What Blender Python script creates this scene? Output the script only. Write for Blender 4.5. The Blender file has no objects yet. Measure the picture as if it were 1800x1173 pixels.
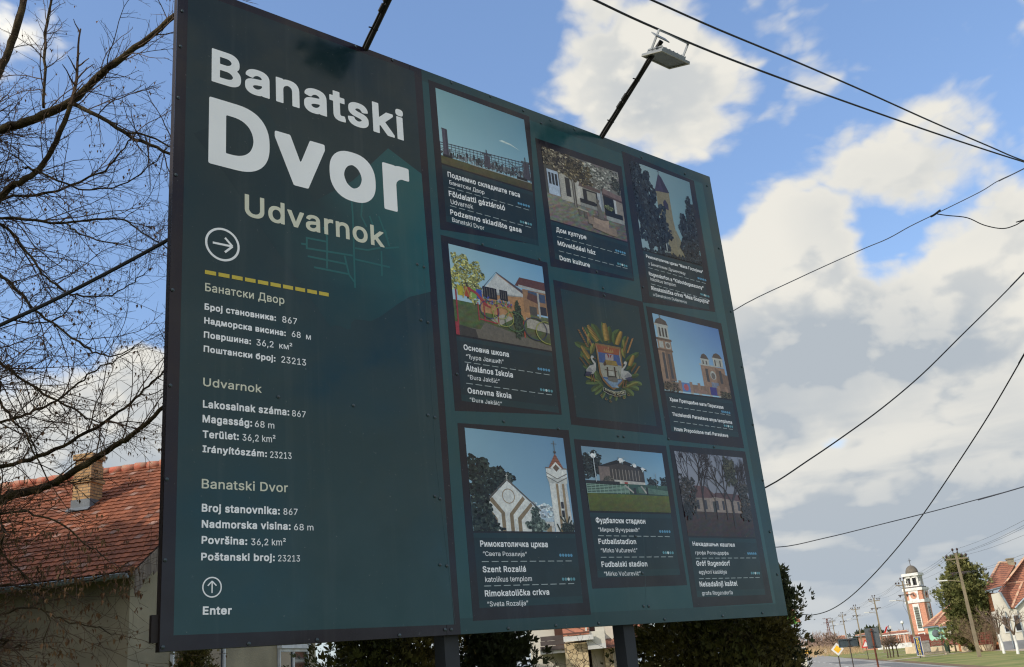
import bpy, math, random, os
import numpy as np
from mathutils import Vector as V, Matrix
S = bpy.context.scene
COL = S.collection
rnd = random.Random(7)
R = math.radians

# ------------------------------------------------------------------ camera
FPX, PITCH, ROLL, CZ = 1714.07, .3342, -.0925, 1.9
cF = V((0, math.cos(PITCH), math.sin(PITCH))); r0 = V((1, 0, 0)); u0 = r0.cross(cF)
cR = math.cos(ROLL)*r0 + math.sin(ROLL)*u0
cU = -math.sin(ROLL)*r0 + math.cos(ROLL)*u0
CAM = V((0, 0, CZ))
cd = bpy.data.cameras.new('camera'); cam = bpy.data.objects.new('camera', cd); COL.objects.link(cam)
cd.sensor_width = 23.5; cd.lens = FPX/1800*23.5; cd.clip_end = 6000; cd.clip_start = .05
cam.matrix_world = Matrix(((cR.x, cU.x, -cF.x, 0), (cR.y, cU.y, -cF.y, 0), (cR.z, cU.z, -cF.z, CZ), (0, 0, 0, 1)))
cd.dof.use_dof = True; cd.dof.focus_distance = 6.6; cd.dof.aperture_fstop = 13
S.camera = cam
S.cycles.filter_width = 1.2
S.view_settings.view_transform = 'Standard'; S.view_settings.look = 'None'
S.view_settings.exposure = 0.6; S.view_settings.gamma = 1

def ray(x, y): return cR*((x-900)/FPX) - cU*((y-586.5)/FPX) + cF
def at(x, y, Y):                       # world point seen there at forward distance Y
    d = ray(x, y); return CAM + d*(Y/d.y)
def gp(x, y, z=0):                     # world point seen there at height z
    d = ray(x, y); return CAM + d*((z-CZ)/d.z)
def on_plane(x, y, p, n):
    d = ray(x, y); return CAM + d*((p-CAM).dot(n)/d.dot(n))

# ------------------------------------------------------------------ sun and sky
SUN_EL = R(31); SD = V((-.84, -.54, 0)).normalized()
sun_dir = V((SD.x*math.cos(SUN_EL), SD.y*math.cos(SUN_EL), math.sin(SUN_EL)))
sl = bpy.data.lights.new('sun', 'SUN'); so = bpy.data.objects.new('sun', sl); COL.objects.link(so)
sl.energy = 2.5; sl.angle = R(.5); sl.color = (1, .93, .82)
so.rotation_euler = sun_dir.to_track_quat('Z', 'Y').to_euler()
w = bpy.data.worlds.new('World'); S.world = w; w.use_nodes = True
w.cycles.sampling_method = 'MANUAL'; w.cycles.sample_map_resolution = 256
nt = w.node_tree; nt.nodes.clear(); L = nt.links.new
def N(t, **k):
    n = nt.nodes.new(t)
    for a, b in k.items(): setattr(n, a, b)
    return n
sky = N('ShaderNodeTexSky', sky_type='NISHITA', sun_disc=False)
sky.sun_elevation = SUN_EL; sky.sun_rotation = math.atan2(SD.x, SD.y)
sky.air_density = 1.0; sky.dust_density = 1.2; sky.ozone_density = 1.6
def group_density():
    g = bpy.data.node_groups.new('cloud_density', 'ShaderNodeTree')
    g.interface.new_socket('Dir', in_out='INPUT', socket_type='NodeSocketVector')
    g.interface.new_socket('Density', in_out='OUTPUT', socket_type='NodeSocketFloat')
    ns = g.nodes; ln = g.links.new
    gi = ns.new('NodeGroupInput'); go = ns.new('NodeGroupOutput')
    nz = ns.new('ShaderNodeVectorMath'); nz.operation = 'NORMALIZE'; ln(gi.outputs[0], nz.inputs[0])
    d = nz.outputs[0]
    # stretch towards the horizon the way a flat cloud layer does
    sp = ns.new('ShaderNodeSeparateXYZ'); ln(d, sp.inputs[0])
    zz = ns.new('ShaderNodeMath'); zz.operation = 'MULTIPLY_ADD'; ln(sp.outputs[2], zz.inputs[0]); zz.inputs[1].default_value = 1.6; zz.inputs[2].default_value = 0
    cb = ns.new('ShaderNodeCombineXYZ'); ln(sp.outputs[0], cb.inputs[0]); ln(sp.outputs[1], cb.inputs[1]); ln(zz.outputs[0], cb.inputs[2])
    def noise(sc, det, rough, dist=0):
        n = ns.new('ShaderNodeTexNoise'); n.inputs['Scale'].default_value = sc; n.inputs['Detail'].default_value = det
        n.inputs['Roughness'].default_value = rough; n.inputs['Distortion'].default_value = dist; ln(cb.outputs[0], n.inputs['Vector']); return n.outputs[0]
    def m(op, a, b):
        n = ns.new('ShaderNodeMath'); n.operation = op
        for i, v in enumerate((a, b)):
            if isinstance(v, (int, float)): n.inputs[i].default_value = v
            else: ln(v, n.inputs[i])
        return n.outputs[0]
    n1 = noise(4.3, 7, .55, .3)
    vo = ns.new('ShaderNodeTexVoronoi'); vo.feature = 'F1'; vo.inputs['Scale'].default_value = 12; vo.inputs['Detail'].default_value = 2; vo.inputs['Roughness'].default_value = .6
    wn = ns.new('ShaderNodeTexNoise'); wn.inputs['Scale'].default_value = 22; wn.inputs['Detail'].default_value = 2; ln(cb.outputs[0], wn.inputs['Vector'])
    wa = ns.new('ShaderNodeVectorMath'); wa.operation = 'MULTIPLY_ADD'; ln(wn.outputs['Color'], wa.inputs[0]); wa.inputs[1].default_value = (.05, .05, .05); ln(cb.outputs[0], wa.inputs[2]); ln(wa.outputs[0], vo.inputs['Vector'])
    f = m('ADD', m('MULTIPLY', n1, 2.1), m('MULTIPLY', vo.outputs['Distance'], -.46))   # billows on a broken layer
    acc = m('SUBTRACT', f, .66)
    ln(acc, go.inputs[0]); return g
BACKCLOUD = .2
BEHIND = [(1180, 560, 200, 1.0), (1020, 600, 170, .8), (690, 850, 230, 1.1), (560, 780, 150, .6), (880, 720, 130, .6), (1000, 700, 140, .5), (1010, 480, 120, -.8), (800, 940, 130, -.7), (640, 660, 150, -.6), (420, 1000, 200, -.4), (1130, 420, 150, -.5), (820, 400, 200, -.35), (450, 200, 250, .1), (1300, 980, 150, -.3)]
BLOBS = [(1080, 120, 220, .68), (1190, 200, 200, .62), (1420, 120, 200, .15), (1600, 80, 180, .0), (1750, 190, 130, .1),
         (1470, 290, 240, .5), (1650, 290, 210, .42), (1330, 450, 210, .62), (1330, 610, 250, .6), (1520, 610, 290, .75), (1740, 560, 260, .8), (1790, 400, 130, .3),
         (1740, 700, 250, .85), (1600, 810, 250, .75), (1420, 900, 280, .8), (1640, 930, 300, .7), (1790, 840, 220, .5), (1500, 1020, 320, .6),
         (1550, 440, 110, -.6), (1670, 410, 100, -.35), (1480, 780, 120, -1.5), (1575, 705, 90, -1.3), (1420, 830, 60, -.6), (1240, 370, 110, -.35), (1560, 60, 260, -.22), (1330, 260, 80, -.3), (1240, 350, 60, -.3),
         (560, 200, 460, -.75), (880, 30, 260, -.5), (300, 330, 420, -.55), (60, 480, 330, -.35), (330, 560, 200, -.2),
         (120, 800, 240, .8), (330, 770, 230, .75), (-150, 790, 300, .75), (245, 640, 80, .5), (700, 900, 500, .6)]
gd = group_density()
tc = N('ShaderNodeTexCoord')
da = N('ShaderNodeGroup'); da.node_tree = gd; L(tc.outputs['Generated'], da.inputs[0])
off = N('ShaderNodeVectorMath', operation='ADD'); L(tc.outputs['Generated'], off.inputs[0]); off.inputs[1].default_value = (-.012, -.01, .045)
db = N('ShaderNodeGroup'); db.node_tree = gd; L(off.outputs[0], db.inputs[0])
def M(op, a, b=None, c=None):
    n = N('ShaderNodeMath', operation=op)
    for i, v in enumerate((a, b, c)):
        if v is None: continue
        if isinstance(v, (int, float)): n.inputs[i].default_value = v
        else: L(v, n.inputs[i])
    return n.outputs[0]
def MR(v, a, b, c=0, d=1, t='SMOOTHSTEP'):
    n = N('ShaderNodeMapRange', interpolation_type=t); L(v, n.inputs[0])
    for i, q in enumerate((a, b, c, d)): n.inputs[i+1].default_value = q
    return n.outputs[0]
gn = N('ShaderNodeVectorMath', operation='NORMALIZE'); L(tc.outputs['Generated'], gn.inputs[0])
sh = N('ShaderNodeSeparateXYZ'); L(gn.outputs[0], sh.inputs[0])
place = MR(sh.outputs[1], .35, -.3, 0, BACKCLOUD)                      # more broken cloud behind the viewer
nb = V((math.cos(.8593), -math.sin(.8593), 0))
def mirror(x, y): q = ray(x, y).normalized(); return q - nb*2*q.dot(nb)
for c, r, wt in [(ray(x, y).normalized(), r, wt) for x, y, r, wt in BLOBS] + [(mirror(x, y), r, wt) for x, y, r, wt in BEHIND]:
    ds = N('ShaderNodeVectorMath', operation='DISTANCE'); L(gn.outputs[0], ds.inputs[0]); ds.inputs[1].default_value = c
    place = M('ADD', place, MR(ds.outputs[1], 0, r/FPX, wt, 0))
dens = M('ADD', da.outputs[0], place)
cover = MR(dens, -.07, .30)
off2 = N('ShaderNodeVectorMath', operation='ADD'); L(tc.outputs['Generated'], off2.inputs[0]); off2.inputs[1].default_value = (-.006, -.004, .016)
dc = N('ShaderNodeGroup'); dc.node_tree = gd; L(off2.outputs[0], dc.inputs[0])
big = MR(M('SUBTRACT', da.outputs[0], db.outputs[0]), -.42, .36)        # the cloud thins upwards: a lit top; thickens: a grey base
fine = MR(M('SUBTRACT', da.outputs[0], dc.outputs[0]), -.26, .26)       # the same for single billows
lit = M('ADD', M('MULTIPLY', big, .72), M('MULTIPLY', fine, .28))
GREY = [(1400, 655, 160, .5), (1540, 650, 160, .5), (1690, 620, 140, .38), (1330, 710, 140, .4), (1640, 890, 140, .2), (1480, 880, 150, .35), (1740, 860, 170, .35), (1560, 960, 180, .2), (1400, 940, 140, .2), (1720, 960, 180, .15),
        (1130, 210, 120, .22), (1500, 360, 150, .3), (1700, 330, 140, .25), (1560, 500, 110, .2), (150, 900, 200, .4), (330, 880, 180, .35)]
gs = None                                       # the grey bellies of the nearer clouds
wz = N('ShaderNodeTexNoise'); wz.inputs['Scale'].default_value = 9; wz.inputs['Detail'].default_value = 5; L(gn.outputs[0], wz.inputs['Vector'])
wd_ = N('ShaderNodeVectorMath', operation='MULTIPLY_ADD'); L(wz.outputs['Color'], wd_.inputs[0]); wd_.inputs[1].default_value = (.11, .11, .11); L(gn.outputs[0], wd_.inputs[2])
for (x, y, r, wt) in GREY:
    ds = N('ShaderNodeVectorMath', operation='DISTANCE'); L(wd_.outputs[0], ds.inputs[0]); ds.inputs[1].default_value = ray(x, y).normalized()+V((.055, .055, .055))
    q = MR(ds.outputs[1], 0, r/FPX, wt, 0); gs = q if gs is None else M('ADD', gs, q)
# flat low layers towards the horizon
ch = N('ShaderNodeCombineXYZ'); L(sh.outputs[0], ch.inputs[0]); L(sh.outputs[1], ch.inputs[1]); L(M('MULTIPLY', sh.outputs[2], 6), ch.inputs[2])
ln_ = N('ShaderNodeTexNoise'); ln_.inputs['Scale'].default_value = 5; ln_.inputs['Detail'].default_value = 6; L(ch.outputs[0], ln_.inputs['Vector'])
layer = M('MULTIPLY', MR(ln_.outputs[0], .42, .62), MR(sh.outputs[2], .10, .26, 1, 0))
shade = M('MINIMUM', M('ADD', M('ADD', gs, M('MULTIPLY', layer, .6)), M('MULTIPLY', MR(lit, .80, .16), .5)), .88)
shade = M('MULTIPLY', shade, MR(dens, .02, .6))
cc = N('ShaderNodeMix', data_type='RGBA'); L(shade, cc.inputs[0])
cc.inputs[6].default_value = (.56, .545, .50, 1); cc.inputs[7].default_value = (.27, .31, .355, 1)
sd_ = N('ShaderNodeVectorMath', operation='DOT_PRODUCT'); L(gn.outputs[0], sd_.inputs[0]); sd_.inputs[1].default_value = sun_dir
glow = MR(sd_.outputs['Value'], .05, .95, 1, 2.6)                     # cloud near the sun is brighter
gl = N('ShaderNodeVectorMath', operation='SCALE'); L(cc.outputs[2], gl.inputs[0]); L(glow, gl.inputs['Scale'])
hz = N('ShaderNodeSeparateXYZ'); L(tc.outputs['Generated'], hz.inputs[0])
low = MR(hz.outputs[2], .0, .17, .75, 0)
cc2 = N('ShaderNodeMix', data_type='RGBA'); L(M('MULTIPLY', low, .8), cc2.inputs[0]); L(gl.outputs[0], cc2.inputs[6]); cc2.inputs[7].default_value = (.27, .32, .38, 1)
skm = N('ShaderNodeMix', data_type='RGBA', blend_type='MULTIPLY'); skm.inputs[0].default_value = 1
L(sky.outputs[0], skm.inputs[6]); SKS = .12; skm.inputs[7].default_value = (SKS, SKS, SKS, 1)
mx = N('ShaderNodeMix', data_type='RGBA'); L(cover, mx.inputs[0])
veil = N('ShaderNodeMix', data_type='RGBA'); veil.inputs[0].default_value = .15; L(skm.outputs[2], veil.inputs[6]); veil.inputs[7].default_value = (.30, .55, 1.15, 1)   # thin high haze
L(veil.outputs[2], mx.inputs[6]); L(cc2.outputs[2], mx.inputs[7])
# the Background strength is the sky's own 0.1; the cloud colours are given for strength 1 and so scaled up to match
sc1 = N('ShaderNodeMix', data_type='RGBA', blend_type='MULTIPLY'); sc1.inputs[0].default_value = 1
L(mx.outputs[2], sc1.inputs[6]); sc1.inputs[7].default_value = (10, 10, 10, 1)
bg = N('ShaderNodeBackground'); L(sc1.outputs[2], bg.inputs[0]); bg.inputs[1].default_value = .1
wo = N('ShaderNodeOutputWorld'); L(bg.outputs[0], wo.inputs[0])

# ------------------------------------------------------------------ helpers
def lin(c): return c/12.92 if c <= .04045 else ((c+.055)/1.055)**2.4
def rgb(r, g, b): return (lin(r/255), lin(g/255), lin(b/255), 1)
ORG = {}
class MB:
    def __init__(s): s.v = []; s.f = []; s.c = []
    def face(s, pts, col=None):
        i = len(s.v); s.v += [V(p) for p in pts]; s.f.append(tuple(range(i, i+len(pts))))
        if col is not None: s.c += [col]*len(pts)
    def faces(s, pts, fs, col=None):
        i = len(s.v); s.v += [V(p) for p in pts]; s.f += [tuple(i+k for k in f) for f in fs]
        if col is not None: s.c += [col]*len(pts)
    def box(s, o, a, b, c, col=None):            # corner o, edge vectors
        o, a, b, c = V(o), V(a), V(b), V(c)
        if a.cross(b).dot(c) < 0: a, b = b, a
        p = [o, o+a, o+a+b, o+b, o+c, o+a+c, o+a+b+c, o+b+c]
        s.faces(p, [(3, 2, 1, 0), (4, 5, 6, 7), (0, 1, 5, 4), (1, 2, 6, 5), (2, 3, 7, 6), (3, 0, 4, 7)], col)
    def bar(s, p, q, w, h=None, up=(0, 0, 1)):   # beam from p to q
        p, q = V(p), V(q); d = (q-p).normalized(); up = V(up)
        if abs(d.dot(up)) > .95: up = V((1, 0, 0))
        x = d.cross(up).normalized(); y = x.cross(d); h = h or w
        s.box(p - x*w/2 - y*h/2, x*w, y*h, q-p)
    def tube(s, pts, rad, n=6, cap=True):
        pts = [V(p) for p in pts]
        if isinstance(rad, (int, float)): rad = [rad]*len(pts)
        i0 = len(s.v); x = None
        for k, p in enumerate(pts):
            d = (pts[min(k+1, len(pts)-1)] - pts[max(k-1, 0)])
            d = d.normalized() if d.length > 1e-9 else V((0, 0, 1))
            if x is None:
                x = d.orthogonal().normalized()
            x = (x - d*x.dot(d))
            x = x.normalized() if x.length > 1e-6 else d.orthogonal().normalized()
            y = d.cross(x)
            for j in range(n):
                a = 2*math.pi*j/n; s.v.append(p + (x*math.cos(a) + y*math.sin(a))*rad[k])
        for k in range(len(pts)-1):
            for j in range(n):
                a = i0+k*n+j; b = i0+k*n+(j+1) % n; s.f.append((a, b, b+n, a+n))
        if cap:
            s.f.append(tuple(i0+j for j in reversed(range(n)))); e = i0+(len(pts)-1)*n; s.f.append(tuple(e+j for j in range(n)))
    def prism(s, poly, d, col=None):             # polygon extruded by vector d
        n = len(poly); poly = [V(p) for p in poly]; d = V(d)
        nn = V((0, 0, 0))
        for k in range(n): nn += poly[k].cross(poly[(k+1) % n])
        if nn.dot(d) < 0: poly = poly[::-1]
        s.faces(poly + [p+d for p in poly], [tuple(reversed(range(n))), tuple(range(n, 2*n))] + [(k, (k+1) % n, n+(k+1) % n, n+k) for k in range(n)], col)
    def lathe(s, o, prof, n=16, ax=None):        # profile of (r, z)
        o = V(o); i0 = len(s.v)
        ax = ax or (V((1, 0, 0)), V((0, 1, 0)), V((0, 0, 1)))
        for r, z in prof:
            for j in range(n):
                a = 2*math.pi*j/n; s.v.append(o + ax[0]*math.cos(a)*r + ax[1]*math.sin(a)*r + ax[2]*z)
        for k in range(len(prof)-1):
            for j in range(n):
                a = i0+k*n+j; b = i0+k*n+(j+1) % n; s.f.append((a, b, b+n, a+n))
        s.f.append(tuple(i0+j for j in reversed(range(n)))); e = i0+(len(prof)-1)*n; s.f.append(tuple(e+j for j in range(n)))
    def build(s, name, mat, parent=None, loc=None, smooth=False):
        org = ORG[parent.name] if parent else V(loc or (0, 0, 0))
        me = bpy.data.meshes.new(name); me.from_pydata([p-org for p in s.v], [], s.f)
        if s.c:
            at_ = me.color_attributes.new('Col', 'FLOAT_COLOR', 'POINT')
            at_.data.foreach_set('color', [q for c in s.c for q in c])
        me.materials.append(mat)
        me.polygons.foreach_set('use_smooth', [bool(smooth)]*len(me.polygons))
        o = bpy.data.objects.new(name, me); COL.objects.link(o)
        if parent: o.parent = parent
        else: o.location = org
        ORG[o.name] = org
        return o
def tag(o, label=None, cat=None, group=None, kind=None):
    if label: o['label'] = label
    if cat: o['category'] = cat
    if group: o['group'] = group
    if kind: o['kind'] = kind
    return o
def thing(name, label, cat, loc=(0, 0, 0), group=None):
    o = bpy.data.objects.new(name, None); COL.objects.link(o); o.location = loc; o.empty_display_size = .2
    ORG[o.name] = V(loc); return tag(o, label, cat, group)
def copy_tree(o, parent=None):
    c = o.copy(); COL.objects.link(c)
    if parent: c.parent = parent
    for ch in [q for q in COL.objects if q.parent == o]: copy_tree(ch, c)
    return c

# ------------------------------------------------------------------ materials
def mat(name, c1, c2=None, scale=3.0, rough=.8, bump=0, bscale=None, spec=.3, metal=0, island=False, attr=False, detail=6, stretch=None, thr=(.35, .65)):
    m = bpy.data.materials.new(name); m.use_nodes = True; t = m.node_tree; b = t.nodes['Principled BSDF']; l = t.links.new
    b.inputs['Roughness'].default_value = rough; b.inputs['Specular IOR Level'].default_value = spec; b.inputs['Metallic'].default_value = metal
    tc = t.nodes.new('ShaderNodeTexCoord'); vec = tc.outputs['Object']
    if stretch:
        mp = t.nodes.new('ShaderNodeMapping'); mp.inputs['Scale'].default_value = stretch; l(vec, mp.inputs[0]); vec = mp.outputs[0]
    nz = t.nodes.new('ShaderNodeTexNoise'); nz.inputs['Scale'].default_value = scale; nz.inputs['Detail'].default_value = detail; l(vec, nz.inputs['Vector'])
    src = nz.outputs[0]
    mr = t.nodes.new('ShaderNodeMapRange'); l(src, mr.inputs[0]); mr.inputs[1].default_value = thr[0]; mr.inputs[2].default_value = thr[1]
    mx = t.nodes.new('ShaderNodeMix'); mx.data_type = 'RGBA'; l(mr.outputs[0], mx.inputs[0]); mx.inputs[6].default_value = c1; mx.inputs[7].default_value = c2 or c1
    out = mx.outputs[2]
    if island:
        ge = t.nodes.new('ShaderNodeNewGeometry')
        hs = t.nodes.new('ShaderNodeHueSaturation'); l(out, hs.inputs['Color'])
        m1 = t.nodes.new('ShaderNodeMapRange'); l(ge.outputs['Random Per Island'], m1.inputs[0]); m1.inputs[3].default_value = .55; m1.inputs[4].default_value = 1.45; l(m1.outputs[0], hs.inputs['Value'])
        out = hs.outputs[0]
    if attr:
        a = t.nodes.new('ShaderNodeAttribute'); a.attribute_name = 'Col'
        m2 = t.nodes.new('ShaderNodeMix'); m2.data_type = 'RGBA'; m2.blend_type = 'MULTIPLY'; m2.inputs[0].default_value = 1
        l(a.outputs['Color'], m2.inputs[6]); l(out, m2.inputs[7]); out = m2.outputs[2]
    l(out, b.inputs['Base Color'])
    if bump:
        bn = t.nodes.new('ShaderNodeTexNoise'); bn.inputs['Scale'].default_value = bscale or scale*6; bn.inputs['Detail'].default_value = 5; l(vec, bn.inputs['Vector'])
        bp = t.nodes.new('ShaderNodeBump'); bp.inputs['Strength'].default_value = bump; bp.inputs['Distance'].default_value = .02; l(bn.outputs[0], bp.inputs['Height']); l(bp.outputs[0], b.inputs['Normal'])
    return m
def flat(name, r, g, b, rough=.7, **k):
    c = rgb(r, g, b); c2 = tuple(x*.72 for x in c[:3]) + (1,)
    return mat(name, c, c2, rough=rough, **k)
# ------------------------------------------------------------------ billboard: frame of reference
AZ, LEAN = .8593, -.0053
bh = V((math.sin(AZ), math.cos(AZ), 0)); bn0 = V((math.cos(AZ), -math.sin(AZ), 0)); Z = V((0, 0, 1))
bv = Z*math.cos(LEAN) + bn0*math.sin(LEAN); bn = bh.cross(bv)
if bn.dot(bn0) < 0: bn = -bn
BO = V((-1.815, 4.84, CZ+.244)); BW, BH = 5.0, 3.928
def B(u, v, k=0): return BO + bh*u + bv*v + bn*k
def bd(x, y):
    p = on_plane(x, y, BO, bn) - BO; return V((p.dot(bh), p.dot(bv)))
PK, PB = 1.2, .012
def pc(c):                                    # ink colour of a printed tone
    return tuple(min(.88, max(.004, lin(max(0, q)/255)*PK - PB)) for q in c) + (1,)
M_print = mat('printed_vinyl', (1, 1, 1, 1), (.93, .93, .93, 1), scale=2.2, rough=.13, attr=True, spec=.33, bump=0)
t_ = M_print.node_tree; b_ = t_.nodes['Principled BSDF']
tcn = t_.nodes.new('ShaderNodeTexCoord')
wv = t_.nodes.new('ShaderNodeTexNoise'); wv.inputs['Scale'].default_value = 1.1; wv.inputs['Detail'].default_value = 1.5; t_.links.new(tcn.outputs['Object'], wv.inputs['Vector'])
bpn = t_.nodes.new('ShaderNodeBump'); bpn.inputs['Strength'].default_value = .55; bpn.inputs['Distance'].default_value = .05
t_.links.new(wv.outputs[0], bpn.inputs['Height']); t_.links.new(bpn.outputs[0], b_.inputs['Normal'])
rn = t_.nodes.new('ShaderNodeTexNoise'); rn.inputs['Scale'].default_value = 9; rn.inputs['Detail'].default_value = 8; rn.inputs['Roughness'].default_value = .7
t_.links.new(tcn.outputs['Object'], rn.inputs['Vector'])
rm = t_.nodes.new('ShaderNodeMapRange'); rm.inputs[1].default_value = .3; rm.inputs[2].default_value = .75; rm.inputs[3].default_value = .08; rm.inputs[4].default_value = .24
t_.links.new(rn.outputs[0], rm.inputs[0]); t_.links.new(rm.outputs[0], b_.inputs['Roughness'])
# dust, run marks and scuffs on the print; the picture prints also carry their own grain
def weather(m_, grain):
    t = m_.node_tree; b = t.nodes['Principled BSDF']; l = t.links.new; src = b.inputs['Base Color'].links[0].from_socket
    tc = t.nodes.new('ShaderNodeTexCoord')
    def nz(scale, det, st=(1, 1, 1), rough=.6):
        mp = t.nodes.new('ShaderNodeMapping'); mp.inputs['Scale'].default_value = st; l(tc.outputs['Object'], mp.inputs[0])
        n = t.nodes.new('ShaderNodeTexNoise'); n.inputs['Scale'].default_value = scale; n.inputs['Detail'].default_value = det; n.inputs['Roughness'].default_value = rough; l(mp.outputs[0], n.inputs['Vector']); return n
    def mr(s_, a, b_, c, d):
        q = t.nodes.new('ShaderNodeMapRange'); l(s_, q.inputs[0])
        for i, v_ in enumerate((a, b_, c, d)): q.inputs[i+1].default_value = v_
        return q.outputs[0]
    def mix(f_, a, b_, bt='MIX'):
        q = t.nodes.new('ShaderNodeMix'); q.data_type = 'RGBA'; q.blend_type = bt
        for s_, i in ((f_, 0), (a, 6), (b_, 7)):
            if isinstance(s_, (float, int)): q.inputs[i].default_value = s_
            elif isinstance(s_, tuple): q.inputs[i].default_value = s_
            else: l(s_, q.inputs[i])
        return q.outputs[2]
    if grain:
        g1_, g2_ = nz(26, 9, rough=.75), nz(70, 6, rough=.7)
        src = mix(1.0, src, mix(mr(g1_.outputs[0], .3, .7, 0, 1), (.70, .72, .75, 1), (1.25, 1.24, 1.21, 1)), 'MULTIPLY')
        src = mix(1.0, src, mix(mr(g2_.outputs[0], .3, .7, 0, 1), (.82, .82, .82, 1), (1.16, 1.16, 1.16, 1)), 'MULTIPLY')
    dust = mr(nz(1.4, 8).outputs[0], .45, .75, 0, .035)
    run = mr(nz(7, 5, (1, 1, .05)).outputs[0], .56, .74, 0, .045)
    speck = mr(nz(46, 3).outputs[0], .70, .76, 0, .22)
    for f_, c in ((dust, (.30, .30, .27, 1)), (run, (.34, .33, .29, 1)), (speck, (.34, .34, .32, 1))): src = mix(f_, src, c)
    l(src, b.inputs['Base Color'])
M_photo = M_print.copy(); M_photo.name = 'printed_photograph'
weather(M_print, False); weather(M_photo, True)
M_post = flat('painted_steel', 44, 46, 50, rough=.5, scale=4, bump=.05)
M_frame = flat('dark_frame_paint', 40, 33, 32, rough=.5, scale=5, bump=.05)
M_edge = flat('teal_edge_paint', 48, 66, 72, rough=.4, scale=5)
M_screw = flat('screw_steel', 74, 84, 88, rough=.35, spec=.6, metal=.6)
M_black = flat('black_cable', 18, 18, 19, rough=.5)

bill = thing('billboard', 'large dark teal village information billboard on two steel posts', 'billboard', B(BW/2, 0)*1.0)
bill.location.z = 0; ORG[bill.name] = V(bill.location)

def quad(mb, pts, col, k, cols=None):         # pts are (u, v)
    i = len(mb.v); mb.v += [B(p[0], p[1], k) for p in pts]; mb.f.append(tuple(range(i, i+len(pts))))
    mb.c += cols if cols else [col]*len(pts)
def pq(*pts): return [bd(*p) for p in pts]
def ccw(pts):
    a = sum(pts[i][0]*pts[(i+1) % len(pts)][1]-pts[(i+1) % len(pts)][0]*pts[i][1] for i in range(len(pts)))
    return pts if a > 0 else pts[::-1]
def poly(mb, pts, col, k): quad(mb, ccw(pts), col, k)

# steel box frame behind the printed sheets
f = MB(); T = .055
f.box(B(0, 0, -T), bh*BW, bv*.05, bn*(T-.006)); f.box(B(0, BH-.05, -T), bh*BW, bv*.05, bn*(T-.006))
f.box(B(0, .05, -T), bh*.05, bv*(BH-.1), bn*(T-.006)); f.box(B(BW-.05, .05, -T), bh*.05, bv*(BH-.1), bn*(T-.006))
for q in (.25, .5, .75): f.box(B(.05, BH*q, -T), bh*(BW-.1), bv*.05, bn*(T-.006))
f.build('frame', M_frame, bill)
# posts
for px in (786, 1101):
    m = MB(); p = on_plane(px, 1150, BO-bn*(T+.055), bn); zt = BO.z+BH-.25
    m.box(V((p.x, p.y, 0)) - bh*.052 - bn*.052, bh*.104, bn*.104, Z*zt)
    m.build('post', M_post, bill)
m = MB(); u, v = bd(1098, 1120); p = B(u, 0, -T-.13); m.bar(V((p.x, p.y, 1.75)), V((p.x, p.y, .05)) - bn*1.1, .05); m.build('brace', M_post, bill)
m = MB(); u, v = bd(272, 1107); m.box(B(-.035, v-.06, -.05), bh*.034, bv*.13, bn*.03); m.build('bracket', M_frame, bill)
# three printed sheets
uS = [0, bd(765, 800).x, bd(1096, 780).x, BW]
DARK, TEAL1 = (26, 40, 45), (38, 70, 74)
for i in range(3):
    m = MB(); a, b = uS[i]+(.0012 if i else 0), uS[i+1]-(.0012 if i < 2 else 0)
    m.box(B(a, 0, -.0058), bh*(b-a), bv*BH, bn*.0058, pc((36, 32, 38)))
    m.build('sheet', M_print, bill)
# left field: dark border, inner field with its printed gradient, map of the village
m = MB()
iq = pq((331, -18), (305, 1117), (798, 1098), (728, 126))
i0 = len(m.v)
NX, NY = 10, 16
def bil(q, s, t):    # q = TL, BL, BR, TR ; s right, t down
    return (q[0]*(1-s)+q[3]*s)*(1-t) + (q[1]*(1-s)+q[2]*s)*t
for j in range(NY+1):
    for i in range(NX+1):
        p = bil(iq, i/NX, j/NY); m.v.append(B(p.x, p.y, .0003))
        t = j/NY; c = [a*(1-t)+b*t for a, b in zip((33, 46, 50), (40, 66, 70))]; m.c.append(pc(c))
for j in range(NY):
    for i in range(NX):
        a = i0+j*(NX+1)+i; m.f.append((a, a+NX+1, a+NX+2, a+1))
m.build('field', M_print, bill)
# right field
m = MB()
ro = pq((743, 122), (807, 1115)); 
e = [(ro[0].x, BH), (ro[1].x-.01, 0), (BW, 0), (BW, BH)]
ul = ro[0].x*.5+ro[1].x*.5
poly(m, [(ul, 0), (BW, 0), (BW, BH), (ul, BH)], pc((36, 62, 65)), .0003)
poly(m, [(ul, .09), (BW-.13, .09), (BW-.13, BH-.10), (ul, BH-.10)], pc((40, 72, 75)), .0006)
poly(m, [(BW-.25, .1), (BW-.13, .1), (BW-.13, BH-.11), (BW-.25, BH-.11)], pc((45, 80, 82)), .0009)
m.build('field', M_print, bill)
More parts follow.
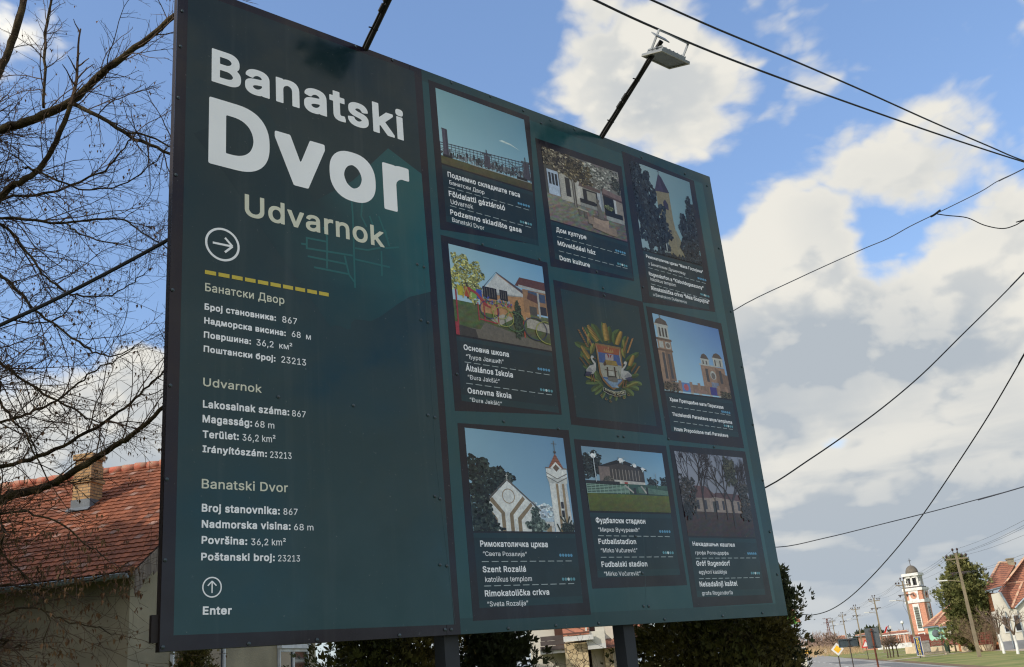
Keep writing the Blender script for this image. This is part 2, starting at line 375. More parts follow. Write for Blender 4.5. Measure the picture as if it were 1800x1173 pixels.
# village map behind the title
m = MB()
mp = [(340, 235, 0), (465, 182, .1), (553, 354, .15), (620, 318, .7), (682, 261, .8), (741, 306, 1), (757, 513, .9), (738, 518, .8), (720, 522, .7), (702, 533, .6), (685, 545, .55), (668, 557, .5),
      (652, 565, .45), (640, 563, .45), (624, 562, .4), (617, 568, .4), (617, 578, .4), (610, 579, .35), (600, 574, .35), (590, 572, .3), (581, 575, .3), (520, 488, .25), (451, 389, .15), (394, 303, .05)]
from mathutils.geometry import tessellate_polygon
pts = [bd(x, y) for x, y, q in mp]; i0 = len(m.v)
m.v += [B(p.x, p.y, .0008) for p in pts]
for (x, y, q) in mp:
    m.c.append(pc([a*(1-q)+b*q for a, b in zip((30, 46, 51), (40, 86, 88))]))
for t in tessellate_polygon([[V((p.x, p.y, 0)) for p in pts]]):
    a, b, c = t
    if (pts[b]-pts[a]).cross(pts[c]-pts[a]) < 0: b, c = c, b
    m.f.append((i0+a, i0+b, i0+c))
m.build('village_map', M_print, bill)
def stroke(mb, p, q, wd, col, k):
    p, q = V(p[:2]), V(q[:2]); d = (q-p); n = V((-d.y, d.x)).normalized()*wd/2
    poly(mb, [p-n, q-n, q+n, p+n], col, k)
m = MB()
z4 = lambda x, y: bd(280+x/3.0875, 380+y/3.0875)
for i, (a, b, c, d) in enumerate([(795, 118, 910, 140), (800, 118, 800, 180), (770, 150, 800, 155), (800, 175, 1050, 215), (910, 115, 910, 285), (805, 218, 1020, 262), (840, 278, 1025, 315),
        (1050, 0, 1062, 390), (1005, 215, 1030, 320), (1030, 320, 1060, 360), (1062, 235, 1250, 278), (1062, 175, 1130, 185), (1130, 185, 1200, 172), (1205, 190, 1208, 325), (1095, 0, 1125, 60),
        (1140, 0, 1170, 80), (1190, 0, 1250, 165), (1225, 175, 1300, 170), (1225, 75, 1245, 160), (1042, -90, 1050, 0), (1100, -70, 1095, 0), (890, 60, 910, 115)]):
    stroke(m, z4(a, b), z4(c, d), .012, pc((42, 92, 92)), .0011+i*.00002)
m.build('street_lines', M_print, bill)

# ------------------------------------------------------------------ lettering
FP = os.path.join(bpy.utils.system_resource('DATAFILES') or '', 'fonts', 'Inter.woff2')
try: FONT = bpy.data.fonts.load(FP)
except Exception: FONT = None
_cap = {}
_gl = {}
def _outline(txt):                             # oriented outline segments of a piece of text
    c = bpy.data.curves.new('t', 'FONT'); c.body = txt; c.resolution_u = 4; c.fill_mode = 'NONE'
    if FONT: c.font = FONT
    o = bpy.data.objects.new('t', c); me = bpy.data.meshes.new_from_object(o)
    v = np.array([q.co[:2] for q in me.vertices]) if len(me.vertices) else np.zeros((0, 2))
    e = np.array([q.vertices[:] for q in me.edges]) if len(me.edges) else np.zeros((0, 2), int)
    bpy.data.objects.remove(o); bpy.data.curves.remove(c); bpy.data.meshes.remove(me)
    return v, e
def _width(txt): v, e = _outline(txt); return v[:, 0].max()-v[:, 0].min()
def _loops(e):                                 # walk every closed outline in one direction
    nb = {}
    for a, b in e: nb.setdefault(int(a), []).append(int(b)); nb.setdefault(int(b), []).append(int(a))
    seen, out = set(), []
    for s0 in sorted(nb):
        if s0 in seen: continue
        lp = [s0]; seen.add(s0); nx = [q for q in nb[s0] if q == s0+1] or nb[s0]; cur = nx[0]
        while cur not in seen:
            lp.append(cur); seen.add(cur); q = [k for k in nb[cur] if k not in seen]
            if not q: break
            cur = q[0]
        out.append(lp)
    return out
def glyph(ch, bold, res):
    """one letter as flat faces; a heavier weight lets its outline grow by `bold`"""
    key = (ch, bold, res)
    if key in _gl: return _gl[key]
    adv = _width('H'+ch+'H')-_width('HH')
    if ch == ' ': _gl[key] = (adv, [], []); return _gl[key]
    v, e = _outline(ch); segs = []
    for lp in _loops(e):
        for i in range(len(lp)): segs.append((v[lp[i]], v[lp[(i+1) % len(lp)]]))
    A_ = np.array([q[0] for q in segs]); B_ = np.array([q[1] for q in segs]); h = 1.0/res; pad = bold+2*h
    lo, hi = v.min(0)-pad-h*.317, v.max(0)+pad+h
    nx, ny = int((hi[0]-lo[0])/h)+2, int((hi[1]-lo[1])/h)+2
    gx, gy = np.meshgrid(lo[0]+np.arange(nx)*h, lo[1]+np.arange(ny)*h); P = np.stack([gx.ravel(), gy.ravel()], 1)
    wn = np.zeros(len(P), int); ds = np.full(len(P), 9.0)
    for a, b in zip(A_, B_):
        cr_ = (b[0]-a[0])*(P[:, 1]-a[1])-(P[:, 0]-a[0])*(b[1]-a[1])
        wn += ((a[1] <= P[:, 1]) & (b[1] > P[:, 1]) & (cr_ > 0)).astype(int) - ((a[1] > P[:, 1]) & (b[1] <= P[:, 1]) & (cr_ < 0)).astype(int)
        ab = b-a; L2 = (ab**2).sum()
        if L2 < 1e-12: continue
        if bold > 0:
            n_ = max(1, int(math.sqrt(L2)/.006))
            for k in range(n_):
                q = np.abs(P-(a+ab*(k/n_))); ds = np.minimum(ds, (q**6).sum(1)**(1/6))
        else:
            t = np.clip(((P-a)@ab)/L2, 0, 1); ds = np.minimum(ds, np.hypot(*(P-(a+t[:, None]*ab)).T))
    f = np.where(wn != 0, -ds, ds)-bold; f = f.reshape(ny, nx); V_, F_, ix = [], [], {}
    def vid(k, x, y):
        if k not in ix: ix[k] = len(V_); V_.append((float(x), float(y)))
        return ix[k]
    def cn(i, j): return vid((i, j), gx[j, i], gy[j, i])
    def ed(i0, j0, i1, j1):
        fa, fb = f[j0, i0], f[j1, i1]; t = fa/(fa-fb); return vid((i0, j0, i1, j1), gx[j0, i0]+(gx[j1, i1]-gx[j0, i0])*t, gy[j0, i0]+(gy[j1, i1]-gy[j0, i0])*t)
    ins = f < 0
    for j in range(ny-1):
        run = None
        for i in range(nx):
            full = i < nx-1 and ins[j, i] and ins[j, i+1] and ins[j+1, i] and ins[j+1, i+1]
            if full and run is None: run = i
            if not full and run is not None: F_.append((cn(run, j), cn(i, j), cn(i, j+1), cn(run, j+1))); run = None
            if full or i == nx-1: continue
            c4 = [(i, j), (i+1, j), (i+1, j+1), (i, j+1)]
            if not any(ins[q[1], q[0]] for q in c4): continue
            pl = []
            for k in range(4):
                p, q = c4[k], c4[(k+1) % 4]; ip, iq = ins[p[1], p[0]], ins[q[1], q[0]]
                if ip: pl.append(cn(*p))
                if ip != iq: u_ = (p, q) if p <= q else (q, p); pl.append(ed(*u_[0], *u_[1]))
            if len(pl) > 2: F_.append(tuple(pl))
    _gl[key] = (adv, V_, F_); return _gl[key]
def glyphs(s, bold, res=52):
    """a line of text: points and faces"""
    x = 0; v, fs = [], []
    for ch in s:
        adv, gv, gf = glyph(ch, bold, res); i0 = len(v)
        v += [V((p[0]+x, p[1], 0)) for p in gv]; fs += [tuple(i0+q for q in f_) for f_ in gf]
        x += adv + bold*1.5
    return v, fs
def cap(bold):
    if bold not in _cap: v = glyphs('H', bold)[0]; _cap[bold] = max(p.y for p in v) - min(p.y for p in v)
    return _cap[bold]
def put_text(mb, s, p0, p1, h, bold, col, k, thick=0):
    """text s on the board, its baseline from p0 to p1 (board metres), capitals h high"""
    v, fs = glyphs(s, bold, 110 if h > .12 else 52); d_ = bold
    x0 = min(p.x for p in v); x1 = max(p.x for p in v)
    d = V(p1)-V(p0); W_ = d.length; ex = d.normalized(); ey = V((-ex.y, ex.x))
    sx = W_/(x1-x0); sy = h/cap(bold); i0 = len(mb.v)
    for p in v:
        q = V(p0) + ex*((p.x-x0)*sx) + ey*((p.y+d_)*sy); mb.v.append(B(q.x, q.y, k)); mb.c.append(col)
    for f_ in fs: mb.f.append(tuple(i0+i for i in f_))
def text_px(s, a, top, b, bold, col, k=.0016, name='lettering', parent=None, mb=None):
    p0, p1 = bd(*a), bd(*b); h = (bd(a[0], top)-p0).length
    m = mb or MB(); put_text(m, s, p0, p1, h, bold, pc(col), k)
    return m if mb is not None else m.build(name, M_print, parent or bill)
WH, BE, YE = (226, 229, 231), (196, 195, 176), (186, 166, 66)
text_px('Banatski', (371.7, 142.8), 84.5, (711, 248.2), .0245, WH)
text_px('Dvor', (365.9, 286.7), 169.1, (723, 379.5), .032, WH)
text_px('Udvarnok', (430, 379.3), 341.0, (675.8, 435.7), .015, BE)
for s, a, top, b, bo, col in [
    ('Банатски Двор', (360.3, 511.8), 497.2, (499.8, 535.4), .010, BE),
    ('Број становника:', (359.4, 544.5), 533.2, (485, 564.8), .0245, WH), ('867', (496, 566.9), 555.9, (522, 571), .005, WH),
    ('Надморска висина:', (358.7, 568.8), 557.5, (502.2, 591.4), .0245, WH), ('68  м', (512.6, 592.1), 581.5, (546.2, 598), .005, WH),
    ('Површина:', (358, 593.8), 582.4, (441, 606), .0245, WH), ('36,2  км²', (450.7, 607.4), 596.4, (513.8, 615.8), .005, WH),
    ('Поштански број:', (357.7, 618.7), 607.4, (484, 636.2), .0245, WH), ('23213', (494.4, 637.5), 626.2, (537.8, 643.3), .005, WH),
    ('Udvarnok', (356.8, 678.6), 664, (459.8, 691.2), .010, BE),
    ('Lakosainak száma:', (356.4, 716.8), 703.4, (508.3, 731), .0245, WH), ('867', (513.2, 732), 721, (537.2, 734.5), .005, WH),
    ('Magasság:', (355.8, 742.8), 729.3, (443, 750.4), .0245, WH), ('68 m', (447.8, 750.8), 739.5, (482, 753.9), .005, WH),
    ('Terület:', (356, 769.9), 756.7, (419.6, 774), .0245, WH), ('36,2 km²', (426, 774.8), 763, (484.2, 778.3), .005, WH),
    ('Irányítószám:', (355.7, 795.2), 782.9, (469, 804), .0245, WH), ('23213', (474.7, 805), 793.5, (512.4, 807.5), .005, WH),
    ('Banatski Dvor', (354.3, 858.6), 842, (506, 865.8), .010, BE),
    ('Broj stanovnika:', (354.3, 899.8), 885.7, (491.6, 905), .0245, WH), ('867', (498, 905), 893.8, (523, 905.8), .005, WH),
    ('Nadmorska visina:', (354.3, 928), 914.2, (510.6, 931.8), .0245, WH), ('68 m', (516.6, 932.2), 921, (550.8, 932.9), .005, WH),
    ('Površina:', (354, 956.1), 942.4, (434.2, 958.2), .0245, WH), ('36,2 km²', (441.3, 958.6), 947, (502.2, 959.2), .005, WH),
    ('Poštanski broj:', (353.2, 985.4), 972, (482.8, 986.8), .0245, WH), ('23213', (488.5, 987), 975.8, (527.2, 987.5), .005, WH),
    ('Enter', (356, 1081), 1066.3, (407, 1080.4), .028, WH)]:
    text_px(s, a, top, b, bo, col)
m = MB()
za, zb = z4(247, 303), z4(930, 430)
for i in range(10):
    a = za.lerp(zb, i/10+.0); b = za.lerp(zb, i/10+.082); stroke(m, a, b, .0235, pc(YE), .0016)
m.build('dashed_line', M_print, bill)
for (cx, cy), r, ang in (((391, 430.2), 0, 0), ((372.6, 1032.5), 0, 90)):
    m = MB(); c = bd(cx, cy)
    r = (bd(cx, cy-(28.8 if ang == 0 else 18.3)) - c).length; wd = r*.13; n = 48
    for i in range(n):
        a0, a1 = 2*math.pi*i/n, 2*math.pi*(i+1)/n
        P = lambda q, a: c + V((math.cos(a), math.sin(a)))*q
        poly(m, [P(r, a0), P(r, a1), P(r-wd, a1), P(r-wd, a0)], pc(WH), .0016)
    ca, sa = math.cos(R(ang)), math.sin(R(ang)); rot = lambda x, y: c + V((x*ca-y*sa, x*sa+y*ca))*r
    stroke(m, rot(-.56, 0), rot(.54, 0), wd*.95, pc(WH), .0016)
    stroke(m, rot(.14, .44), rot(.58, 0), wd*.95, pc(WH), .0017); stroke(m, rot(.14, -.44), rot(.58, 0), wd*.95, pc(WH), .0018)
    m.build('arrow_sign', M_print, bill)
# lapped sheet joints and fixing screws
for a, b in (((742, 432), (766, 800)), ((766, 805), (800, 1098)), ((1058, 500), (1066, 560)), ((1122, 715), (1128, 930)), ((1131, 940), (1136, 1075))):
    m = MB(); stroke(m, bd(*a), bd(*b), .0022, pc((58, 78, 80)), .00162); m.build('sheet_joint', M_print, bill)
for i, (x, y) in enumerate([(303, 510), (299, 678), (293, 843), (290, 985), (286, 1138), (320, 20), (317, 82), (313, 172), (309, 308), (625, 82), (690, 106), (794, 146), (862, 170), (920, 195), (951, 217), (968, 212), (1010, 228), (1128, 277),
        (1204, 306), (1243, 327), (1264, 437), (1285, 548), (1304, 645), (1325, 747), (1345, 845), (1353, 935), (1366, 1010), (733, 465), (745, 470), (740, 563), (752, 567), (752, 730), (764, 734), (764, 873), (773, 877),
        (773, 993), (785, 995), (803, 658), (848, 430), (948, 456), (885, 741), (981, 754), (1060, 507), (1062, 520), (1130, 505), (1175, 772), (1255, 786), (621, 713), (489, 698), (437, 1135), (557, 1128), (702, 1120),
        (782, 1107), (793, 1107), (893, 1105), (977, 1100), (1052, 1096), (1131, 1066), (1140, 1066), (1168, 1089), (1270, 1083), (1340, 1078), (1049, 478), (1117, 943), (1129, 1008), (1086, 767), (1096, 768)]):
    m = MB(); u, v = bd(x, y); rr = .008
    if not (0.012 < u < BW-.012 and .012 < v < BH-.012): u = min(max(u, .014), BW-.014); v = min(max(v, .014), BH-.014)
    m.lathe(B(u, v, .003), [(rr*1.25, 0), (rr*1.25, .002), (rr, .0025), (rr*.8, .005), (rr*.3, .0065)], 10, (bh, bv, bn)); m.build('screw', M_screw, bill, smooth=False)
# ------------------------------------------------------------------ the nine cards
PICK = 1.12
def pp_(c): return pc([q*PICK for q in c])
class Pic:
    """a flat printed picture: s runs 0..1 to the right, t runs 0..1 upwards"""
    def __init__(s, q, seed=1):                # q: pixel corners TL, TR, BR, BL
        s.tl, s.tr, s.br, s.bl = [bd(*p) for p in q]; s.m = MB(); s.k = .0016; s.r = random.Random(seed)
    def P(s, a, t): return (s.bl*(1-a)+s.br*a)*(1-t) + (s.tl*(1-a)+s.tr*a)*t
    def up(s): s.k += .00003
    def poly(s, pts, c): s.up(); poly(s.m, [s.P(*p) for p in pts], pp_(c), s.k)
    def rect(s, a0, t0, a1, t1, c): s.poly([(a0, t0), (a1, t0), (a1, t1), (a0, t1)], c)
    def line(s, a, b, w_, c):
        d = V((b[0]-a[0], b[1]-a[1])); n = V((-d.y, d.x)).normalized()*w_/2
        s.poly([(a[0]-n.x, a[1]-n.y), (b[0]-n.x, b[1]-n.y), (b[0]+n.x, b[1]+n.y), (a[0]+n.x, a[1]+n.y)], c)
    def grad(s, a0, t0, a1, t1, cs, jit=0, nx=8, ny=8):  # cs: TL TR BR BL
        s.up(); m = s.m; i0 = len(m.v)
        for j in range(ny+1):
            for i in range(nx+1):
                x, y = i/nx, j/ny; p = s.P(a0+(a1-a0)*x, t0+(t1-t0)*y); m.v.append(B(p.x, p.y, s.k))
                c = [(cs[3][q]*(1-x)+cs[2][q]*x)*(1-y) + (cs[0][q]*(1-x)+cs[1][q]*x)*y + s.r.uniform(-jit, jit) for q in range(3)]; m.c.append(pp_(c))
        for j in range(ny):
            for i in range(nx):
                a = i0+j*(nx+1)+i; m.f.append((a, a+1, a+nx+2, a+nx+1))
    def leaves(s, n, c, rx, ry, size, cols, inside=None):      # many small leaf flecks inside an ellipse
        s.up(); k0 = s.k; n = int(n*1.5); size *= .8; h1, h2 = s.r.uniform(0, 6), s.r.uniform(0, 6)
        for i in range(n):
            a = s.r.uniform(0, 6.283); q = math.sqrt(s.r.random())*(1+.18*math.sin(4*a+h1)+.14*math.sin(9*a+h2))
            x, y = c[0]+rx*q*math.cos(a), c[1]+ry*q*math.sin(a)
            if inside and not inside(x, y): continue
            z = s.r.uniform(.4, 1)*size; an = s.r.uniform(0, 3.14)
            pts = []
            for e in range(5):
                b = an+e*1.2566; pts.append((min(1, max(0, x+z*math.cos(b)*s.r.uniform(.5, 1))), min(1, max(0, y+z*math.sin(b)*s.r.uniform(.5, 1)))))
            g = s.r.uniform(.6, 1.4); cc = [q_*g for q_ in s.r.choice(cols)]
            s.k = k0 + (i % 14)*.00003; poly(s.m, [s.P(*p) for p in pts], pp_(cc), s.k)
        s.k = k0+.00043
    def disc(s, c, rx, ry, col, n=20, ring=0):
        s.up()
        if not ring: poly(s.m, [s.P(c[0]+rx*math.cos(6.2832*i/n), c[1]+ry*math.sin(6.2832*i/n)) for i in range(n)], pp_(col), s.k)
        else:
            for i in range(n):
                a, b = 6.2832*i/n, 6.2832*(i+1)/n; f_ = lambda q, g: s.P(c[0]+rx*q*math.cos(g), c[1]+ry*q*math.sin(g))
                poly(s.m, [f_(1, a), f_(1, b), f_(1-ring, b), f_(1-ring, a)], pp_(col), s.k)
    def tree(s, a, t0, t1, w_, col, depth=5):     # a bare tree in the picture
        def br(x, y, ang, ln, wd, d):
            x1, y1 = x+ln*math.cos(ang)*.8, y+ln*math.sin(ang)
            if not (0 <= x1 <= 1 and 0 <= y1 <= 1): x1, y1 = min(1, max(0, x1)), min(1, max(0, y1))
            s.k = .0016 + ((len(s.m.f)*7) % 20)*.00003 + s.kb
            s.line((x, y), (x1, y1), wd, col)
            if d > 0:
                for q in range(3 if d > 1 else 4): br(x1, y1, ang+s.r.uniform(-.7, .7), ln*s.r.uniform(.6, .85), wd*.62, d-1)
        s.kb = s.k-.0016; br(a, t0, 1.57, (t1-t0)*.36, w_, depth); s.k = s.kb+.0016+.0006
def card(label, outer, pic, draw, lines, dashes, dots, seed):
    m = MB(); oq = [bd(*p) for p in outer]; quad(m, ccw(oq), pc((33, 29, 36)), .0012)
    c = m.build('info_card', M_print, bill); c['label'] = label
    pq_ = [bd(*p) for p in pic]
    tl, tr, br, bl = oq; W1 = (pq_[2]-pq_[3]); dn = (bl-tl).normalized()
    lo = pq_[3]; drop = (bl-lo).length - .075
    m = MB(); a = lo+dn*.012; b = pq_[2]+dn*.012; a2 = lo+dn*drop; b2 = pq_[2]+dn*drop
    i_ = ccw([a, b, b2, a2]); quad(m, i_, pc((27, 45, 50)), .0013)
    quad(m, ccw([a, b, b+dn*.03, a+dn*.03]), pc((33, 53, 58)), .00135); quad(m, ccw([a2, b2, b2-dn*.045, a2-dn*.045]), pc((32, 53, 57)), .00135)
    m.build('caption_field', M_print, c)
    p = Pic(pic, seed); draw(p); po = p.m.build('picture', M_photo, c); po.data.materials.append(M_print)
    for i in range(64): po.data.polygons[i].material_index = 1           # the plain sky of each picture has no grain
    for s, a, top, b, bo in lines: text_px(s, a, top, b, bo, WH, k=.0017, parent=c)
    mb = MB()
    for a, b in dashes:
        a, b = bd(*a), bd(*b)
        for i in range(10): stroke(mb, a.lerp(b, i/9.8), a.lerp(b, i/9.8+.072), .005, pc((150, 160, 160)), .0017)
    if mb.v: mb.build('dashed_line', M_print, c)
    mb = MB()
    for j, (a, b) in enumerate(dots):
        a, b = bd(*a), bd(*b)
        for i in range(5):
            q = a.lerp(b, i/4); poly(mb, [q+V((math.cos(6.283*e/10), math.sin(6.283*e/10)))*.0105 for e in range(10)], pc((190, 205, 205) if j and i == 2 else ((86, 138, 168) if not j else (88, 138, 148))), .0017)
    if mb.v: mb.build('dots', M_print, c)
def Z_(ox, oy, s): return lambda x, y: (ox+x/s, oy+y/s)
def LN(z, rows):                              # rows: text, x, y, top, x1, y1, bold
    return [(t, z(x, y), z(x, tp)[1], z(x1, y1), .021 if bo else .004) for t, x, y, tp, x1, y1, bo in rows]
def Q(z, *p): return [z(*q) for q in p]

# 1 gas storage
def d1(p):
    p.grad(0, 0, 1, 1, [(112, 145, 150), (84, 122, 140), (120, 155, 172), (142, 172, 180)])
    p.poly([(.66, .56), (.8, .55), (.9, .52), (.8, .57), (.7, .585)], (168, 182, 180))
    p.grad(0, 0, 1, .105, [(76, 72, 46), (70, 66, 44), (60, 56, 40), (74, 70, 46)], 5, 14, 3)
    for i in range(230):
        x = p.r.random(); h = p.r.uniform(.01, .07); y = p.r.uniform(.1, .17) + .02*x; g = p.r.uniform(28, 120)
        p.k = .0018 + (i % 12)*.00003; p.rect(x, y, min(1, x+p.r.uniform(.005, .03)), y+h, (g*.95, g, g*1.05))
    for y0, y1, w_ in ((.275, .365, .012), (.245, .33, .008), (.21, .29, .006), (.19, .262, .006)): p.line((0, y0), (1, y1), w_, (52, 52, 66))
    for i in range(26):
        x = i/25*.99; y = .275+.09*x; p.line((x, .1), (x, y+.01), .006, (50, 52, 64))
    for i in range(12): x = p.r.random()*.9; p.line((x, .12), (x+.08, .25), .005, (60, 62, 70))
    p.rect(.03, .11, .085, .47, (72, 66, 78)); p.rect(.062, .11, .085, .47, (54, 50, 62)); p.rect(.025, .46, .08, .475, (60, 56, 66)); p.rect(.02, .1, .12, .13, (34, 34, 40))
    for x, t in ((.5, .37), (.95, .44)):
        p.rect(x-.03, .13, x+.035, t-.08, (62, 60, 70)); p.line((x, .2), (x, t), .012, (52, 52, 60)); p.line((x-.05, t-.07), (x+.05, t-.06), .012, (60, 58, 66))
    p.line((.75, .2), (.95, .33), .008, (60, 60, 70)); p.line((.95, .18), (.75, .3), .008, (60, 60, 70)); p.rect(.83, .1, .95, .14, (30, 32, 34))
    p.line((.3, .1), (1, .1), .01, (130, 132, 130))
z = Z_(740, 120, 3.667)
card('card with a gas plant picture', Q(z, (47, 75), (697, 312), (757, 1140), (125, 1040)), Q(z, (92, 127), (663, 333), (718, 792), (132, 612)), d1,
     LN(z, [('Подземно складиште гаса', 172, 700, 667, 638, 835, 1), ('Банатски Двор', 183, 748, 722, 409, 815, 0), ('Földalatti gáztároló', 180, 825, 790, 542, 920, 1), ('Udvarnok', 192, 875, 845, 336, 910, 0),
            ('Podzemno skladište gasa', 189, 943, 910, 648, 1062, 1), ('Banatski Dvor', 201, 990, 963, 408, 1045, 0)]),
     [(z(177, 768), z(700, 917)), (z(187, 887), z(713, 1030))], [(z(629, 872), z(694, 891)), (z(643, 990), z(708, 1008))], 1)
# 2 culture house
def d2(p):
    p.grad(0, 0, 1, 1, [(60, 56, 52), (110, 108, 104), (90, 86, 76), (80, 76, 66)], 6)
    p.grad(0, 0, 1, .36, [(112, 108, 96), (96, 92, 84), (84, 80, 72), (104, 98, 86)], 16, 30, 16)
    p.leaves(420, (.75, .82), .3, .2, .03, [(120, 118, 110), (96, 98, 92), (140, 138, 132), (70, 72, 68)])
    p.rect(.18, .33, .5, .72, (150, 146, 138)); p.rect(.47, .33, 1, .6, (120, 116, 108))
    p.rect(.03, .36, .17, .7, (146, 158, 172)); p.rect(.04, .36, .16, .68, (150, 162, 178)); 
    for x in (.045, .085, .125): p.rect(x, .5, x+.03, .66, (34, 38, 44))
    p.rect(.25, .4, .31, .66, (44, 42, 42)); p.rect(.4, .42, .44, .66, (160, 156, 150))
    for i in range(14): p.rect(.18, .34+i*.027, .25, .343+i*.027, (130, 126, 118))
    p.rect(.47, .38, .7, .58, (38, 36, 36)); p.rect(.52, .42, .64, .56, (126, 122, 112)); p.rect(.74, .36, .88, .58, (26, 26, 26)); p.rect(.88, .3, .91, .62, (160, 162, 162))
    p.rect(.66, .34, .71, .62, (150, 154, 158)); p.rect(.7, .34, .73, .62, (110, 116, 122)); p.rect(.91, .26, 1, .58, (120, 112, 104))
    p.poly([(.42, .6), (.71, .585), (.71, .63), (.44, .66)], (84, 68, 64)); p.poly([(.73, .58), (1, .54), (1, .63), (.75, .68)], (104, 86, 84)); p.poly([(.73, .58), (1, .54), (1, .57), (.73, .605)], (66, 50, 48))
    p.rect(.42, .37, .62, .43, (30, 28, 28)); p.rect(.74, .29, .98, .36, (28, 26, 28)); p.rect(.42, .32, .64, .37, (118, 118, 114)); p.rect(.75, .23, .99, .29, (128, 130, 128))
    p.rect(.335, .27, .375, .75, (70, 64, 58)); p.rect(.345, .27, .358, .75, (120, 116, 110))
    p.leaves(700, (.2, .88), .27, .17, .03, [(58, 50, 42), (90, 80, 64), (40, 36, 32), (120, 112, 96)])
    p.leaves(420, (.44, .78), .18, .15, .028, [(66, 58, 44), (96, 86, 66), (44, 40, 32)]); p.leaves(160, (.95, .78), .07, .1, .02, [(40, 44, 40), (64, 66, 62)])
    p.leaves(110, (.8, .41), .06, .03, .018, [(70, 76, 52), (96, 100, 70)])
    p.poly([(.36, .26), (.5, .25), (.5, .27), (.37, .28)], (142, 134, 122)); p.rect(.38, .18, .41, .26, (86, 80, 72)); p.rect(.45, .17, .48, .25, (86, 80, 72))
    p.poly([(.54, .06), (.77, .02), (.78, .12), (.55, .16)], (128, 110, 96)); p.poly([(.56, .14), (.76, .1), (.77, .22), (.57, .25)], (142, 122, 106)); p.disc((.665, .225), .1, .025, (84, 74, 66))
    p.rect(.49, .1, .56, .2, (122, 106, 92)); p.rect(.77, .02, .86, .13, (120, 104, 90)); p.poly([(.64, .22), (.71, .21), (.69, .36), (.66, .45), (.64, .42)], (96, 90, 82)); p.disc((.655, .46), .02, .025, (90, 84, 78))
z = Z_(930, 230, 4.342)
card('card with a culture house and fountain picture', Q(z, (45, 55), (705, 275), (800, 1147), (165, 1035)), Q(z, (90, 115), (675, 320), (750, 848), (162, 678)), d2,
     LN(z, [('Дом културе', 207, 770, 735, 438, 832, 1), ('Művelődési ház', 219, 874, 841, 507, 948, 1), ('Dom kulture', 234, 987, 953, 465, 1045, 1)]),
     [(z(213, 808), z(740, 953)), (z(226, 917), z(755, 1055))], [(z(664, 915), z(729, 935)), (z(679, 1015), z(743, 1034))], 2)
# 3 church tower between trees
def d3(p):
    p.grad(0, 0, 1, 1, [(126, 142, 144), (92, 118, 128), (104, 134, 142), (120, 140, 146)])
    p.poly([(.40, 0), (.66, 0), (.6, .45), (.595, .77), (.37, .74), (.38, .3)], (112, 104, 82)); p.poly([(.3, 0), (.47, 0), (.45, .22), (.32, .18)], (108, 118, 116)); p.poly([(.59, 0), (.8, 0), (.62, .34)], (112, 106, 86))
    p.poly([(.355, .735), (.605, .765), (.5, .93), (.455, 1.0-.04)], (58, 50, 66)); p.poly([(.5, .75), (.605, .765), (.47, .95)], (48, 42, 56)); p.line((.462, .95), (.462, 1), .008, (60, 58, 62)); p.line((.44, .985), (.485, .985), .006, (60, 58, 62))
    p.poly([(.47, .56), (.55, .55), (.55, .62), (.51, .67), (.47, .63)], (50, 44, 58)); p.rect(.5, .29, .54, .32, (50, 48, 50))
    dk = [(28, 33, 38), (36, 42, 46), (22, 27, 32), (44, 50, 54)]
    p.leaves(900, (.12, .6), .2, .42, .045, dk); p.leaves(600, (.26, .32), .22, .3, .045, dk); p.leaves(160, (.06, .92), .06, .1, .035, dk); p.leaves(120, (.44, .24), .1, .05, .03, dk)
    p.leaves(700, (.85, .25), .17, .28, .04, dk); p.leaves(350, (.93, .55), .08, .22, .035, dk); p.leaves(160, (.5, .01), .5, .03, .03, dk)
    p.rect(.395, .1, .42, .24, (34, 36, 40)); p.line((.36, .16), (.47, .18), .012, (34, 36, 40)); p.rect(.4, .06, .42, .14, (130, 134, 132))
z = Z_(1090, 250, 3.783)
card('card with a church tower picture', Q(z, (10, 60), (490, 258), (632, 1130), (150, 1065)), Q(z, (58, 118), (460, 268), (545, 820), (150, 715)), d3,
     LN(z, [('Римокатоличка црква “Мала Госпојина”', 173, 768, 748, 552, 874, 1), ('у Банатском Душановцу', 187, 815, 797, 435, 884, 0), ('Rogendorfon a “Kisboldogasszony”', 192, 886, 863, 556, 983, 1),
            ('katolikus templom', 203, 920, 900, 371, 963, 0), ('Rimokatolička crkva “Mala Gospojina”', 208, 983, 958, 596, 1078, 1), ('u Banatskom Dušanovcu', 220, 1022, 1004, 442, 1074, 0)]),
     [(z(187, 835), z(572, 942)), (z(205, 943), z(590, 1050))], [(z(519, 905), z(567, 919)), (z(538, 1012), z(588, 1027))], 3)
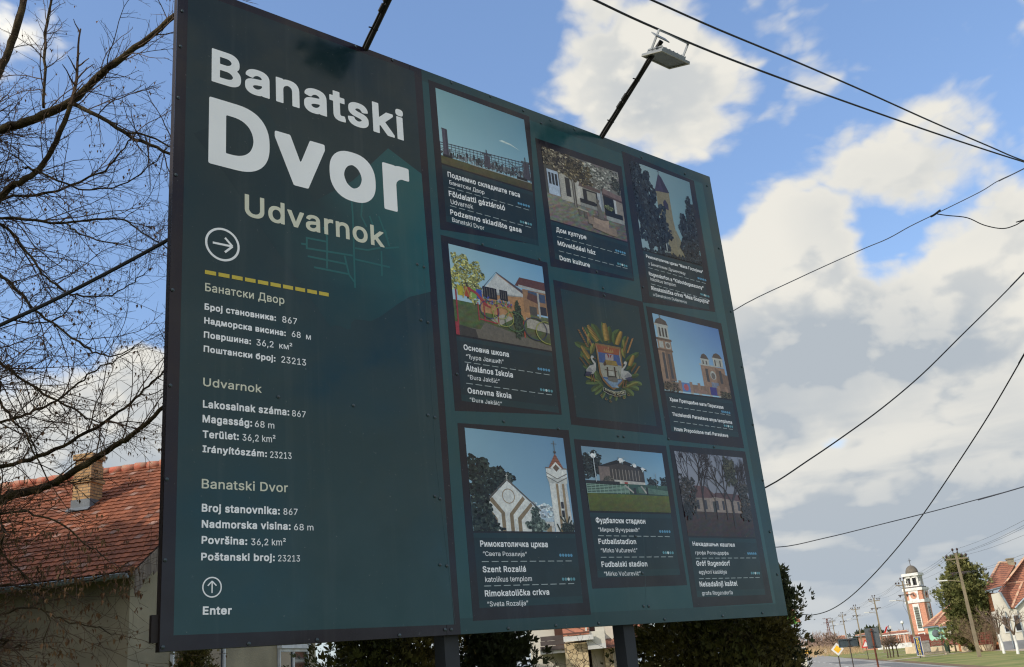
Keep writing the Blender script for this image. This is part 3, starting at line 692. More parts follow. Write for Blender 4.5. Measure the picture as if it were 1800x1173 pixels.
# 4 school
def d4(p):
    p.grad(0, 0, 1, 1, [(132, 160, 168), (100, 140, 170), (150, 172, 190), (160, 180, 190)])
    p.grad(0, 0, 1, .38, [(72, 84, 48), (84, 88, 62), (60, 60, 44), (64, 76, 44)], 9, 26, 14)
    p.poly([(.27, .3), (.27, .48), (.47, .78), (.8, .62), (.8, .3)], (150, 112, 78)); p.poly([(.26, .5), (.465, .79), (.8, .57), (.8, .61), (.47, .8), (.26, .52)], (70, 66, 74)); p.poly([(.27, .5), (.47, .775), (.79, .575), (.52, .56), (.27, .55)], (166, 166, 164))
    p.poly([(.66, .69), (.72, .8), (1, .8), (1, .67)], (86, 56, 50)); p.poly([(.7, .68), (1, .67), (1, .7), (.7, .71)], (150, 148, 144)); p.rect(.74, .4, 1, .67, (128, 98, 72)); p.rect(.8, .57, .9, .66, (60, 72, 92)); p.rect(.92, .55, .99, .65, (60, 70, 90)); p.rect(.92, .4, .99, .5, (46, 46, 54)); p.poly([(.78, .56), (.92, .52), (.9, .62), (.8, .64)], (84, 58, 50)); p.rect(.9, .36, .92, .66, (150, 146, 140)); p.rect(.8, .38, .88, .48, (70, 66, 62))
    p.rect(.31, .47, .455, .6, (36, 32, 34)); p.rect(.485, .48, .57, .6, (36, 32, 34))
    for i in range(5): p.rect(.325+i*.026, .49, .331+i*.026, .59, (90, 84, 78))
    for i in range(3): p.rect(.5+i*.022, .5, .506+i*.022, .59, (90, 84, 78))
    p.poly([(.0, .0), (1, .0), (1, .05), (.3, .19), (.25, .1), (0, .1)], (88, 82, 74)); p.poly([(.45, .18), (.62, .3), (.5, .32), (.36, .24)], (140, 134, 124)); p.poly([(.75, .22), (1, .2), (1, .3), (.75, .34)], (140, 134, 124)); p.poly([(0, .0), (.22, .0), (.2, .09), (0, .12)], (52, 48, 46))
    p.leaves(850, (.15, .66), .17, .24, .022, [(120, 118, 62), (142, 134, 76), (92, 96, 58), (150, 150, 100)]); p.rect(.14, .42, .16, .6, (60, 54, 44))
    for x, c in ((.05, (150, 140, 40)), (.12, (150, 70, 40)), (.19, (110, 140, 70)), (.24, (50, 70, 140))): p.rect(x, .44, x+.055, .55, c)
    p.line((.1, .42), (.14, .55), .012, (150, 130, 60)); p.line((.18, .42), (.14, .55), .012, (150, 130, 60))
    p.line((.16, .54), (.24, .5), .03, (132, 52, 54)); p.line((.24, .5), (.34, .38), .03, (132, 52, 54)); p.line((.34, .38), (.38, .37), .02, (132, 52, 54)); p.rect(.0, .0, .035, .14, (130, 46, 54)); p.rect(.025, .1, .04, .5, (130, 48, 54))
    for x in (.24, .3): p.rect(x, .2, x+.012, .4, (132, 52, 54))
    p.line((.24, .22), (.44, .2), .014, (132, 52, 54)); p.rect(.44, .2, .452, .44, (132, 52, 54)); p.rect(.71, .1, .722, .3, (150, 60, 50))
    for i in range(60): p.k += 0; x, y = p.r.uniform(.3, .6), p.r.uniform(.4, .47); p.rect(x, y, x+.012, y+.02, p.r.choice([(60, 70, 140), (150, 60, 60), (130, 130, 140), (60, 100, 80)]))
    p.leaves(260, (.66, .25), .05, .17, .025, [(44, 54, 42), (56, 64, 48), (34, 42, 34)]); p.leaves(90, (.66, .42), .02, .08, .02, [(44, 54, 42), (56, 64, 48)])
    for c, r_, col in (((.36, .34), .1, (60, 60, 104)), ((.5, .29), .11, (150, 150, 78)), ((.62, .26), .11, (80, 110, 74)), ((.47, .35), .09, (150, 150, 78)), ((.84, .22), .13, (56, 58, 84)), ((.97, .2), .13, (150, 150, 84))):
        q = min(1, (1-c[0])/r_)
        n = 40; p.up()
        for i in range(n):
            a0, a1 = 6.2832*i/n, 6.2832*(i+1)/n
            pp = [(c[0]+r_*g*math.cos(a), c[1]+r_*1.02*g*math.sin(a)) for g, a in ((1, a0), (1, a1), (.93, a1), (.93, a0))]
            if max(x for x, y in pp) <= 1: poly(p.m, [p.P(*e) for e in pp], pc(col), p.k)
z = Z_(770, 410, 3.554)
card('card with a school and playground picture', Q(z, (15, 10), (682, 185), (772, 1135), (105, 1110)), Q(z, (63, 66), (650, 210), (710, 737), (112, 632)), d4,
     LN(z, [('Основна школа', 160, 729, 695, 443, 775, 1), ('“Ђура Јакшић”', 175, 784, 757, 410, 818, 0), ('Általános Iskola', 173, 860, 824, 468, 904, 1), ('“Đura Jakšić”', 186, 912, 885, 385, 940, 0), ('Osnovna škola', 185, 1000, 965, 458, 1034, 1), ('“Đura Jakšić”', 198, 1052, 1027, 400, 1079, 0)]),
     [(z(165, 805), z(700, 887)), (z(175, 938), z(715, 1012))], [(z(627, 848), z(692, 858)), (z(643, 978), z(709, 988))], 4)
# 6 orthodox church
def d6(p):
    p.grad(0, 0, 1, 1, [(116, 148, 168), (72, 104, 150), (126, 160, 184), (150, 176, 186)])
    st, sd, wt, dm = (128, 104, 88), (104, 84, 72), (150, 150, 144), (78, 68, 62)
    p.poly([(.0, .12), (.2, .14), (.2, .52), (.0, .52)], st); p.poly([(.1, .13), (.2, .14), (.2, .52), (.1, .52)], sd)
    p.rect(.05, .16, .085, .5, (66, 64, 66)); p.rect(.13, .17, .165, .49, (64, 62, 66)); p.rect(0, .52, .215, .545, (92, 74, 64)); p.rect(.01, .545, .205, .66, st); p.rect(.03, .56, .09, .645, wt); p.rect(.12, .56, .19, .645, wt); p.disc((.155, .602), .028, .034, (96, 86, 80)); p.rect(0, .66, .22, .69, (88, 72, 62))
    p.rect(.03, .69, .19, .85, wt)
    for x in (.055, .1, .145): p.rect(x, .71, x+.025, .83, (64, 58, 54))
    p.rect(.0, .85, .205, .875, wt); p.poly([(.01, .875), (.2, .875), (.18, .93), (.1, .965), (.04, .93)], dm); p.line((.1, .96), (.1, 1), .008, (70, 70, 72)); p.line((.085, .985), (.115, .985), .007, (70, 70, 72))
    p.poly([(.6, .05), (.6, .43), (.97, .42), (.97, .05)], st); p.poly([(.82, .05), (.82, .42), (1, .3), (1, .05)], sd); p.rect(.58, .42, .83, .44, wt)
    for x, w_, t in ((.62, .12, .5), (.81, .15, .54)):
        p.rect(x, .43, x+w_, t, wt); p.rect(x+.02, .44, x+.04, t-.01, (80, 74, 70)); p.rect(x+w_-.05, .44, x+w_-.03, t-.01, (80, 74, 70)); p.rect(x-.01, t, x+w_+.01, t+.015, wt); p.poly([(x-.005, t+.015), (x+w_+.005, t+.015), (x+w_*.8, t+.07), (x+w_*.5, t+.09), (x+w_*.2, t+.07)], dm)
    p.rect(.66, .2, .7, .38, (62, 60, 62)); p.rect(.87, .2, .91, .38, (62, 60, 62)); p.disc((.77, .3), .045, .06, wt); p.disc((.77, .29), .03, .045, (96, 90, 86)); p.rect(.72, .07, .83, .2, (104, 112, 128)); p.rect(.94, .2, 1, .33, sd)
    p.rect(.0, .02, .98, .13, (112, 92, 80))
    for x in (.22, .38, .5, .66, .8, .92): p.rect(x, 0, x+.04, .16, st); p.rect(x, 0, x+.04, .02, wt)
    p.rect(.26, .02, .38, .14, (84, 108, 150)); p.disc((.32, .08), .035, .045, (150, 80, 84)); p.rect(.68, .02, .78, .13, (56, 52, 110)); p.rect(.44, .02, .62, .07, (124, 100, 90))
    p.leaves(150, (.1, .06), .12, .07, .02, [(84, 72, 56), (60, 54, 44)]); p.leaves(150, (.93, .04), .1, .05, .02, [(52, 50, 40), (70, 64, 50)])
z = Z_(1130, 540, 4.69)
card('card with an orthodox church picture', Q(z, (25, -8), (645, 135), (835, 1165), (205, 1095)), Q(z, (75, 50), (620, 183), (733, 760), (180, 690)), d6,
     LN(z, [('Храм Преподобне мати Параскеве', 222, 774, 745, 665, 842, 1), ('Tisztelendő Paraskeva anya temploma', 243, 896, 868, 736, 965, 1), ('Hram Prepodobne mati Paraskeve', 260, 1019, 990, 704, 1075, 1)]),
     [(z(235, 820), z(725, 893)), (z(253, 942), z(745, 1010))], [(z(652, 862), z(713, 873)), (z(672, 978), z(735, 987))], 6)
# 7 catholic church
def d7(p):
    p.grad(0, 0, 1, 1, [(112, 144, 160), (86, 120, 148), (124, 152, 172), (132, 158, 172)])
    p.leaves(420, (.68, .16), .2, .13, .03, [(160, 172, 180), (150, 162, 174), (176, 184, 188)]); p.rect(.4, .1, .78, .14, (150, 164, 174))
    dk = [(30, 38, 36), (40, 48, 44), (24, 30, 30), (52, 58, 52)]
    p.leaves(700, (.12, .5), .2, .2, .035, dk); p.leaves(300, (.33, .5), .09, .1, .03, dk)
    wt, ta = (186, 186, 182), (130, 112, 88)
    p.poly([(.13, 0), (.13, .26), (.36, .5), (.66, .2), (.66, 0)], wt); p.poly([(.12, .26), (.36, .505), (.67, .2), (.67, .215), (.36, .525), (.12, .275)], (84, 78, 74))
    p.disc((.36, .345), .062, .075, ta, 28, .12)
    for pts in ([(.17, .3), (.2, .33), (.31, .18), (.31, 0), (.275, 0), (.275, .17)], [(.355, 0), (.355, .17), (.5, .35), (.52, .32), (.39, .16), (.39, 0)], [(.43, 0), (.43, .13), (.575, .29), (.59, .26), (.465, .11), (.465, 0)], [(.13, .22), (.15, .25), (.235, .12), (.235, 0), (.205, 0), (.205, .11)]): 
        p.up(); n = len(pts); q = [p.P(*e) for e in pts]
        for t in tessellate_polygon([[V((e.x, e.y, 0)) for e in q]]): poly(p.m, [q[i] for i in t], pc(ta), p.k)
    p.line((.36, .5), (.36, .57), .008, (150, 150, 146)); p.line((.345, .55), (.375, .55), .007, (150, 150, 146))
    p.poly([(.8, 0), (.79, .5), (.97, .5), (.99, 0)], wt); p.poly([(.9, 0), (.9, .5), (.97, .5), (.99, 0)], (168, 168, 166)); p.rect(.77, .56, .99, .66, wt); p.poly([(.79, .5), (.98, .5), (.99, .56), (.77, .56)], (164, 164, 160))
    p.line((.77, .57), (.88, .51), .008, (90, 86, 82)); p.line((.88, .51), (.99, .57), .008, (90, 86, 82)); p.line((.77, .61), (.88, .55), .008, (90, 86, 82)); p.line((.88, .55), (.99, .61), .008, (90, 86, 82)); p.rect(.765, .655, .995, .668, (100, 92, 84))
    p.poly([(.8, .665), (.96, .665), (.885, .82)], (128, 82, 66))
    for i in range(5): p.line((.81+i*.015, .68+i*.028), (.95-i*.012, .68+i*.028), .006, (96, 60, 50))
    p.poly([(.88, .6), (.94, .665), (.88, .73), (.82, .665)], wt); p.poly([(.88, .625), (.915, .665), (.88, .705), (.845, .665)], (92, 76, 66))
    p.disc((.885, .835), .014, .016, (70, 66, 64)); p.line((.885, .84), (.885, .96), .007, (90, 90, 90)); p.line((.855, .925), (.915, .925), .006, (90, 90, 90))
    p.rect(.855, 0, .88, .5, ta); p.rect(.92, 0, .945, .5, ta); p.rect(.885, .24, .915, .31, (48, 46, 52)); p.rect(.885, .15, .915, .22, (48, 46, 52)); p.rect(.7, 0, .79, .1, (170, 168, 164)); p.rect(.71, 0, .76, .06, ta)
    p.leaves(330, (.08, .2), .12, .2, .035, dk); p.leaves(240, (.12, .05), .14, .06, .03, dk)
    p.leaves(330, (.62, .06), .1, .07, .025, [(66, 76, 70), (48, 58, 54), (96, 106, 98)]); p.leaves(130, (.61, .17), .04, .08, .02, [(66, 76, 70), (48, 58, 54)])
    for a, b in (((.93, 0), (.9, .18)), ((.93, .05), (.98, .12)), ((.9, .1), (.86, .16)), ((.98, 0), (1, .1)), ((.93, .08), (.96, .16)), ((.85, 0), (.82, .08))): p.line(a, b, .014, (48, 52, 48))
    p.leaves(140, (.93, .04), .07, .05, .02, dk)
z = Z_(800, 740, 3.171)
card('card with a white church with tan stripes picture', Q(z, (12, 12), (632, 52), (757, 1080), (100, 1115)), Q(z, (52, 38), (601, 97), (667, 620), (100, 613)), d7,
     LN(z, [('Римокатоличка црква', 140, 702, 667, 517, 705, 1), ('“Света Розалија”', 155, 753, 728, 400, 755, 0), ('Szent Rozaliá', 154, 845, 811, 395, 842, 1), ('katolikus templom', 168, 899, 870, 428, 893, 0), ('Rimokatolička crkva', 166, 980, 945, 525, 970, 1), ('“Sveta Rozalija”', 180, 1035, 1008, 408, 1028, 0)]),
     [(z(148, 785), z(653, 781)), (z(161, 921), z(667, 907))], [(z(586, 749), z(647, 750)), (z(601, 883), z(662, 882))], 7)
# 8 football ground
def d8(p):
    p.grad(0, 0, 1, 1, [(100, 124, 140), (92, 132, 160), (150, 172, 184), (134, 158, 170)])
    p.leaves(520, (.1, .72), .13, .2, .035, [(36, 42, 44), (28, 34, 38), (48, 54, 54)]); p.leaves(130, (.82, .46), .07, .1, .025, [(46, 50, 50), (36, 40, 42)]); p.leaves(120, (.97, .46), .05, .14, .025, [(40, 46, 46), (30, 36, 38)])
    p.poly([(.17, .42), (.17, .7), (.42, .8), (.72, .68), (.72, .4)], (58, 54, 54)); p.poly([(.16, .7), (.44, .84), (.76, .7), (.76, .665), (.44, .77), (.2, .69)], (34, 34, 38)); p.rect(.17, .42, .3, .7, (104, 92, 88)); p.rect(.32, .5, .68, .66, (62, 58, 56))
    for i in range(9): p.rect(.33+i*.04, .5, .338+i*.04, .67, (126, 116, 110))
    p.poly([(.34, .36), (.34, .5), (.72, .48), (.72, .38)], (160, 156, 150)); p.leaves(60, (.27, .5), .06, .06, .025, [(60, 60, 56), (80, 76, 70)]); p.rect(.46, .4, .5, .47, (140, 60, 54)); p.rect(.64, .38, .68, .44, (140, 60, 54))
    p.grad(0, .24, 1, .44, [(52, 74, 66), (56, 80, 70), (50, 66, 54), (48, 66, 56)], 5, 10, 4)
    for i in range(6): p.line((0, .41-i*.027), (.5, .4-i*.02), .009, (126, 150, 136)); p.line((.62, .4-i*.018), (1, .35-i*.012), .006, (104, 130, 118))
    for i in range(11): p.rect(i*.05, .28, i*.05+.006, .42, (120, 140, 130))
    p.line((.46, .42), (.56, .3), .02, (150, 146, 140)); p.line((.66, .42), (.72, .3), .02, (150, 146, 140)); p.rect(.56, .28, .59, .38, (44, 44, 48)); p.rect(.72, .28, .74, .4, (40, 40, 44)); p.rect(0, .42, .4, .47, (40, 42, 44))
    p.grad(0, 0, 1, .27, [(76, 84, 34), (84, 90, 44), (74, 76, 34), (68, 72, 32)], 5, 24, 8)
    for x, y, r_ in ((.12, .86, .03), (.45, .82, .03), (.61, .745, .022), (.71, .7, .02)):
        p.leaves(16, (x, y), r_*1.6, r_*1.8, .02, [(150, 170, 180)]); p.disc((x, y), r_, r_*1.2, (226, 232, 232))
    p.rect(.115, .45, .125, .86, (150, 156, 160)); p.rect(.86, .4, .866, .64, (120, 128, 132))
z = Z_(1010, 770, 3.554)
card('card with a football ground picture', Q(z, (-5, 7), (570, 50), (703, 920), (110, 942)), Q(z, (38, 50), (545, 97), (600, 468), (93, 455)), d8,
     LN(z, [('Фудбалски стадион', 133, 531, 497, 443, 537, 1), ('“Мирко Вучуревић”', 148, 586, 560, 408, 588, 0), ('Futballstadion', 150, 663, 630, 385, 664, 1), ('“Mirko Vučurević”', 165, 716, 690, 393, 715, 0), ('Fudbalski stadion', 169, 807, 773, 455, 803, 1), ('“Mirko Vučurević”', 185, 862, 836, 414, 859, 0)]),
     [(z(147, 611), z(597, 617)), (z(163, 746), z(618, 743))], [(z(534, 585), z(592, 586)), (z(555, 717), z(612, 718))], 8)
# 9 manor house
def d9(p):
    p.grad(0, 0, 1, 1, [(126, 130, 142), (108, 114, 128), (106, 104, 112), (110, 108, 114)])
    p.poly([(.05, .26), (.1, .45), (.4, .5), (.4, .28)], (118, 106, 98)); p.poly([(.38, .27), (.4, .48), (1, .44), (1, .2)], (126, 112, 104)); p.poly([(.08, .45), (.2, .6), (.36, .6), (.5, .49), (.42, .46)], (86, 62, 62)); p.poly([(.42, .48), (.5, .53), (.96, .52), (1, .42)], (80, 58, 60)); p.rect(.28, .58, .31, .64, (96, 80, 78))
    for x in (.12, .2, .31, .48, .57, .8): p.rect(x, .32, x+.035, .43, (56, 54, 60))
    p.rect(.43, .29, .47, .42, (54, 54, 54)); p.rect(.05, .27, 1, .29, (150, 140, 134))
    p.grad(0, 0, 1, .29, [(62, 46, 42), (60, 44, 40), (44, 34, 34), (50, 38, 36)], 6, 26, 12)
    tc_ = (48, 42, 44)
    for a, t1, w_, d in ((.17, .98, .022, 4), (.3, .99, .024, 5), (.72, .98, .03, 4), (.62, .95, .018, 4), (.47, .85, .008, 3), (.9, .9, .02, 4)): p.tree(a, .2 if a != .72 else .1, t1, w_, tc_, d)
    p.leaves(260, (.76, .8), .09, .18, .026, [(44, 46, 40), (60, 60, 48)]); p.leaves(220, (.92, .5), .08, .18, .026, [(46, 44, 42), (58, 52, 48)]); p.leaves(260, (.1, .5), .12, .22, .026, [(44, 44, 44), (58, 54, 52)]); p.leaves(160, (.05, .3), .07, .1, .026, [(34, 34, 36)])
    p.leaves(200, (.92, .3), .08, .1, .026, [(46, 40, 38)])
card('card with a manor house picture', Q(z, (590, 45), (1065, 85), (1238, 1030), (742, 1060)), Q(z, (622, 82), (1047, 125), (1130, 622), (708, 612)), d9,
     LN(z, [('Некадашњи каштел', 738, 674, 648, 1001, 681, 1), ('грофа Рогендорфа', 755, 728, 706, 961, 730, 0), ('Gróf Rogendorf', 762, 800, 769, 972, 798, 1), ('egykori kastélya', 778, 850, 826, 951, 848, 0), ('Nekadašnji kaštel', 782, 930, 898, 1018, 924, 1), ('grofa Rogendorfa', 797, 982, 959, 988, 977, 0)]),
     [(z(755, 752), z(1137, 750)), (z(777, 880), z(1158, 872))], [(z(1083, 722), z(1130, 723)), (z(1105, 845), z(1152, 845))], 9)

# 5 the village emblem
z = Z_(970, 480, 4.045)
m = MB(); quad(m, ccw([bd(*z(*q)) for q in ((8, 48), (645, 205), (792, 1152), (137, 1078))]), pc((33, 29, 36)), .0012)
ec = m.build('info_card', M_print, bill); ec['label'] = 'card with the village emblem'
m = MB(); quad(m, ccw([bd(*z(*q)) for q in ((60, 112), (615, 240), (745, 1090), (175, 1025))]), pc((27, 52, 56)), .0014); m.build('caption_field', M_print, ec)
e6 = lambda x, y: bd(980+x/6.172, 540+y/6.172)
em = MB(); ek = [.0016]
def ep(pts, c, tri=False, lv=True):
    if lv: ek[0] += .00003
    q = [e6(*p) for p in pts]
    if tri:
        for t in tessellate_polygon([[V((a.x, a.y, 0)) for a in q]]): poly(em, [q[i] for i in t], pc([(k*.85+.15*sum(c)/3)*.84 for k in c]), ek[0])
    else: poly(em, q, pc([(k*.85+.15*sum(c)/3)*.84 for k in c]), ek[0])
def blade(x0, y0, x1, y1, w_, bend, c):        # a curved leaf, its two halves in two greens
    d = V((x1-x0, y1-y0)); n = V((-d.y, d.x)).normalized(); L_, R_, C_ = [], [], []
    for i in range(9):
        t = i/8; c_ = V((x0, y0)) + d*t + n*bend*math.sin(math.pi*t*.5)**2
        wd = 1.35*w_*math.sin(math.pi*min(1, .12+.88*(1-t)))**.8 if t < 1 else 0
        L_.append(c_+n*wd/2); R_.append(c_-n*wd/2); C_.append(c_)
    ek[0] += .00003
    for i in range(8):
        g = .95+.3*i/8
        ep([C_[i], C_[i+1], R_[i+1], R_[i]], [q*g for q in c], lv=False); ep([L_[i], L_[i+1], C_[i+1], C_[i]], [q*g*.7 for q in c], lv=False)
g1, g2, gy, or_ = (74, 98, 50), (90, 110, 58), (132, 128, 58), (170, 128, 64)
for a in [(540, 400, 380, 165, 48, -20), (530, 395, 440, 175, 40, 40), (545, 400, 650, 230, 60, 20), (560, 400, 590, 210, 46, -30), (450, 420, 280, 215, 34, 10), (400, 480, 205, 345, 50, -40), (395, 560, 250, 490, 46, -20), (380, 620, 240, 480, 44, 10),
          (690, 470, 760, 320, 40, -20), (730, 600, 850, 465, 50, 40), (740, 690, 850, 600, 44, 10), (620, 420, 610, 280, 44, 0), (440, 400, 430, 260, 40, 0), (500, 400, 380, 180, 50, 0),
          (420, 690, 265, 665, 36, 30), (760, 760, 880, 770, 36, -30)]: blade(*a, g1)
for a in [(470, 800, 330, 880, 46, 60), (480, 820, 400, 940, 46, 40), (500, 850, 430, 970, 36, 30), (520, 880, 500, 1000, 30, 20), (700, 850, 790, 990, 46, -40), (720, 830, 840, 950, 46, -60), (730, 800, 885, 900, 44, -60), (690, 880, 720, 1000, 34, -10), (640, 940, 630, 1020, 26, 0), (590, 930, 560, 1000, 26, 0),
          (480, 860, 390, 680, 40, 10), (500, 870, 420, 740, 36, -10), (640, 900, 760, 750, 40, 0), (660, 880, 720, 720, 40, 10)]: blade(*a, g2)
for a in [(360, 520, 390, 390, 40, 0), (330, 420, 360, 285, 30, -20), (740, 500, 690, 350, 30, 20), (730, 560, 690, 450, 34, 10), (460, 800, 300, 800, 26, 50), (700, 880, 880, 870, 26, -50)]: blade(*a, gy)
def cob(x0, y0, x1, y1, w_):
    d = V((x1-x0, y1-y0)); n = V((-d.y, d.x)).normalized(); ek[0] += .00003; k0 = ek[0]
    for i in range(13):
        t = (i+.5)/13; wd = w_*math.sqrt(max(.08, 1-(2*t-.8)**2*.62)); c_ = V((x0, y0))+d*t
        for j in range(5):
            q = c_ + n*wd*(j-2)/5; r_ = w_*.13; sh = (1.0, 1.1, 1.0, .85, .68)[j]; ek[0] = k0+((i % 2)*2+j % 2)*.00003
            ep([q+V((r_*math.cos(e), r_*math.sin(e))) for e in (0, 1.05, 2.1, 3.14, 4.19, 5.24)], [k*sh for k in (182, 140, 62)], lv=False)
    ek[0] = k0+.00012
for a in [(435, 370, 325, 195, 52), (535, 365, 503, 175, 62), (640, 410, 688, 265, 54), (345, 560, 255, 420, 44), (780, 640, 822, 525, 46)]: cob(*a)
def wheat(x0, y0, x1, y1, w_, n=8, c=(184, 128, 72)):
    d = V((x1-x0, y1-y0)); nn = V((-d.y, d.x)).normalized(); u_ = d.normalized(); ek[0] += .00003; k0 = ek[0]
    for i in range(n):
        for sgn in (-1, 1):
            p = V((x0, y0))+d*(i/n) + nn*sgn*w_*.28; q = p + (u_*1.0+nn*sgn*.5).normalized()*w_*.75; e = (q-p).orthogonal().normalized()*w_*.17
            ek[0] = k0 + ((i % 3)*2+(sgn > 0))*.00003
            ep([p, (p+q)/2+e, q, (p+q)/2-e], [k*(1 if sgn > 0 else .82) for k in c], lv=False)
    ek[0] = k0+.00018
for a in [(350, 430, 245, 235, 54), (730, 500, 785, 340, 54)]: wheat(*a)
for a in [(330, 640, 255, 540, 44), (810, 720, 860, 640, 50)]: wheat(*a, n=6, c=(140, 104, 58))
# shield
so_ = [(402, 390), (678, 440), (722, 760), (700, 830), (660, 870), (606, 902), (545, 860), (490, 800), (450, 720)]
sc_ = V((570, 640)); inn = [V(p)+(sc_-V(p)).normalized()*22 for p in so_]
ep(so_, (150, 108, 62)); ep(inn, (168, 166, 150))
ep([inn[0], inn[1], (664, 527), (436, 488)], (168, 84, 52)); ep([(436, 488), (664, 527), (690, 640), (450, 600)], (62, 92, 156))
ep([(482, 755), (705, 790), inn[3], inn[4], inn[5], inn[6], inn[7]], (60, 102, 160), True)
for i in range(9): ep([(500+i*10, 775+i*11), (600+i*8, 800+i*9), (690-i*8, 795+i*8), (690-i*8, 800+i*8), (600+i*8, 807+i*9), (500+i*10, 780+i*11)], (150, 180, 205), True)
ep([(512, 508), (600, 520), (604, 580), (560, 590), (515, 570)], (176, 160, 160)); ep([(530, 510), (556, 520), (550, 560)], (150, 40, 46)); ep([(585, 520), (562, 525), (566, 560)], (150, 40, 46))
for x in (505, 528, 550, 572, 592): ep([(x-11, 480+(x-505)*.16), (x, 448+(x-505)*.16), (x+11, 484+(x-505)*.16)], (188, 142, 78))
ep([(510, 478), (592, 492), (588, 504), (514, 490)], (186, 134, 66)); ep([(540, 440), (552, 442), (550, 456), (540, 455)], (190, 150, 90))
ep([(527, 650), (543, 652), (550, 760), (535, 760)], (70, 52, 40)); ep([(604, 650), (620, 655), (635, 765), (620, 765)], (70, 52, 40)); ep([(508, 675), (640, 700), (640, 710), (508, 685)], (84, 62, 46))
ep([(490, 620), (512, 575), (630, 588), (652, 645), (520, 625)], (172, 140, 62)); ep([(490, 620), (512, 575), (526, 630), (505, 640)], (84, 60, 42))
for i in range(4): ep([(514+i*3, 585+i*12), (632+i*5, 597+i*13), (632+i*5, 600+i*13), (514+i*3, 588+i*12)], (110, 84, 40))
ep([(536, 750), (640, 765), (650, 800), (645, 820), (600, 818), (545, 795)], (128, 122, 112)); ep([(540, 745), (630, 755), (640, 768), (545, 762)], (62, 58, 54))
for i in range(3): ep([(542, 765+i*14), (645, 780+i*13), (645, 783+i*13), (542, 768+i*14)], (80, 76, 70))
ep([(548, 690), (610, 700), (612, 750), (555, 745)], (186, 184, 172)); ep([(650, 690), (660, 690), (664, 720), (684, 735), (680, 752), (655, 745)], (130, 140, 130)); ep([(664, 750), (670, 752), (674, 785), (668, 785)], (110, 90, 70))
# the two storks
def stork(fx):
    T_ = lambda pts: [fx(*p) for p in pts]
    ep(T_([(378, 735), (388, 735), (400, 810), (390, 812)]), (140, 90, 60)); ep(T_([(355, 735), (365, 735), (372, 805), (362, 805)]), (130, 84, 58))
    ep(T_([(290, 745), (305, 700), (350, 690), (360, 720), (335, 755)]), (46, 48, 78)); ep(T_([(300, 690), (340, 640), (385, 625), (413, 650), (410, 690), (385, 725), (350, 725), (325, 705)]), (186, 184, 178)); ep(T_([(300, 690), (345, 655), (380, 690), (350, 722), (320, 712)]), (150, 150, 152)); ep(T_([(295, 725), (320, 700), (375, 712), (350, 728)]), (60, 62, 92))
    ep(T_([(388, 640), (413, 655), (410, 610), (385, 580), (365, 560), (360, 545), (355, 560), (372, 595), (388, 615)]), (196, 194, 188), True); ep(T_([(352, 545), (362, 528), (382, 530), (388, 548), (375, 562), (358, 560)]), (200, 198, 192)); ep(T_([(385, 545), (388, 556), (418, 572)]), (170, 110, 64))
stork(lambda x, y: (x, y)); stork(lambda x, y: (730-(x-352)*1.06+18, y+62+(x-352)*.12))
# name band
band = [(495, 868), (560, 905), (640, 920), (728, 905)]; lo_ = [(738, 950), (640, 974), (550, 950), (487, 910)]
ep(band + lo_, (176, 178, 168), True); 
bi = [(499, 874), (560, 910), (640, 925), (725, 910), (733, 946), (640, 968), (552, 945), (492, 908)]; ep(bi, (30, 36, 38), True)
for i in range(7):
    x = 455+i*48; ek[0] += .00003; c_ = (x+20, 960+(i % 3)*22+20*math.sin(i))
    for j in range(12):
        a, b = j*.42, (j+1)*.42; P = lambda r_, t: (c_[0]+r_*math.cos(t), c_[1]+r_*math.sin(t)); ep([P(14, a), P(14, b), P(9, b), P(9, a)], or_)
mb = em
W5 = [('BANATSKI', (505, 902), 880, (622, 953)), ('DVOR', (640, 956), 928, (722, 940))]
for s_, a, tp, b in W5:
    p0, p1 = e6(*a), e6(*b); put_text(em, s_, p0, p1, (e6(a[0], tp)-p0).length, .006, pc((196, 190, 160)), ek[0]+.0001)
em.build('emblem', M_photo, ec)
# ------------------------------------------------------------------ floodlights over the top edge
M_alu = flat('lamp_grey_metal', 128, 134, 138, rough=.45, scale=6, spec=.5)
M_lens = flat('lamp_glass_diffuser', 150, 148, 132, rough=.25, scale=5)
P0 = B(bd(1058, 238).x, BH-.02, -.03)
nn_ = bh                                       # arm lies in the upright plane square to the board
tip = on_plane(1163, 72, P0, bh)
fl = thing('floodlight', 'grey floodlight on a black arm above the picture cards of the billboard', 'floodlight', P0, 'floodlights on the billboard')
m = MB(); ad = (tip-P0).normalized(); m.tube([P0-ad*.25, P0+ad*.02, tip], .019, 10); m.build('arm', M_black, fl, smooth=False)
m = MB()
cpts = [P0 + ad*((tip-P0).length*t) + bh*(-.02) + Z*(.003*math.sin(t*17)) - bn0*(.006+.006*math.sin(t*7)) for t in [i/30 for i in range(28)]]
m.tube(cpts, .008, 6)
for t in (.36, .44): c = P0+ad*((tip-P0).length*t); m.tube([c-bh*.026-ad*.03, c-bh*.024+ad*.03], [.014, .014], 8)
m.build('cable', M_black, fl)
for t in (.2, .62):
    m = MB(); c = P0+ad*((tip-P0).length*t); m.tube([c-ad*.004, c+ad*.004], .022, 10); m.bar(c-bh*.02, c-bh*.05-ad*.004, .007); m.build('cable_tie', M_black, fl)
ld = (-bn0*.34 - Z*.94).normalized()           # where the lamp looks
hc = on_plane(1170, 105, P0+bh*.11+ (tip-P0)*.88, bh) 
ps = [on_plane(x, y, hc, ld) for x, y in ((1131, 98), (1166, 88), (1209, 113), (1174, 122))]
hc = sum(ps, V((0, 0, 0)))/4
ax_u = bh; ax_s = ld.cross(bh).normalized()
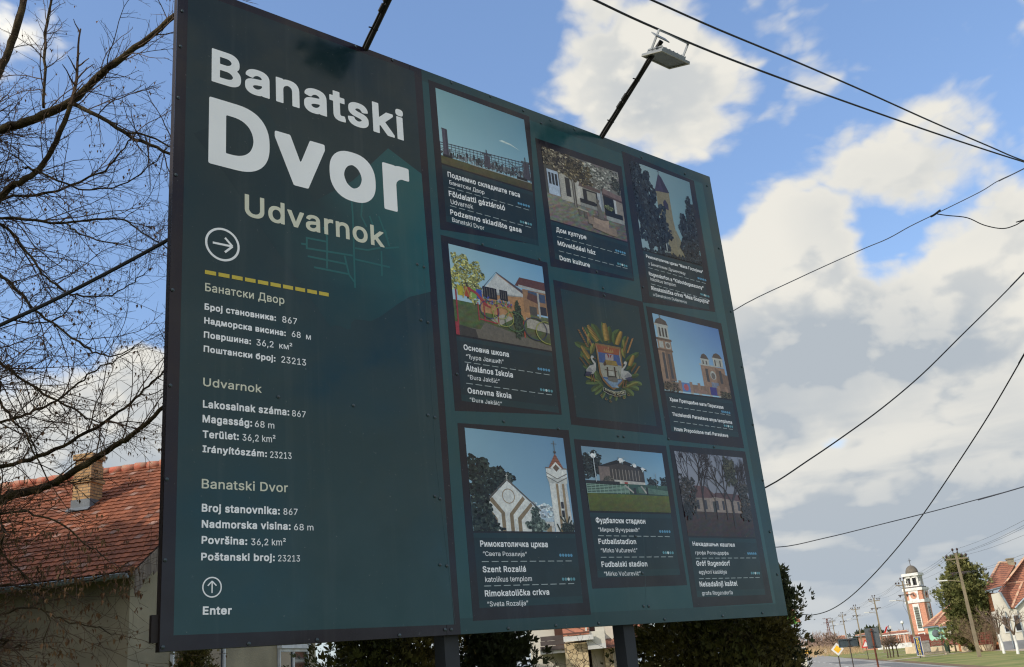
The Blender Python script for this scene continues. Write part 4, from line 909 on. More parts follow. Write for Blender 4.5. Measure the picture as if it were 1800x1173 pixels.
wu = abs((ps[3]-ps[0]).dot(ax_u))*.5 + abs((ps[2]-ps[1]).dot(ax_u))*.5; ws = (abs((ps[1]-ps[0]).dot(ax_s))+abs((ps[2]-ps[3]).dot(ax_s)))*.5
print('LAMP size', wu, ws, (tip-P0).length)
wu = min(max(wu, .3), .5); ws = min(max(ws, .2), .38)
m = MB(); hu, hs = ax_u*wu/2, ax_s*ws/2; c = hc
m.box(c-hu-hs, hu*2, hs*2, -ld*.018)
m.prism([c-hu*.8-hs*.8-ld*.018, c+hu*.8-hs*.8-ld*.018, c+hu*.8+hs*.8-ld*.018, c-hu*.8+hs*.8-ld*.018], -ld*.03)
for i in range(7): q = (i-3)/3.6; m.box(c+hu*q-hs*.7-ld*.048, hu*.05, hs*1.4, -ld*.012)
m.build('housing', M_alu, fl)
m = MB(); a = .86
m.faces([c-hu*a-hs*a+ld*.0006, c+hu*a-hs*a+ld*.0006, c+hu*a+hs*a+ld*.0006, c-hu*a+hs*a+ld*.0006, c-hu*.62-hs*.62-ld*.012, c+hu*.62-hs*.62-ld*.012, c+hu*.62+hs*.62-ld*.012, c-hu*.62+hs*.62-ld*.012],
        [(0, 1, 5, 4), (1, 2, 6, 5), (2, 3, 7, 6), (3, 0, 4, 7), (4, 5, 6, 7)])
m.box(c-hu*1.01-hs*1.01+ld*.0008, hu*2.02, hs*.13, ld*.004); m.box(c-hu*1.01+hs*.88+ld*.0008, hu*2.02, hs*.13, ld*.004)
m.box(c-hu*1.01-hs*.88+ld*.0008, hu*.13, hs*1.76, ld*.004); m.box(c+hu*.88-hs*.88+ld*.0008, hu*.13, hs*1.76, ld*.004)
m.build('lens', M_lens, fl)
m = MB(); b0 = c-ld*.03; br = (tip - c); br -= bh*br.dot(bh)
if br.length < .16: br = br.normalized()*.16
m.bar(b0-hu*1.04, b0-hu*1.04+br, .022, .006, up=bh); m.bar(b0+hu*1.04, b0+hu*1.04+br, .022, .006, up=bh); m.bar(b0-hu*1.04+br, b0+hu*1.04+br, .03, .006, up=br)
m.build('bracket', M_alu, fl)
m = MB(); m.bar(tip-bh*.11+ad*.02, tip+bh*.05+ad*.02, .07, .008, up=ad); m.build('clamp_plate', M_alu, fl)
fl2 = copy_tree(fl); fl2.location = B(bd(643, 81).x, BH-.02, -.03)
fl2['label'] = 'black arm of the floodlight over the village name, its lamp above the photo'

# ------------------------------------------------------------------ shared outdoor materials
M_bark = mat('bark', rgb(46, 38, 31), rgb(76, 66, 46), scale=9, rough=1, bump=1.0, bscale=38, spec=.1)
M_twig = mat('twig_bark', rgb(66, 51, 42), rgb(92, 72, 56), scale=4, rough=.9)
M_dry = mat('dry_leaf', rgb(92, 66, 46), rgb(118, 90, 62), scale=3, rough=.8, island=True)
def walk(p, d, ln, n, wob, r0, r1, droop=0, rd=rnd):
    pts, rad = [V(p)], [r0]; d = V(d).normalized()
    for i in range(n):
        d = (d + V((rd.gauss(0, wob), rd.gauss(0, wob), rd.gauss(0, wob) - droop))).normalized()
        pts.append(pts[-1] + d*(ln/n)); rad.append(r0+(r1-r0)*(i+1)/n)
    return pts, rad
def smooth_path(pts, k=4):                     # Catmull-Rom
    o = []; P = [pts[0]]+list(pts)+[pts[-1]]
    for i in range(1, len(P)-2):
        for j in range(k):
            t = j/k; a, b, c, d = P[i-1], P[i], P[i+1], P[i+2]
            o.append(.5*((2*b)+(c-a)*t+(2*a-5*b+4*c-d)*t*t+(3*b-a-3*c+d)*t**3))
    return o+[P[-2]]

# ------------------------------------------------------------------ the bare tree on the left
tree = thing('bare_tree', 'large bare tree with brown seed bracts, its boughs spreading beside the billboard', 'tree', (-7.4, 8.6, 0))
TP = V((-7.4, 8.6, 0))
m = MB(); m.tube([TP, TP+V((.03, 0, 1.2)), TP+V((.1, -.05, 2.6)), TP+V((.15, -.1, 4.2)), TP+V((.3, -.2, 6)), TP+V((.3, -.2, 8))], [.3, .25, .22, .19, .14, .09], 12)
m.build('trunk', M_bark, tree, smooth=True)
# boughs: pixel way-points, depth from..to, radius from..to (m), height on the trunk
BO_ = [
 ([(-140, 285), (0, 230), (60, 210), (125, 178), (165, 142), (200, 112), (250, 76), (310, 24), (350, -20)], 8.0, 7.4, .052, .024, 4.3),
 ([(-150, 520), (0, 345), (35, 322), (70, 296), (98, 250), (125, 183)], 8.0, 7.75, .04, .022, 3.4),
 ([(125, 180), (190, 215), (250, 250), (300, 270), (340, 290)], 7.75, 7.2, .022, .012, None),
 ([(225, 233), (262, 240), (303, 260)], 7.45, 7.3, .012, .007, None),
 ([(77, 190), (78, 120), (80, 60), (92, -15), (105, -90)], 7.85, 8.0, .016, .010, None),
 ([(-60, 260), (-12, 145), (15, 90), (35, 30), (48, -30), (60, -120)], 8.3, 8.5, .044, .034, 4.0),
 ([(-120, 420), (0, 351), (78, 341), (125, 325), (184, 298), (213, 268), (238, 236)], 8.3, 8.0, .018, .006, 3.9),
 ([(45, 295), (62, 300), (102, 318), (145, 333), (188, 333), (235, 314), (284, 274)], 7.9, 7.3, .012, .005, None),
 ([(-130, 420), (0, 386), (60, 389), (118, 392), (157, 386), (216, 386), (250, 408), (296, 440)], 8.1, 7.2, .018, .005, 3.6),
 ([(118, 392), (130, 406), (172, 422), (210, 430)], 7.6, 7.2, .008, .006, None),
 ([(-100, 330), (0, 392), (35, 427), (59, 460), (75, 480), (104, 506), (135, 520), (184, 521), (227, 501), (255, 480)], 8.2, 7.3, .016, .004, 3.9),
 ([(-110, 440), (0, 486), (31, 510), (58, 544), (101, 575), (147, 609), (175, 622), (204, 627), (240, 606)], 8.0, 7.1, .018, .004, 3.6),
 ([(0, 556), (46, 567), (86, 566), (114, 550), (131, 528), (135, 515)], 7.8, 7.6, .008, .004, None),
 ([(-110, 590), (0, 639), (31, 661), (77, 692), (123, 716), (153, 735), (186, 742), (260, 745)], 7.9, 7.2, .017, .004, 3.2),
 ([(-160, 960), (0, 880), (20, 870), (67, 859), (97, 847), (134, 827), (168, 806), (208, 780), (230, 765), (282, 722), (320, 690)], 7.7, 6.9, .045, .014, 2.4),
 ([(-120, 850), (0, 822), (67, 803), (123, 777), (184, 742), (230, 710), (261, 679), (287, 655)], 7.6, 7.0, .024, .006, 2.8),
 ([(-90, 760), (0, 742), (31, 735), (61, 722), (101, 704), (132, 679), (163, 655), (196, 636), (238, 611)], 7.6, 7.1, .016, .004, 3.0),
 ([(-60, 680), (0, 716), (25, 741), (49, 768), (61, 800), (90, 850)], 7.6, 7.3, .014, .005, 3.1),
 ([(-90, 1040), (0, 1028), (67, 1034), (134, 1028), (184, 1011), (231, 988)], 6.4, 6.2, .009, .003, 2.2),
 ([(-90, 960), (0, 905), (60, 905), (110, 925), (160, 960), (190, 985)], 6.5, 6.2, .012, .003, 2.3),
 ([(-90, 1110), (0, 1081), (50, 1068), (87, 1078), (127, 1095), (167, 1102), (202, 1116)], 6.3, 6.1, .009, .003, 2.1),
 ([(-60, 1140), (0, 1136), (38, 1136)], 6.2, 6.2, .010, .007, 2.0),
 ([(-60, 940), (0, 975), (40, 1010), (70, 1040), (85, 1090), (75, 1130)], 6.4, 6.2, .009, .003, 2.2),
]
tw = MB(); lf = MB(); rt = random.Random(11)
def leaf(p, big=1.0):
    for q in range(rt.choice((1, 1, 2, 3))):
        a = rt.uniform(0, 6.28); d = V((math.cos(a)*.35, math.sin(a)*.35, -1)).normalized(); s_ = V((math.cos(a+1.6), math.sin(a+1.6), rt.uniform(-.4, .4))).normalized()
        ln = rt.uniform(.018, .042)*big; wd = ln*rt.uniform(.16, .3); p_ = V(p)+V((rt.gauss(0, .012), rt.gauss(0, .012), -.01))
        c_ = d.cross(s_)*ln*.18
        lf.face([p_, p_+d*ln*.35+s_*wd+c_, p_+d*ln+c_*.2, p_+d*ln*.4-s_*wd+c_])
def twig(p, d, ln, r, lvl, leafp):
    n = max(3, int(ln/.07)); pts, rad = walk(p, d, ln, n, .125, r, max(.0009, r*.4), .012 if lvl else .0, rt)
    tw.tube(pts, rad, 4 if r > .004 else 3, cap=False)
    if lvl < 3:
        step = (.06, .075, .07)[lvl]
        k = int(ln/step)
        for i in range(k):
            t = (i+.6+rt.uniform(-.3, .3))/k; j = min(n-1, int(t*n)); q = pts[j].lerp(pts[j+1], t*n-j if t*n-j <= 1 else 1); dd = (pts[j+1]-pts[j]).normalized()
            s_ = dd.orthogonal(); s_.rotate(Matrix.Rotation(rt.uniform(0, 6.28), 3, dd)); nd = (dd*.75+s_.normalized()*.75)
            L2 = ln*rt.uniform(.2, .5)*(1-.55*t)
            if L2 > .035 and rt.random() < (.85, .7, .45)[lvl]: twig(q, nd, L2, max(.0011, r*.5), lvl+1, leafp)
    if rt.random() < leafp: leaf(pts[-1])
for bi_, (wp, Y0, Y1, ra, rb, hz_) in enumerate(BO_):
    n = len(wp); P = []
    for i, (x, y) in enumerate(wp):
        t = i/(n-1); P.append(at(x, y, Y0+(Y1-Y0)*t + .05*math.sin(i*2.1+bi_)))
    if hz_ is not None:
        P = [V((TP.x+.1, TP.y-.05, hz_))] + P
    P = smooth_path(P, 4); P = [p+V((rt.gauss(0, .006), rt.gauss(0, .006), rt.gauss(0, .006))) for p in P]
    rad = [.92*(ra+(rb-ra)*i/(len(P)-1))*rt.uniform(.92, 1.1) for i in range(len(P))]
    m = MB(); m.tube(P, rad, 8); m.build('bough', M_bark, tree, smooth=True)
    low_ = bi_ >= 18
    lp = .34 if low_ else (.2 if bi_ > 10 else .12)
    L_ = 0
    for i in range(1, len(P)):
        seg = P[i]-P[i-1]; L_ += seg.length
        dv = P[i]-CAM; fx = dv.dot(cR)/dv.dot(cF)*FPX+900
        if fx < -120 or fx > 360: continue
        while L_ > (.085 if low_ else .064):
            L_ -= (.085 if low_ else .064); d = seg.normalized(); s_ = d.orthogonal(); s_.rotate(Matrix.Rotation(rt.uniform(0, 6.28), 3, d))
            t = i/len(P)
            ln = rt.choice((.1, .16, .25, .4, .5, .62, .75, .9))*(.8 if low_ else 1)*rt.uniform(.7, 1.15)
            nd = d*rt.uniform(.5, 1.1)+s_.normalized()*rt.uniform(.5, 1.0)+V((0, 0, .15 if not low_ else -.25))
            twig(P[i], nd, ln, min(rad[i]*.5, .0042*(ln/.6)**.5+.001), 0, lp)
    if bi_ != 21: twig(P[-1], P[-1]-P[-3], .7, rad[-1]*.8, 0, lp)
tw.build('twigs', M_twig, tree); 
for i in range(200):                           # hanging dry bunches in the low left
    q = at(rt.uniform(-40, 190), 930+rt.random()**1.5*235, rt.uniform(6.0, 6.7)); leaf(q, 1.1)
    tw2 = None
for i in range(60): leaf(at(rt.uniform(60, 250), rt.uniform(985, 1040), rt.uniform(6.0, 6.5)), 1.3)
lf.build('dry_leaves', M_dry, tree)
print('TREE', len(tw.f), len(lf.f))

# ------------------------------------------------------------------ left house
e1 = V((.98, -.199, 0)).normalized(); e2 = V((.199, .98, 0)).normalized()   # street grid: towards the street, along it
M_plaster = mat('old_plaster', rgb(126, 118, 99), rgb(152, 142, 119), scale=.9, rough=.95, bump=.5, bscale=26)
M_tile = mat('clay_tile', (1, 1, 1, 1), (.62, .6, .6, 1), scale=2.2, rough=.85, attr=True, detail=10, thr=(.4, .8))
M_mortar = mat('ridge_mortar', rgb(150, 120, 100), rgb(170, 90, 70), scale=6, rough=.9)
M_zinc = flat('zinc_gutter', 140, 150, 156, rough=.45, scale=4, metal=.3)
M_plank = mat('weathered_plank', rgb(128, 116, 104), rgb(92, 82, 74), scale=5, rough=.95, stretch=(6, 6, .6))
M_wframe = flat('white_window_frame', 205, 207, 208, rough=.5, scale=3)
M_glass = mat('window_glass', rgb(28, 32, 36), rgb(40, 44, 46), scale=1, rough=.04, spec=.8)
def tiled(mb, o, ex, ey, w_, h_, tw_=.18, th_=.22, rr=None, c=(130, 78, 54), jit=.15, lift=.026, curve=.012):
    """a tiled slope: o lower left corner, ex along the eave, ey up the slope"""
    rr = rr or rnd; nrm = ex.cross(ey).normalized()
    if nrm.z < 0: nrm = -nrm
    nx, ny = int(w_/tw_), int(h_/th_)
    tw_, th_ = w_/nx, h_/ny
    for j in range(ny):
        for i in range(nx):
            g = rr.uniform(1-jit, 1+jit); k = rgb(*[min(250, q*g) for q in (c if rr.random() > .05 else (140, 108, 94))])
            u0_, v0_ = i*tw_, j*th_; s_ = rr.gauss(0, .004)
            P = lambda a, b, z_: o + ex*(u0_+a*tw_) + ey*(v0_+b*th_+s_) + nrm*z_
            r0, r1 = (.0, -.07), (1.12, -.07)
            prof = [(0, 0), (.18, curve), (.4, curve*.7), (.62, .0), (.85, .0), (1, curve*.3)]
            pts = [P(a, -.06, lift+z_) for a, z_ in prof] + [P(a, 1.05, z_*.6) for a, z_ in prof] + [P(a, -.06, lift+z_-.02) for a, z_ in prof]
            n = len(prof); fs = []
            for q in range(n-1): fs += [(q, q+1, n+q+1, n+q), (q, 2*n+q, 2*n+q+1, q+1)]
            mb.faces(pts, fs, k)
def proj_y(p):
    d = p-CAM; return 586.5 - FPX*d.dot(cU)/d.dot(cF), 900+FPX*d.dot(cR)/d.dot(cF)
HC = at(231, 985, 21.0); EZ = HC.z; HWD = 9.4; HLEN = 17.0
g0 = V((HC.x, HC.y, 0))
house = thing('house', 'old grey plastered house with red tiled roof and brick chimney left of the billboard', 'house', g0)
# ridge height so that the ridge meets its line in the photo
best = None
for i in range(200):
    h = 1.5+i*.03; p = V((HC.x, HC.y, EZ)) + e2*HWD/2 + Z*h - e1*1.0
    y, x = proj_y(p); err = abs(y-(862-.1536*x))
    if best is None or err < best[0]: best = (err, h)
RH = best[1]; print('ridge', RH, EZ)
m = MB(); A = g0; m.box(A, -e1*HLEN, e2*HWD, Z*(EZ-.05))
m.prism([A+Z*(EZ-.05), A+e2*HWD+Z*(EZ-.05), A+e2*HWD/2+Z*(EZ+RH-.25)], -e1*HLEN)
m.build('wall', M_plaster, house)
sl_ = V((0, 0, 0))+e2*(HWD/2)+Z*RH; SLn = sl_.length; ey = sl_.normalized(); OVR = .5; OVG = .35
o = A+Z*EZ - ey*OVR*1.0 + e1*OVG
m = MB(); tiled(m, o-e1*(HLEN+OVG), e1, ey, HLEN+OVG, SLn+OVR, rr=random.Random(3)); roof = m.build('roof', M_tile, house)
ey2 = (-e2*(HWD/2)+Z*RH).normalized()
m = MB(); m.prism([A+e2*HWD+Z*EZ-ey2*OVR+e1*OVG, A+e2*HWD/2+Z*(EZ+RH)+e1*OVG, A+e2*HWD/2+Z*(EZ+RH)-e1*HLEN, A+e2*HWD+Z*EZ-ey2*OVR-e1*HLEN], Z*.05, rgb(170, 80, 58)); m.build('roof_slope', M_tile, house)
m = MB(); m.prism([o-Z*.03-ey*0+e1*-.01, o-Z*.03+ey*(SLn+OVR)-e1*.01, o-Z*.03+ey*(SLn+OVR)-e1*(HLEN), o-Z*.03-e1*HLEN], -Z*.06); m.build('roof_boards', M_plank, house)
m = MB()
rp = A+e2*HWD/2+Z*(EZ+RH+.03)
for i in range(46):
    a = rp+e1*OVG-e1*(i*.38)
    m.tube([a+Z*rnd.uniform(-.01, .01), a-e1*.40+Z*(.015+rnd.uniform(-.01, .01))], [.105, .12], 8)
m.build('ridge_tiles', M_mortar, house, smooth=True)
m = MB()                                        # barge boards, uneven lower ends
for i in range(30):
    a = o+ey*(i*.16+.02)+e1*.005-Z*.02; ln = rnd.uniform(.34, .5)
    m.box(a, ey*.15, -Z*ln, e1*.022)
m.build('barge_board', M_plank, house)
m = MB()                                        # half-round gutter with a closed end
gpz = o + Z*.0 - e2*.10 - Z*.06
pr = []
gl = HLEN+.2
for k in range(9):
    a = math.pi*(k/8); pr.append(V((0, 0, 0)) - e2*math.cos(a)*.085 - Z*math.sin(a)*.09)
for k in range(8): m.face([gpz+pr[k]-e1*.1, gpz+pr[k+1]-e1*.1, gpz+pr[k+1]-e1*gl, gpz+pr[k]-e1*gl]); m.face([gpz+pr[k+1]*.93-e1*.1, gpz+pr[k]*.93-e1*.1, gpz+pr[k]*.93-e1*gl, gpz+pr[k+1]*.93-e1*gl])
m.prism([gpz+p*1.02-e1*.1 for p in pr], e1*.015)
m.tube([gpz+pr[0]-e1*.1, gpz+pr[0]-e1*gl], .013, 6)
for i in range(9): a = gpz-e1*(.6+i*1.0); m.tube([a+pr[k]*1.03 for k in range(9)], .012, 5)
m.build('gutter', M_zinc, house)
# chimney on the slope
def brick_mat(name, c1, c2, mortar, bw=.25, bh_=.075):
    m = bpy.data.materials.new(name); m.use_nodes = True; t = m.node_tree; b = t.nodes['Principled BSDF']; b.inputs['Roughness'].default_value = .9
    tc = t.nodes.new('ShaderNodeTexCoord'); sp = t.nodes.new('ShaderNodeSeparateXYZ'); cb = t.nodes.new('ShaderNodeCombineXYZ'); ad = t.nodes.new('ShaderNodeMath'); ad.operation = 'ADD'
    t.links.new(tc.outputs['Object'], sp.inputs[0]); t.links.new(sp.outputs[0], ad.inputs[0]); t.links.new(sp.outputs[1], ad.inputs[1]); t.links.new(ad.outputs[0], cb.inputs[0]); t.links.new(sp.outputs[2], cb.inputs[1])
    br = t.nodes.new('ShaderNodeTexBrick'); br.inputs['Scale'].default_value = 1; br.inputs['Brick Width'].default_value = bw; br.inputs['Row Height'].default_value = bh_; br.inputs['Mortar Size'].default_value = bh_*.13; br.inputs['Bias'].default_value = -.2
    br.inputs['Color1'].default_value = c1; br.inputs['Color2'].default_value = c2; br.inputs['Mortar'].default_value = mortar; t.links.new(cb.outputs[0], br.inputs['Vector'])
    nz = t.nodes.new('ShaderNodeTexNoise'); nz.inputs['Scale'].default_value = 7; nz.inputs['Detail'].default_value = 8; t.links.new(tc.outputs['Object'], nz.inputs['Vector'])
    mr = t.nodes.new('ShaderNodeMapRange'); mr.inputs[1].default_value = .3; mr.inputs[2].default_value = .7; mr.inputs[3].default_value = .72; mr.inputs[4].default_value = 1.1; t.links.new(nz.outputs[0], mr.inputs[0])
    mx = t.nodes.new('ShaderNodeMix'); mx.data_type = 'RGBA'; mx.blend_type = 'MULTIPLY'; mx.inputs[0].default_value = 1; t.links.new(br.outputs[0], mx.inputs[6]); t.links.new(mr.outputs[0], mx.inputs[7]); t.links.new(mx.outputs[2], b.inputs['Base Color'])
    bp = t.nodes.new('ShaderNodeBump'); bp.inputs['Strength'].default_value = .5; bp.inputs['Distance'].default_value = .01; bp.invert = True; t.links.new(br.outputs['Fac'], bp.inputs['Height']); t.links.new(bp.outputs[0], b.inputs['Normal'])
    return m
M_ybrick = brick_mat('yellow_brick', rgb(186, 148, 102), rgb(162, 122, 82), rgb(112, 98, 80))
sn = e1.cross(ey).normalized(); sn = sn if sn.z > 0 else -sn
cb_ = on_plane(141, 897, o, sn)                 # foot of the chimney on the roof plane
ctop = at(146, 798, cb_.y).z; cw = .5
kx = (e1+e2*.0).normalized()
c0 = cb_ - e1*cw/2 - Z*.35
hC = ctop - c0.z
m = MB(); m.box(c0, e1*cw, e2*cw, Z*(hC-.28)); m.box(c0-e1*.04-e2*.04+Z*(hC-.75), e1*(cw+.08), e2*(cw+.08), Z*.12)
m.box(c0+e1*.02+e2*.02+Z*(hC-.28), e1*(cw-.04), e2*(cw-.04), Z*.14); m.box(c0-e1*.03-e2*.03+Z*(hC-.14), e1*(cw+.06), e2*(cw+.06), Z*.14)
ch = m.build('chimney', M_ybrick, house)
m = MB(); m.box(c0-e1*.02-e2*.02+Z*.2, e1*(cw+.04), e2*(cw+.04), Z*.42)
m.prism([cb_-e1*.32-ey*.0+sn*.07, cb_+e1*.32-ey*.0+sn*.07, cb_+e1*.32-ey*.16+sn*.06, cb_-e1*.32-ey*.16+sn*.06], sn*.012); m.build('flashing', flat('lead_flashing', 104, 110, 116, rough=.6, scale=4), ch)
# windows of the gable wall seen under the billboard
def gw(x, y): return on_plane(x, y, A, e1)
for (x0, x1, yt, shut) in ((300, 392, 1098, 0), (487, 538, 1141, 1)):
    a, b = gw(x0, yt), gw(x1, yt); zt = (a.z+b.z)/2; b = a+e2*(b-a).dot(e2); a.z = b.z = zt; wd = (b-a).dot(e2); hg = 1.55
    m = MB(); d = .06
    a += e1*.012
    m.box(a, e2*wd, -Z*d*1.3, e1*.07); m.box(a-Z*hg, e2*wd, Z*d, e1*.07); m.box(a-Z*(hg-d), e2*d, Z*(hg-d*2.3), e1*.07); m.box(a+e2*(wd-d)-Z*(hg-d), e2*d, Z*(hg-d*2.3), e1*.07); m.box(a+e2*(wd*.46)-Z*(hg-d), e2*d*1.6, Z*(hg-d*2.3), e1*.06)
    if shut: m.box(a-e2*.02+Z*.004, e2*(wd+.04), Z*.2, e1*.14)
    wf = m.build('window', M_wframe, house)
    m = MB(); m.face([a+e1*.02+e2*d-Z*d, a+e1*.02+e2*d-Z*(hg-d), a+e1*.02+e2*(wd-d)-Z*(hg-d), a+e1*.02+e2*(wd-d)-Z*d]); m.build('pane', M_glass, wf)
    m = MB(); m.box(a-Z*(hg+.05)-e2*.04, e2*(wd+.08), Z*.045, e1*.16); m.build('sill', M_wframe, wf)
# ------------------------------------------------------------------ ground, road, paths
M_grass = mat('grass', rgb(96, 108, 50), rgb(134, 128, 76), scale=.35, rough=.95, bump=.8, bscale=6, detail=12, thr=(.35, .62))
M_road = mat('asphalt', rgb(128, 126, 122), rgb(150, 147, 140), scale=.5, rough=.9, bump=.3, bscale=12, detail=10)
M_patch = mat('asphalt_patch', rgb(98, 98, 98), rgb(112, 111, 108), scale=.7, rough=.9)
M_path = mat('concrete_path', rgb(172, 160, 142), rgb(150, 138, 120), scale=.8, rough=.95)
M_dirt = mat('bare_earth', rgb(120, 98, 74), rgb(98, 80, 60), scale=.9, rough=1)
M_white = flat('white_paint', 214, 212, 206, rough=.7, scale=2)
def sheet(name, pts, z, mt):
    m = MB(); m.face([V((p[0], p[1], z)) for p in ccw([V(p[:2]) for p in pts])]); return tag(m.build(name, mt), kind='structure')
def G(x, y): p = gp(x, y); return V((p.x, p.y))
m = MB(); m.face([(-1500, -300, 0), (1500, -300, 0), (1500, 3000, 0), (-1500, 3000, 0)]); tag(m.build('ground', M_grass), kind='structure')
def sv(a, b): return V((28, 79.6))+V((e1.x, e1.y))*a+V((e2.x, e2.y))*b       # street coordinates: across, along
far = [sv(0, -90), sv(0, 30), sv(.2, 60), sv(1.0, 110), sv(2, 160), sv(2, 900)]
near = [sv(-7.5, 900), sv(-7.5, 160), sv(-8.5, 110), sv(-9, 50), G(1401, 1166), G(1420, 1171.5), sv(-9.5, 12), sv(-9, -90)]
sheet('road', far+near, .006, M_road)
sheet('side_road', [sv(-9, 14), sv(-9, 34), sv(-60, 40), sv(-60, 30)], .010, M_road)
sheet('road_patch', [sv(-3, 12), sv(-1, 12), sv(-1, 30), sv(-4, 34)], .012, M_patch)
sheet('road_patch', [sv(-2.6, -30), sv(-.6, -30), sv(-.4, 6), sv(-2, 6)], .012, M_patch)
m = MB()
for i in range(26):
    b = -40+i*9; a, c = sv(-4.2, b), sv(-4.2, b+3.6); d = V((e1.x, e1.y))*.16
    m.face([V((p.x, p.y, .016)) for p in ccw([a, a+d, c+d, c])])
tag(m.build('road_marking', M_white), kind='structure')
sheet('earth_verge', [sv(0, -90), sv(.6, -90), sv(.9, 12), sv(.5, 60), sv(.1, 60)], .010, M_dirt)
sheet('pavement', [sv(9.6, -60), sv(11.6, -60), sv(11.8, 80), sv(10, 80)], .012, M_path)
sheet('path', [sv(.3, 14), sv(.3, 17), sv(9.7, 26), sv(9.7, 24)], .014, M_path)
sheet('path', [sv(3, 44), sv(12, 46), sv(12, 48), sv(3, 46)], .014, M_path)
sheet('path', [sv(3, 75), sv(14, 78), sv(14, 80), sv(3, 78)], .014, M_path)

# ------------------------------------------------------------------ foliage
def leaf_mat(n, c1, c2, sc=1.2): return mat(n, c1, c2, scale=sc, rough=.75, spec=.2, island=True, thr=(.4, .62))
M_thuja = leaf_mat('thuja_foliage', rgb(58, 62, 24), rgb(82, 72, 36))
M_con = leaf_mat('conifer_foliage', rgb(74, 80, 42), rgb(110, 108, 64))
M_dark = leaf_mat('dark_foliage', rgb(44, 54, 34), rgb(58, 62, 38))
M_trunk = mat('trunk_bark', rgb(70, 58, 46), rgb(92, 78, 62), scale=5, rough=.95)
M_bare = mat('bare_branch', rgb(96, 80, 64), rgb(120, 100, 80), scale=2, rough=.95)
def fronds(mb, pts_fn, n, size, rd, up=.4, rag=.5):
    """n flat sprays of foliage; pts_fn gives (position, outward direction)"""
    for i in range(n):
        p, d = pts_fn(); d = (V(d)+V((rd.gauss(0, rag), rd.gauss(0, rag), rd.gauss(0, rag)+up))).normalized(); s_ = d.orthogonal(); s_.rotate(Matrix.Rotation(rd.uniform(0, 6.28), 3, d))
        ln = size*rd.choice((.45, .7, .9, 1.1, 1.5))*rd.uniform(.85, 1.15); w_ = ln*rd.uniform(.14, .24)
        b = d.cross(s_)
        for k in (-1, 0, 1):                    # a spray of three fingers
            dd = (d+s_*.55*k).normalized(); l2 = ln*(1 if k == 0 else .75); q = dd.cross(b)
            mb.face([p, p+dd*l2*.55+q*w_*.6, p+dd*l2, p+dd*l2*.55-q*w_*.6])
def evergreen(name, label, base, h, r, n, size, mt, seed, shape=.75, lump=.25, x=1.0, trunk=True, cat='shrub', group=None, clumps=None, low=0.0):
    """a dense evergreen: many clumps of sprays set on an uneven spindle, with dark inner twigs"""
    rd = random.Random(seed); base = V(base); t = thing(name, label, cat, base, group)
    m = MB(); m.tube([base, base+Z*h*.5, base+Z*h*.9], [r*.09+.02, r*.06+.015, .008], 7); m.build('trunk', M_trunk, t)
    ph = [rd.uniform(0, 6.28) for _ in range(6)]
    def prof(tt, a):
        q = min(1, (1-tt)*2.6)**shape*(.84+.16*math.sin(tt*9+ph[0]))*min(1, .55+tt*4)
        return r*q*(1+lump*.5*math.sin(3*a+ph[1]+tt*7)+lump*.4*math.sin(5*a+ph[2]-tt*13))
    m = MB(); nc = clumps or int(40+60*h/max(r, .3)*.25); per = max(6, n//nc)
    for c in range(nc):
        tt = low+(1-low)*rd.random()**.9*.95; a = rd.uniform(0, 6.28); o = V((math.cos(a)*x, math.sin(a), 0)); rr = prof(tt, a)*rd.uniform(.62, 1.06)
        c_ = base+o*rr+Z*(h*tt*.94+.04); cs = r*rd.uniform(.16, .34)*(1 if tt < .85 else .55); ax = (o*.6+Z*rd.uniform(.3, 1.0)).normalized()
        def pf():
            e = V((rd.gauss(0, .5), rd.gauss(0, .5), rd.gauss(0, .5)))*cs; e += ax*rd.uniform(-.6, 1.0)*cs*.9
            return c_+e, ax+e.normalized()*.6
        fronds(m, pf, per, size, rd, .25)
    for i in range(n//3):
        tt = rd.random()**.9*.9; a = rd.uniform(0, 6.28); p = base+V((math.cos(a)*x, math.sin(a), 0))*prof(tt, a)*.66*math.sqrt(rd.random())+Z*(h*tt*.94+.03)
        s_ = V((rd.gauss(0, 1), rd.gauss(0, 1), rd.gauss(0, 1))).normalized()*size*.9; q = s_.orthogonal()*.22
        m.face([p-s_, p+q, p+s_, p-q])
    m.build('crown', mt, t); return t
# shrubs under and beside the billboard
def base_at(px, Y): p = at(px, 1150, Y); return V((p.x, p.y, 0))
def top_h(px, py, Y): return at(px, py, Y).z
evergreen('thuja', 'broad brown-green thuja hedge bush right of the right billboard post', base_at(1252, 9.3), 2.75, .76, 30000, .05, M_thuja, 21, .3, .25, group='thujas behind the billboard')
evergreen('thuja', 'tall dark thuja sticking out past the lower right corner of the billboard', base_at(1346, 9.8), top_h(1378, 975, 9.8)+.1, .40, 19000, .05, M_dark, 22, .35, .3, group='thujas behind the billboard')
evergreen('thuja', 'low loose thuja bush at the foot of the tall dark thuja at the billboard corner', base_at(1360, 10.6), 2.3, .22, 4500, .055, M_dark, 29, .4, .5, group='thujas behind the billboard')
evergreen('thuja', 'dark thuja bush left of the left billboard post', base_at(672, 9.0), 2.75, .85, 20000, .055, M_thuja, 23, .4, .3, group='thujas behind the billboard')
evergreen('thuja', 'dark thuja bush just right of the left billboard post', base_at(865, 9.4), 2.8, .6, 16000, .055, M_dark, 24, .4, .3, group='thujas behind the billboard')
evergreen('conifer_shrub', 'small green conifer in front of the white window of the grey house', base_at(342, 15.5), top_h(342, 1085, 15.5), .42, 7000, .06, M_thuja, 25, .8, .35)
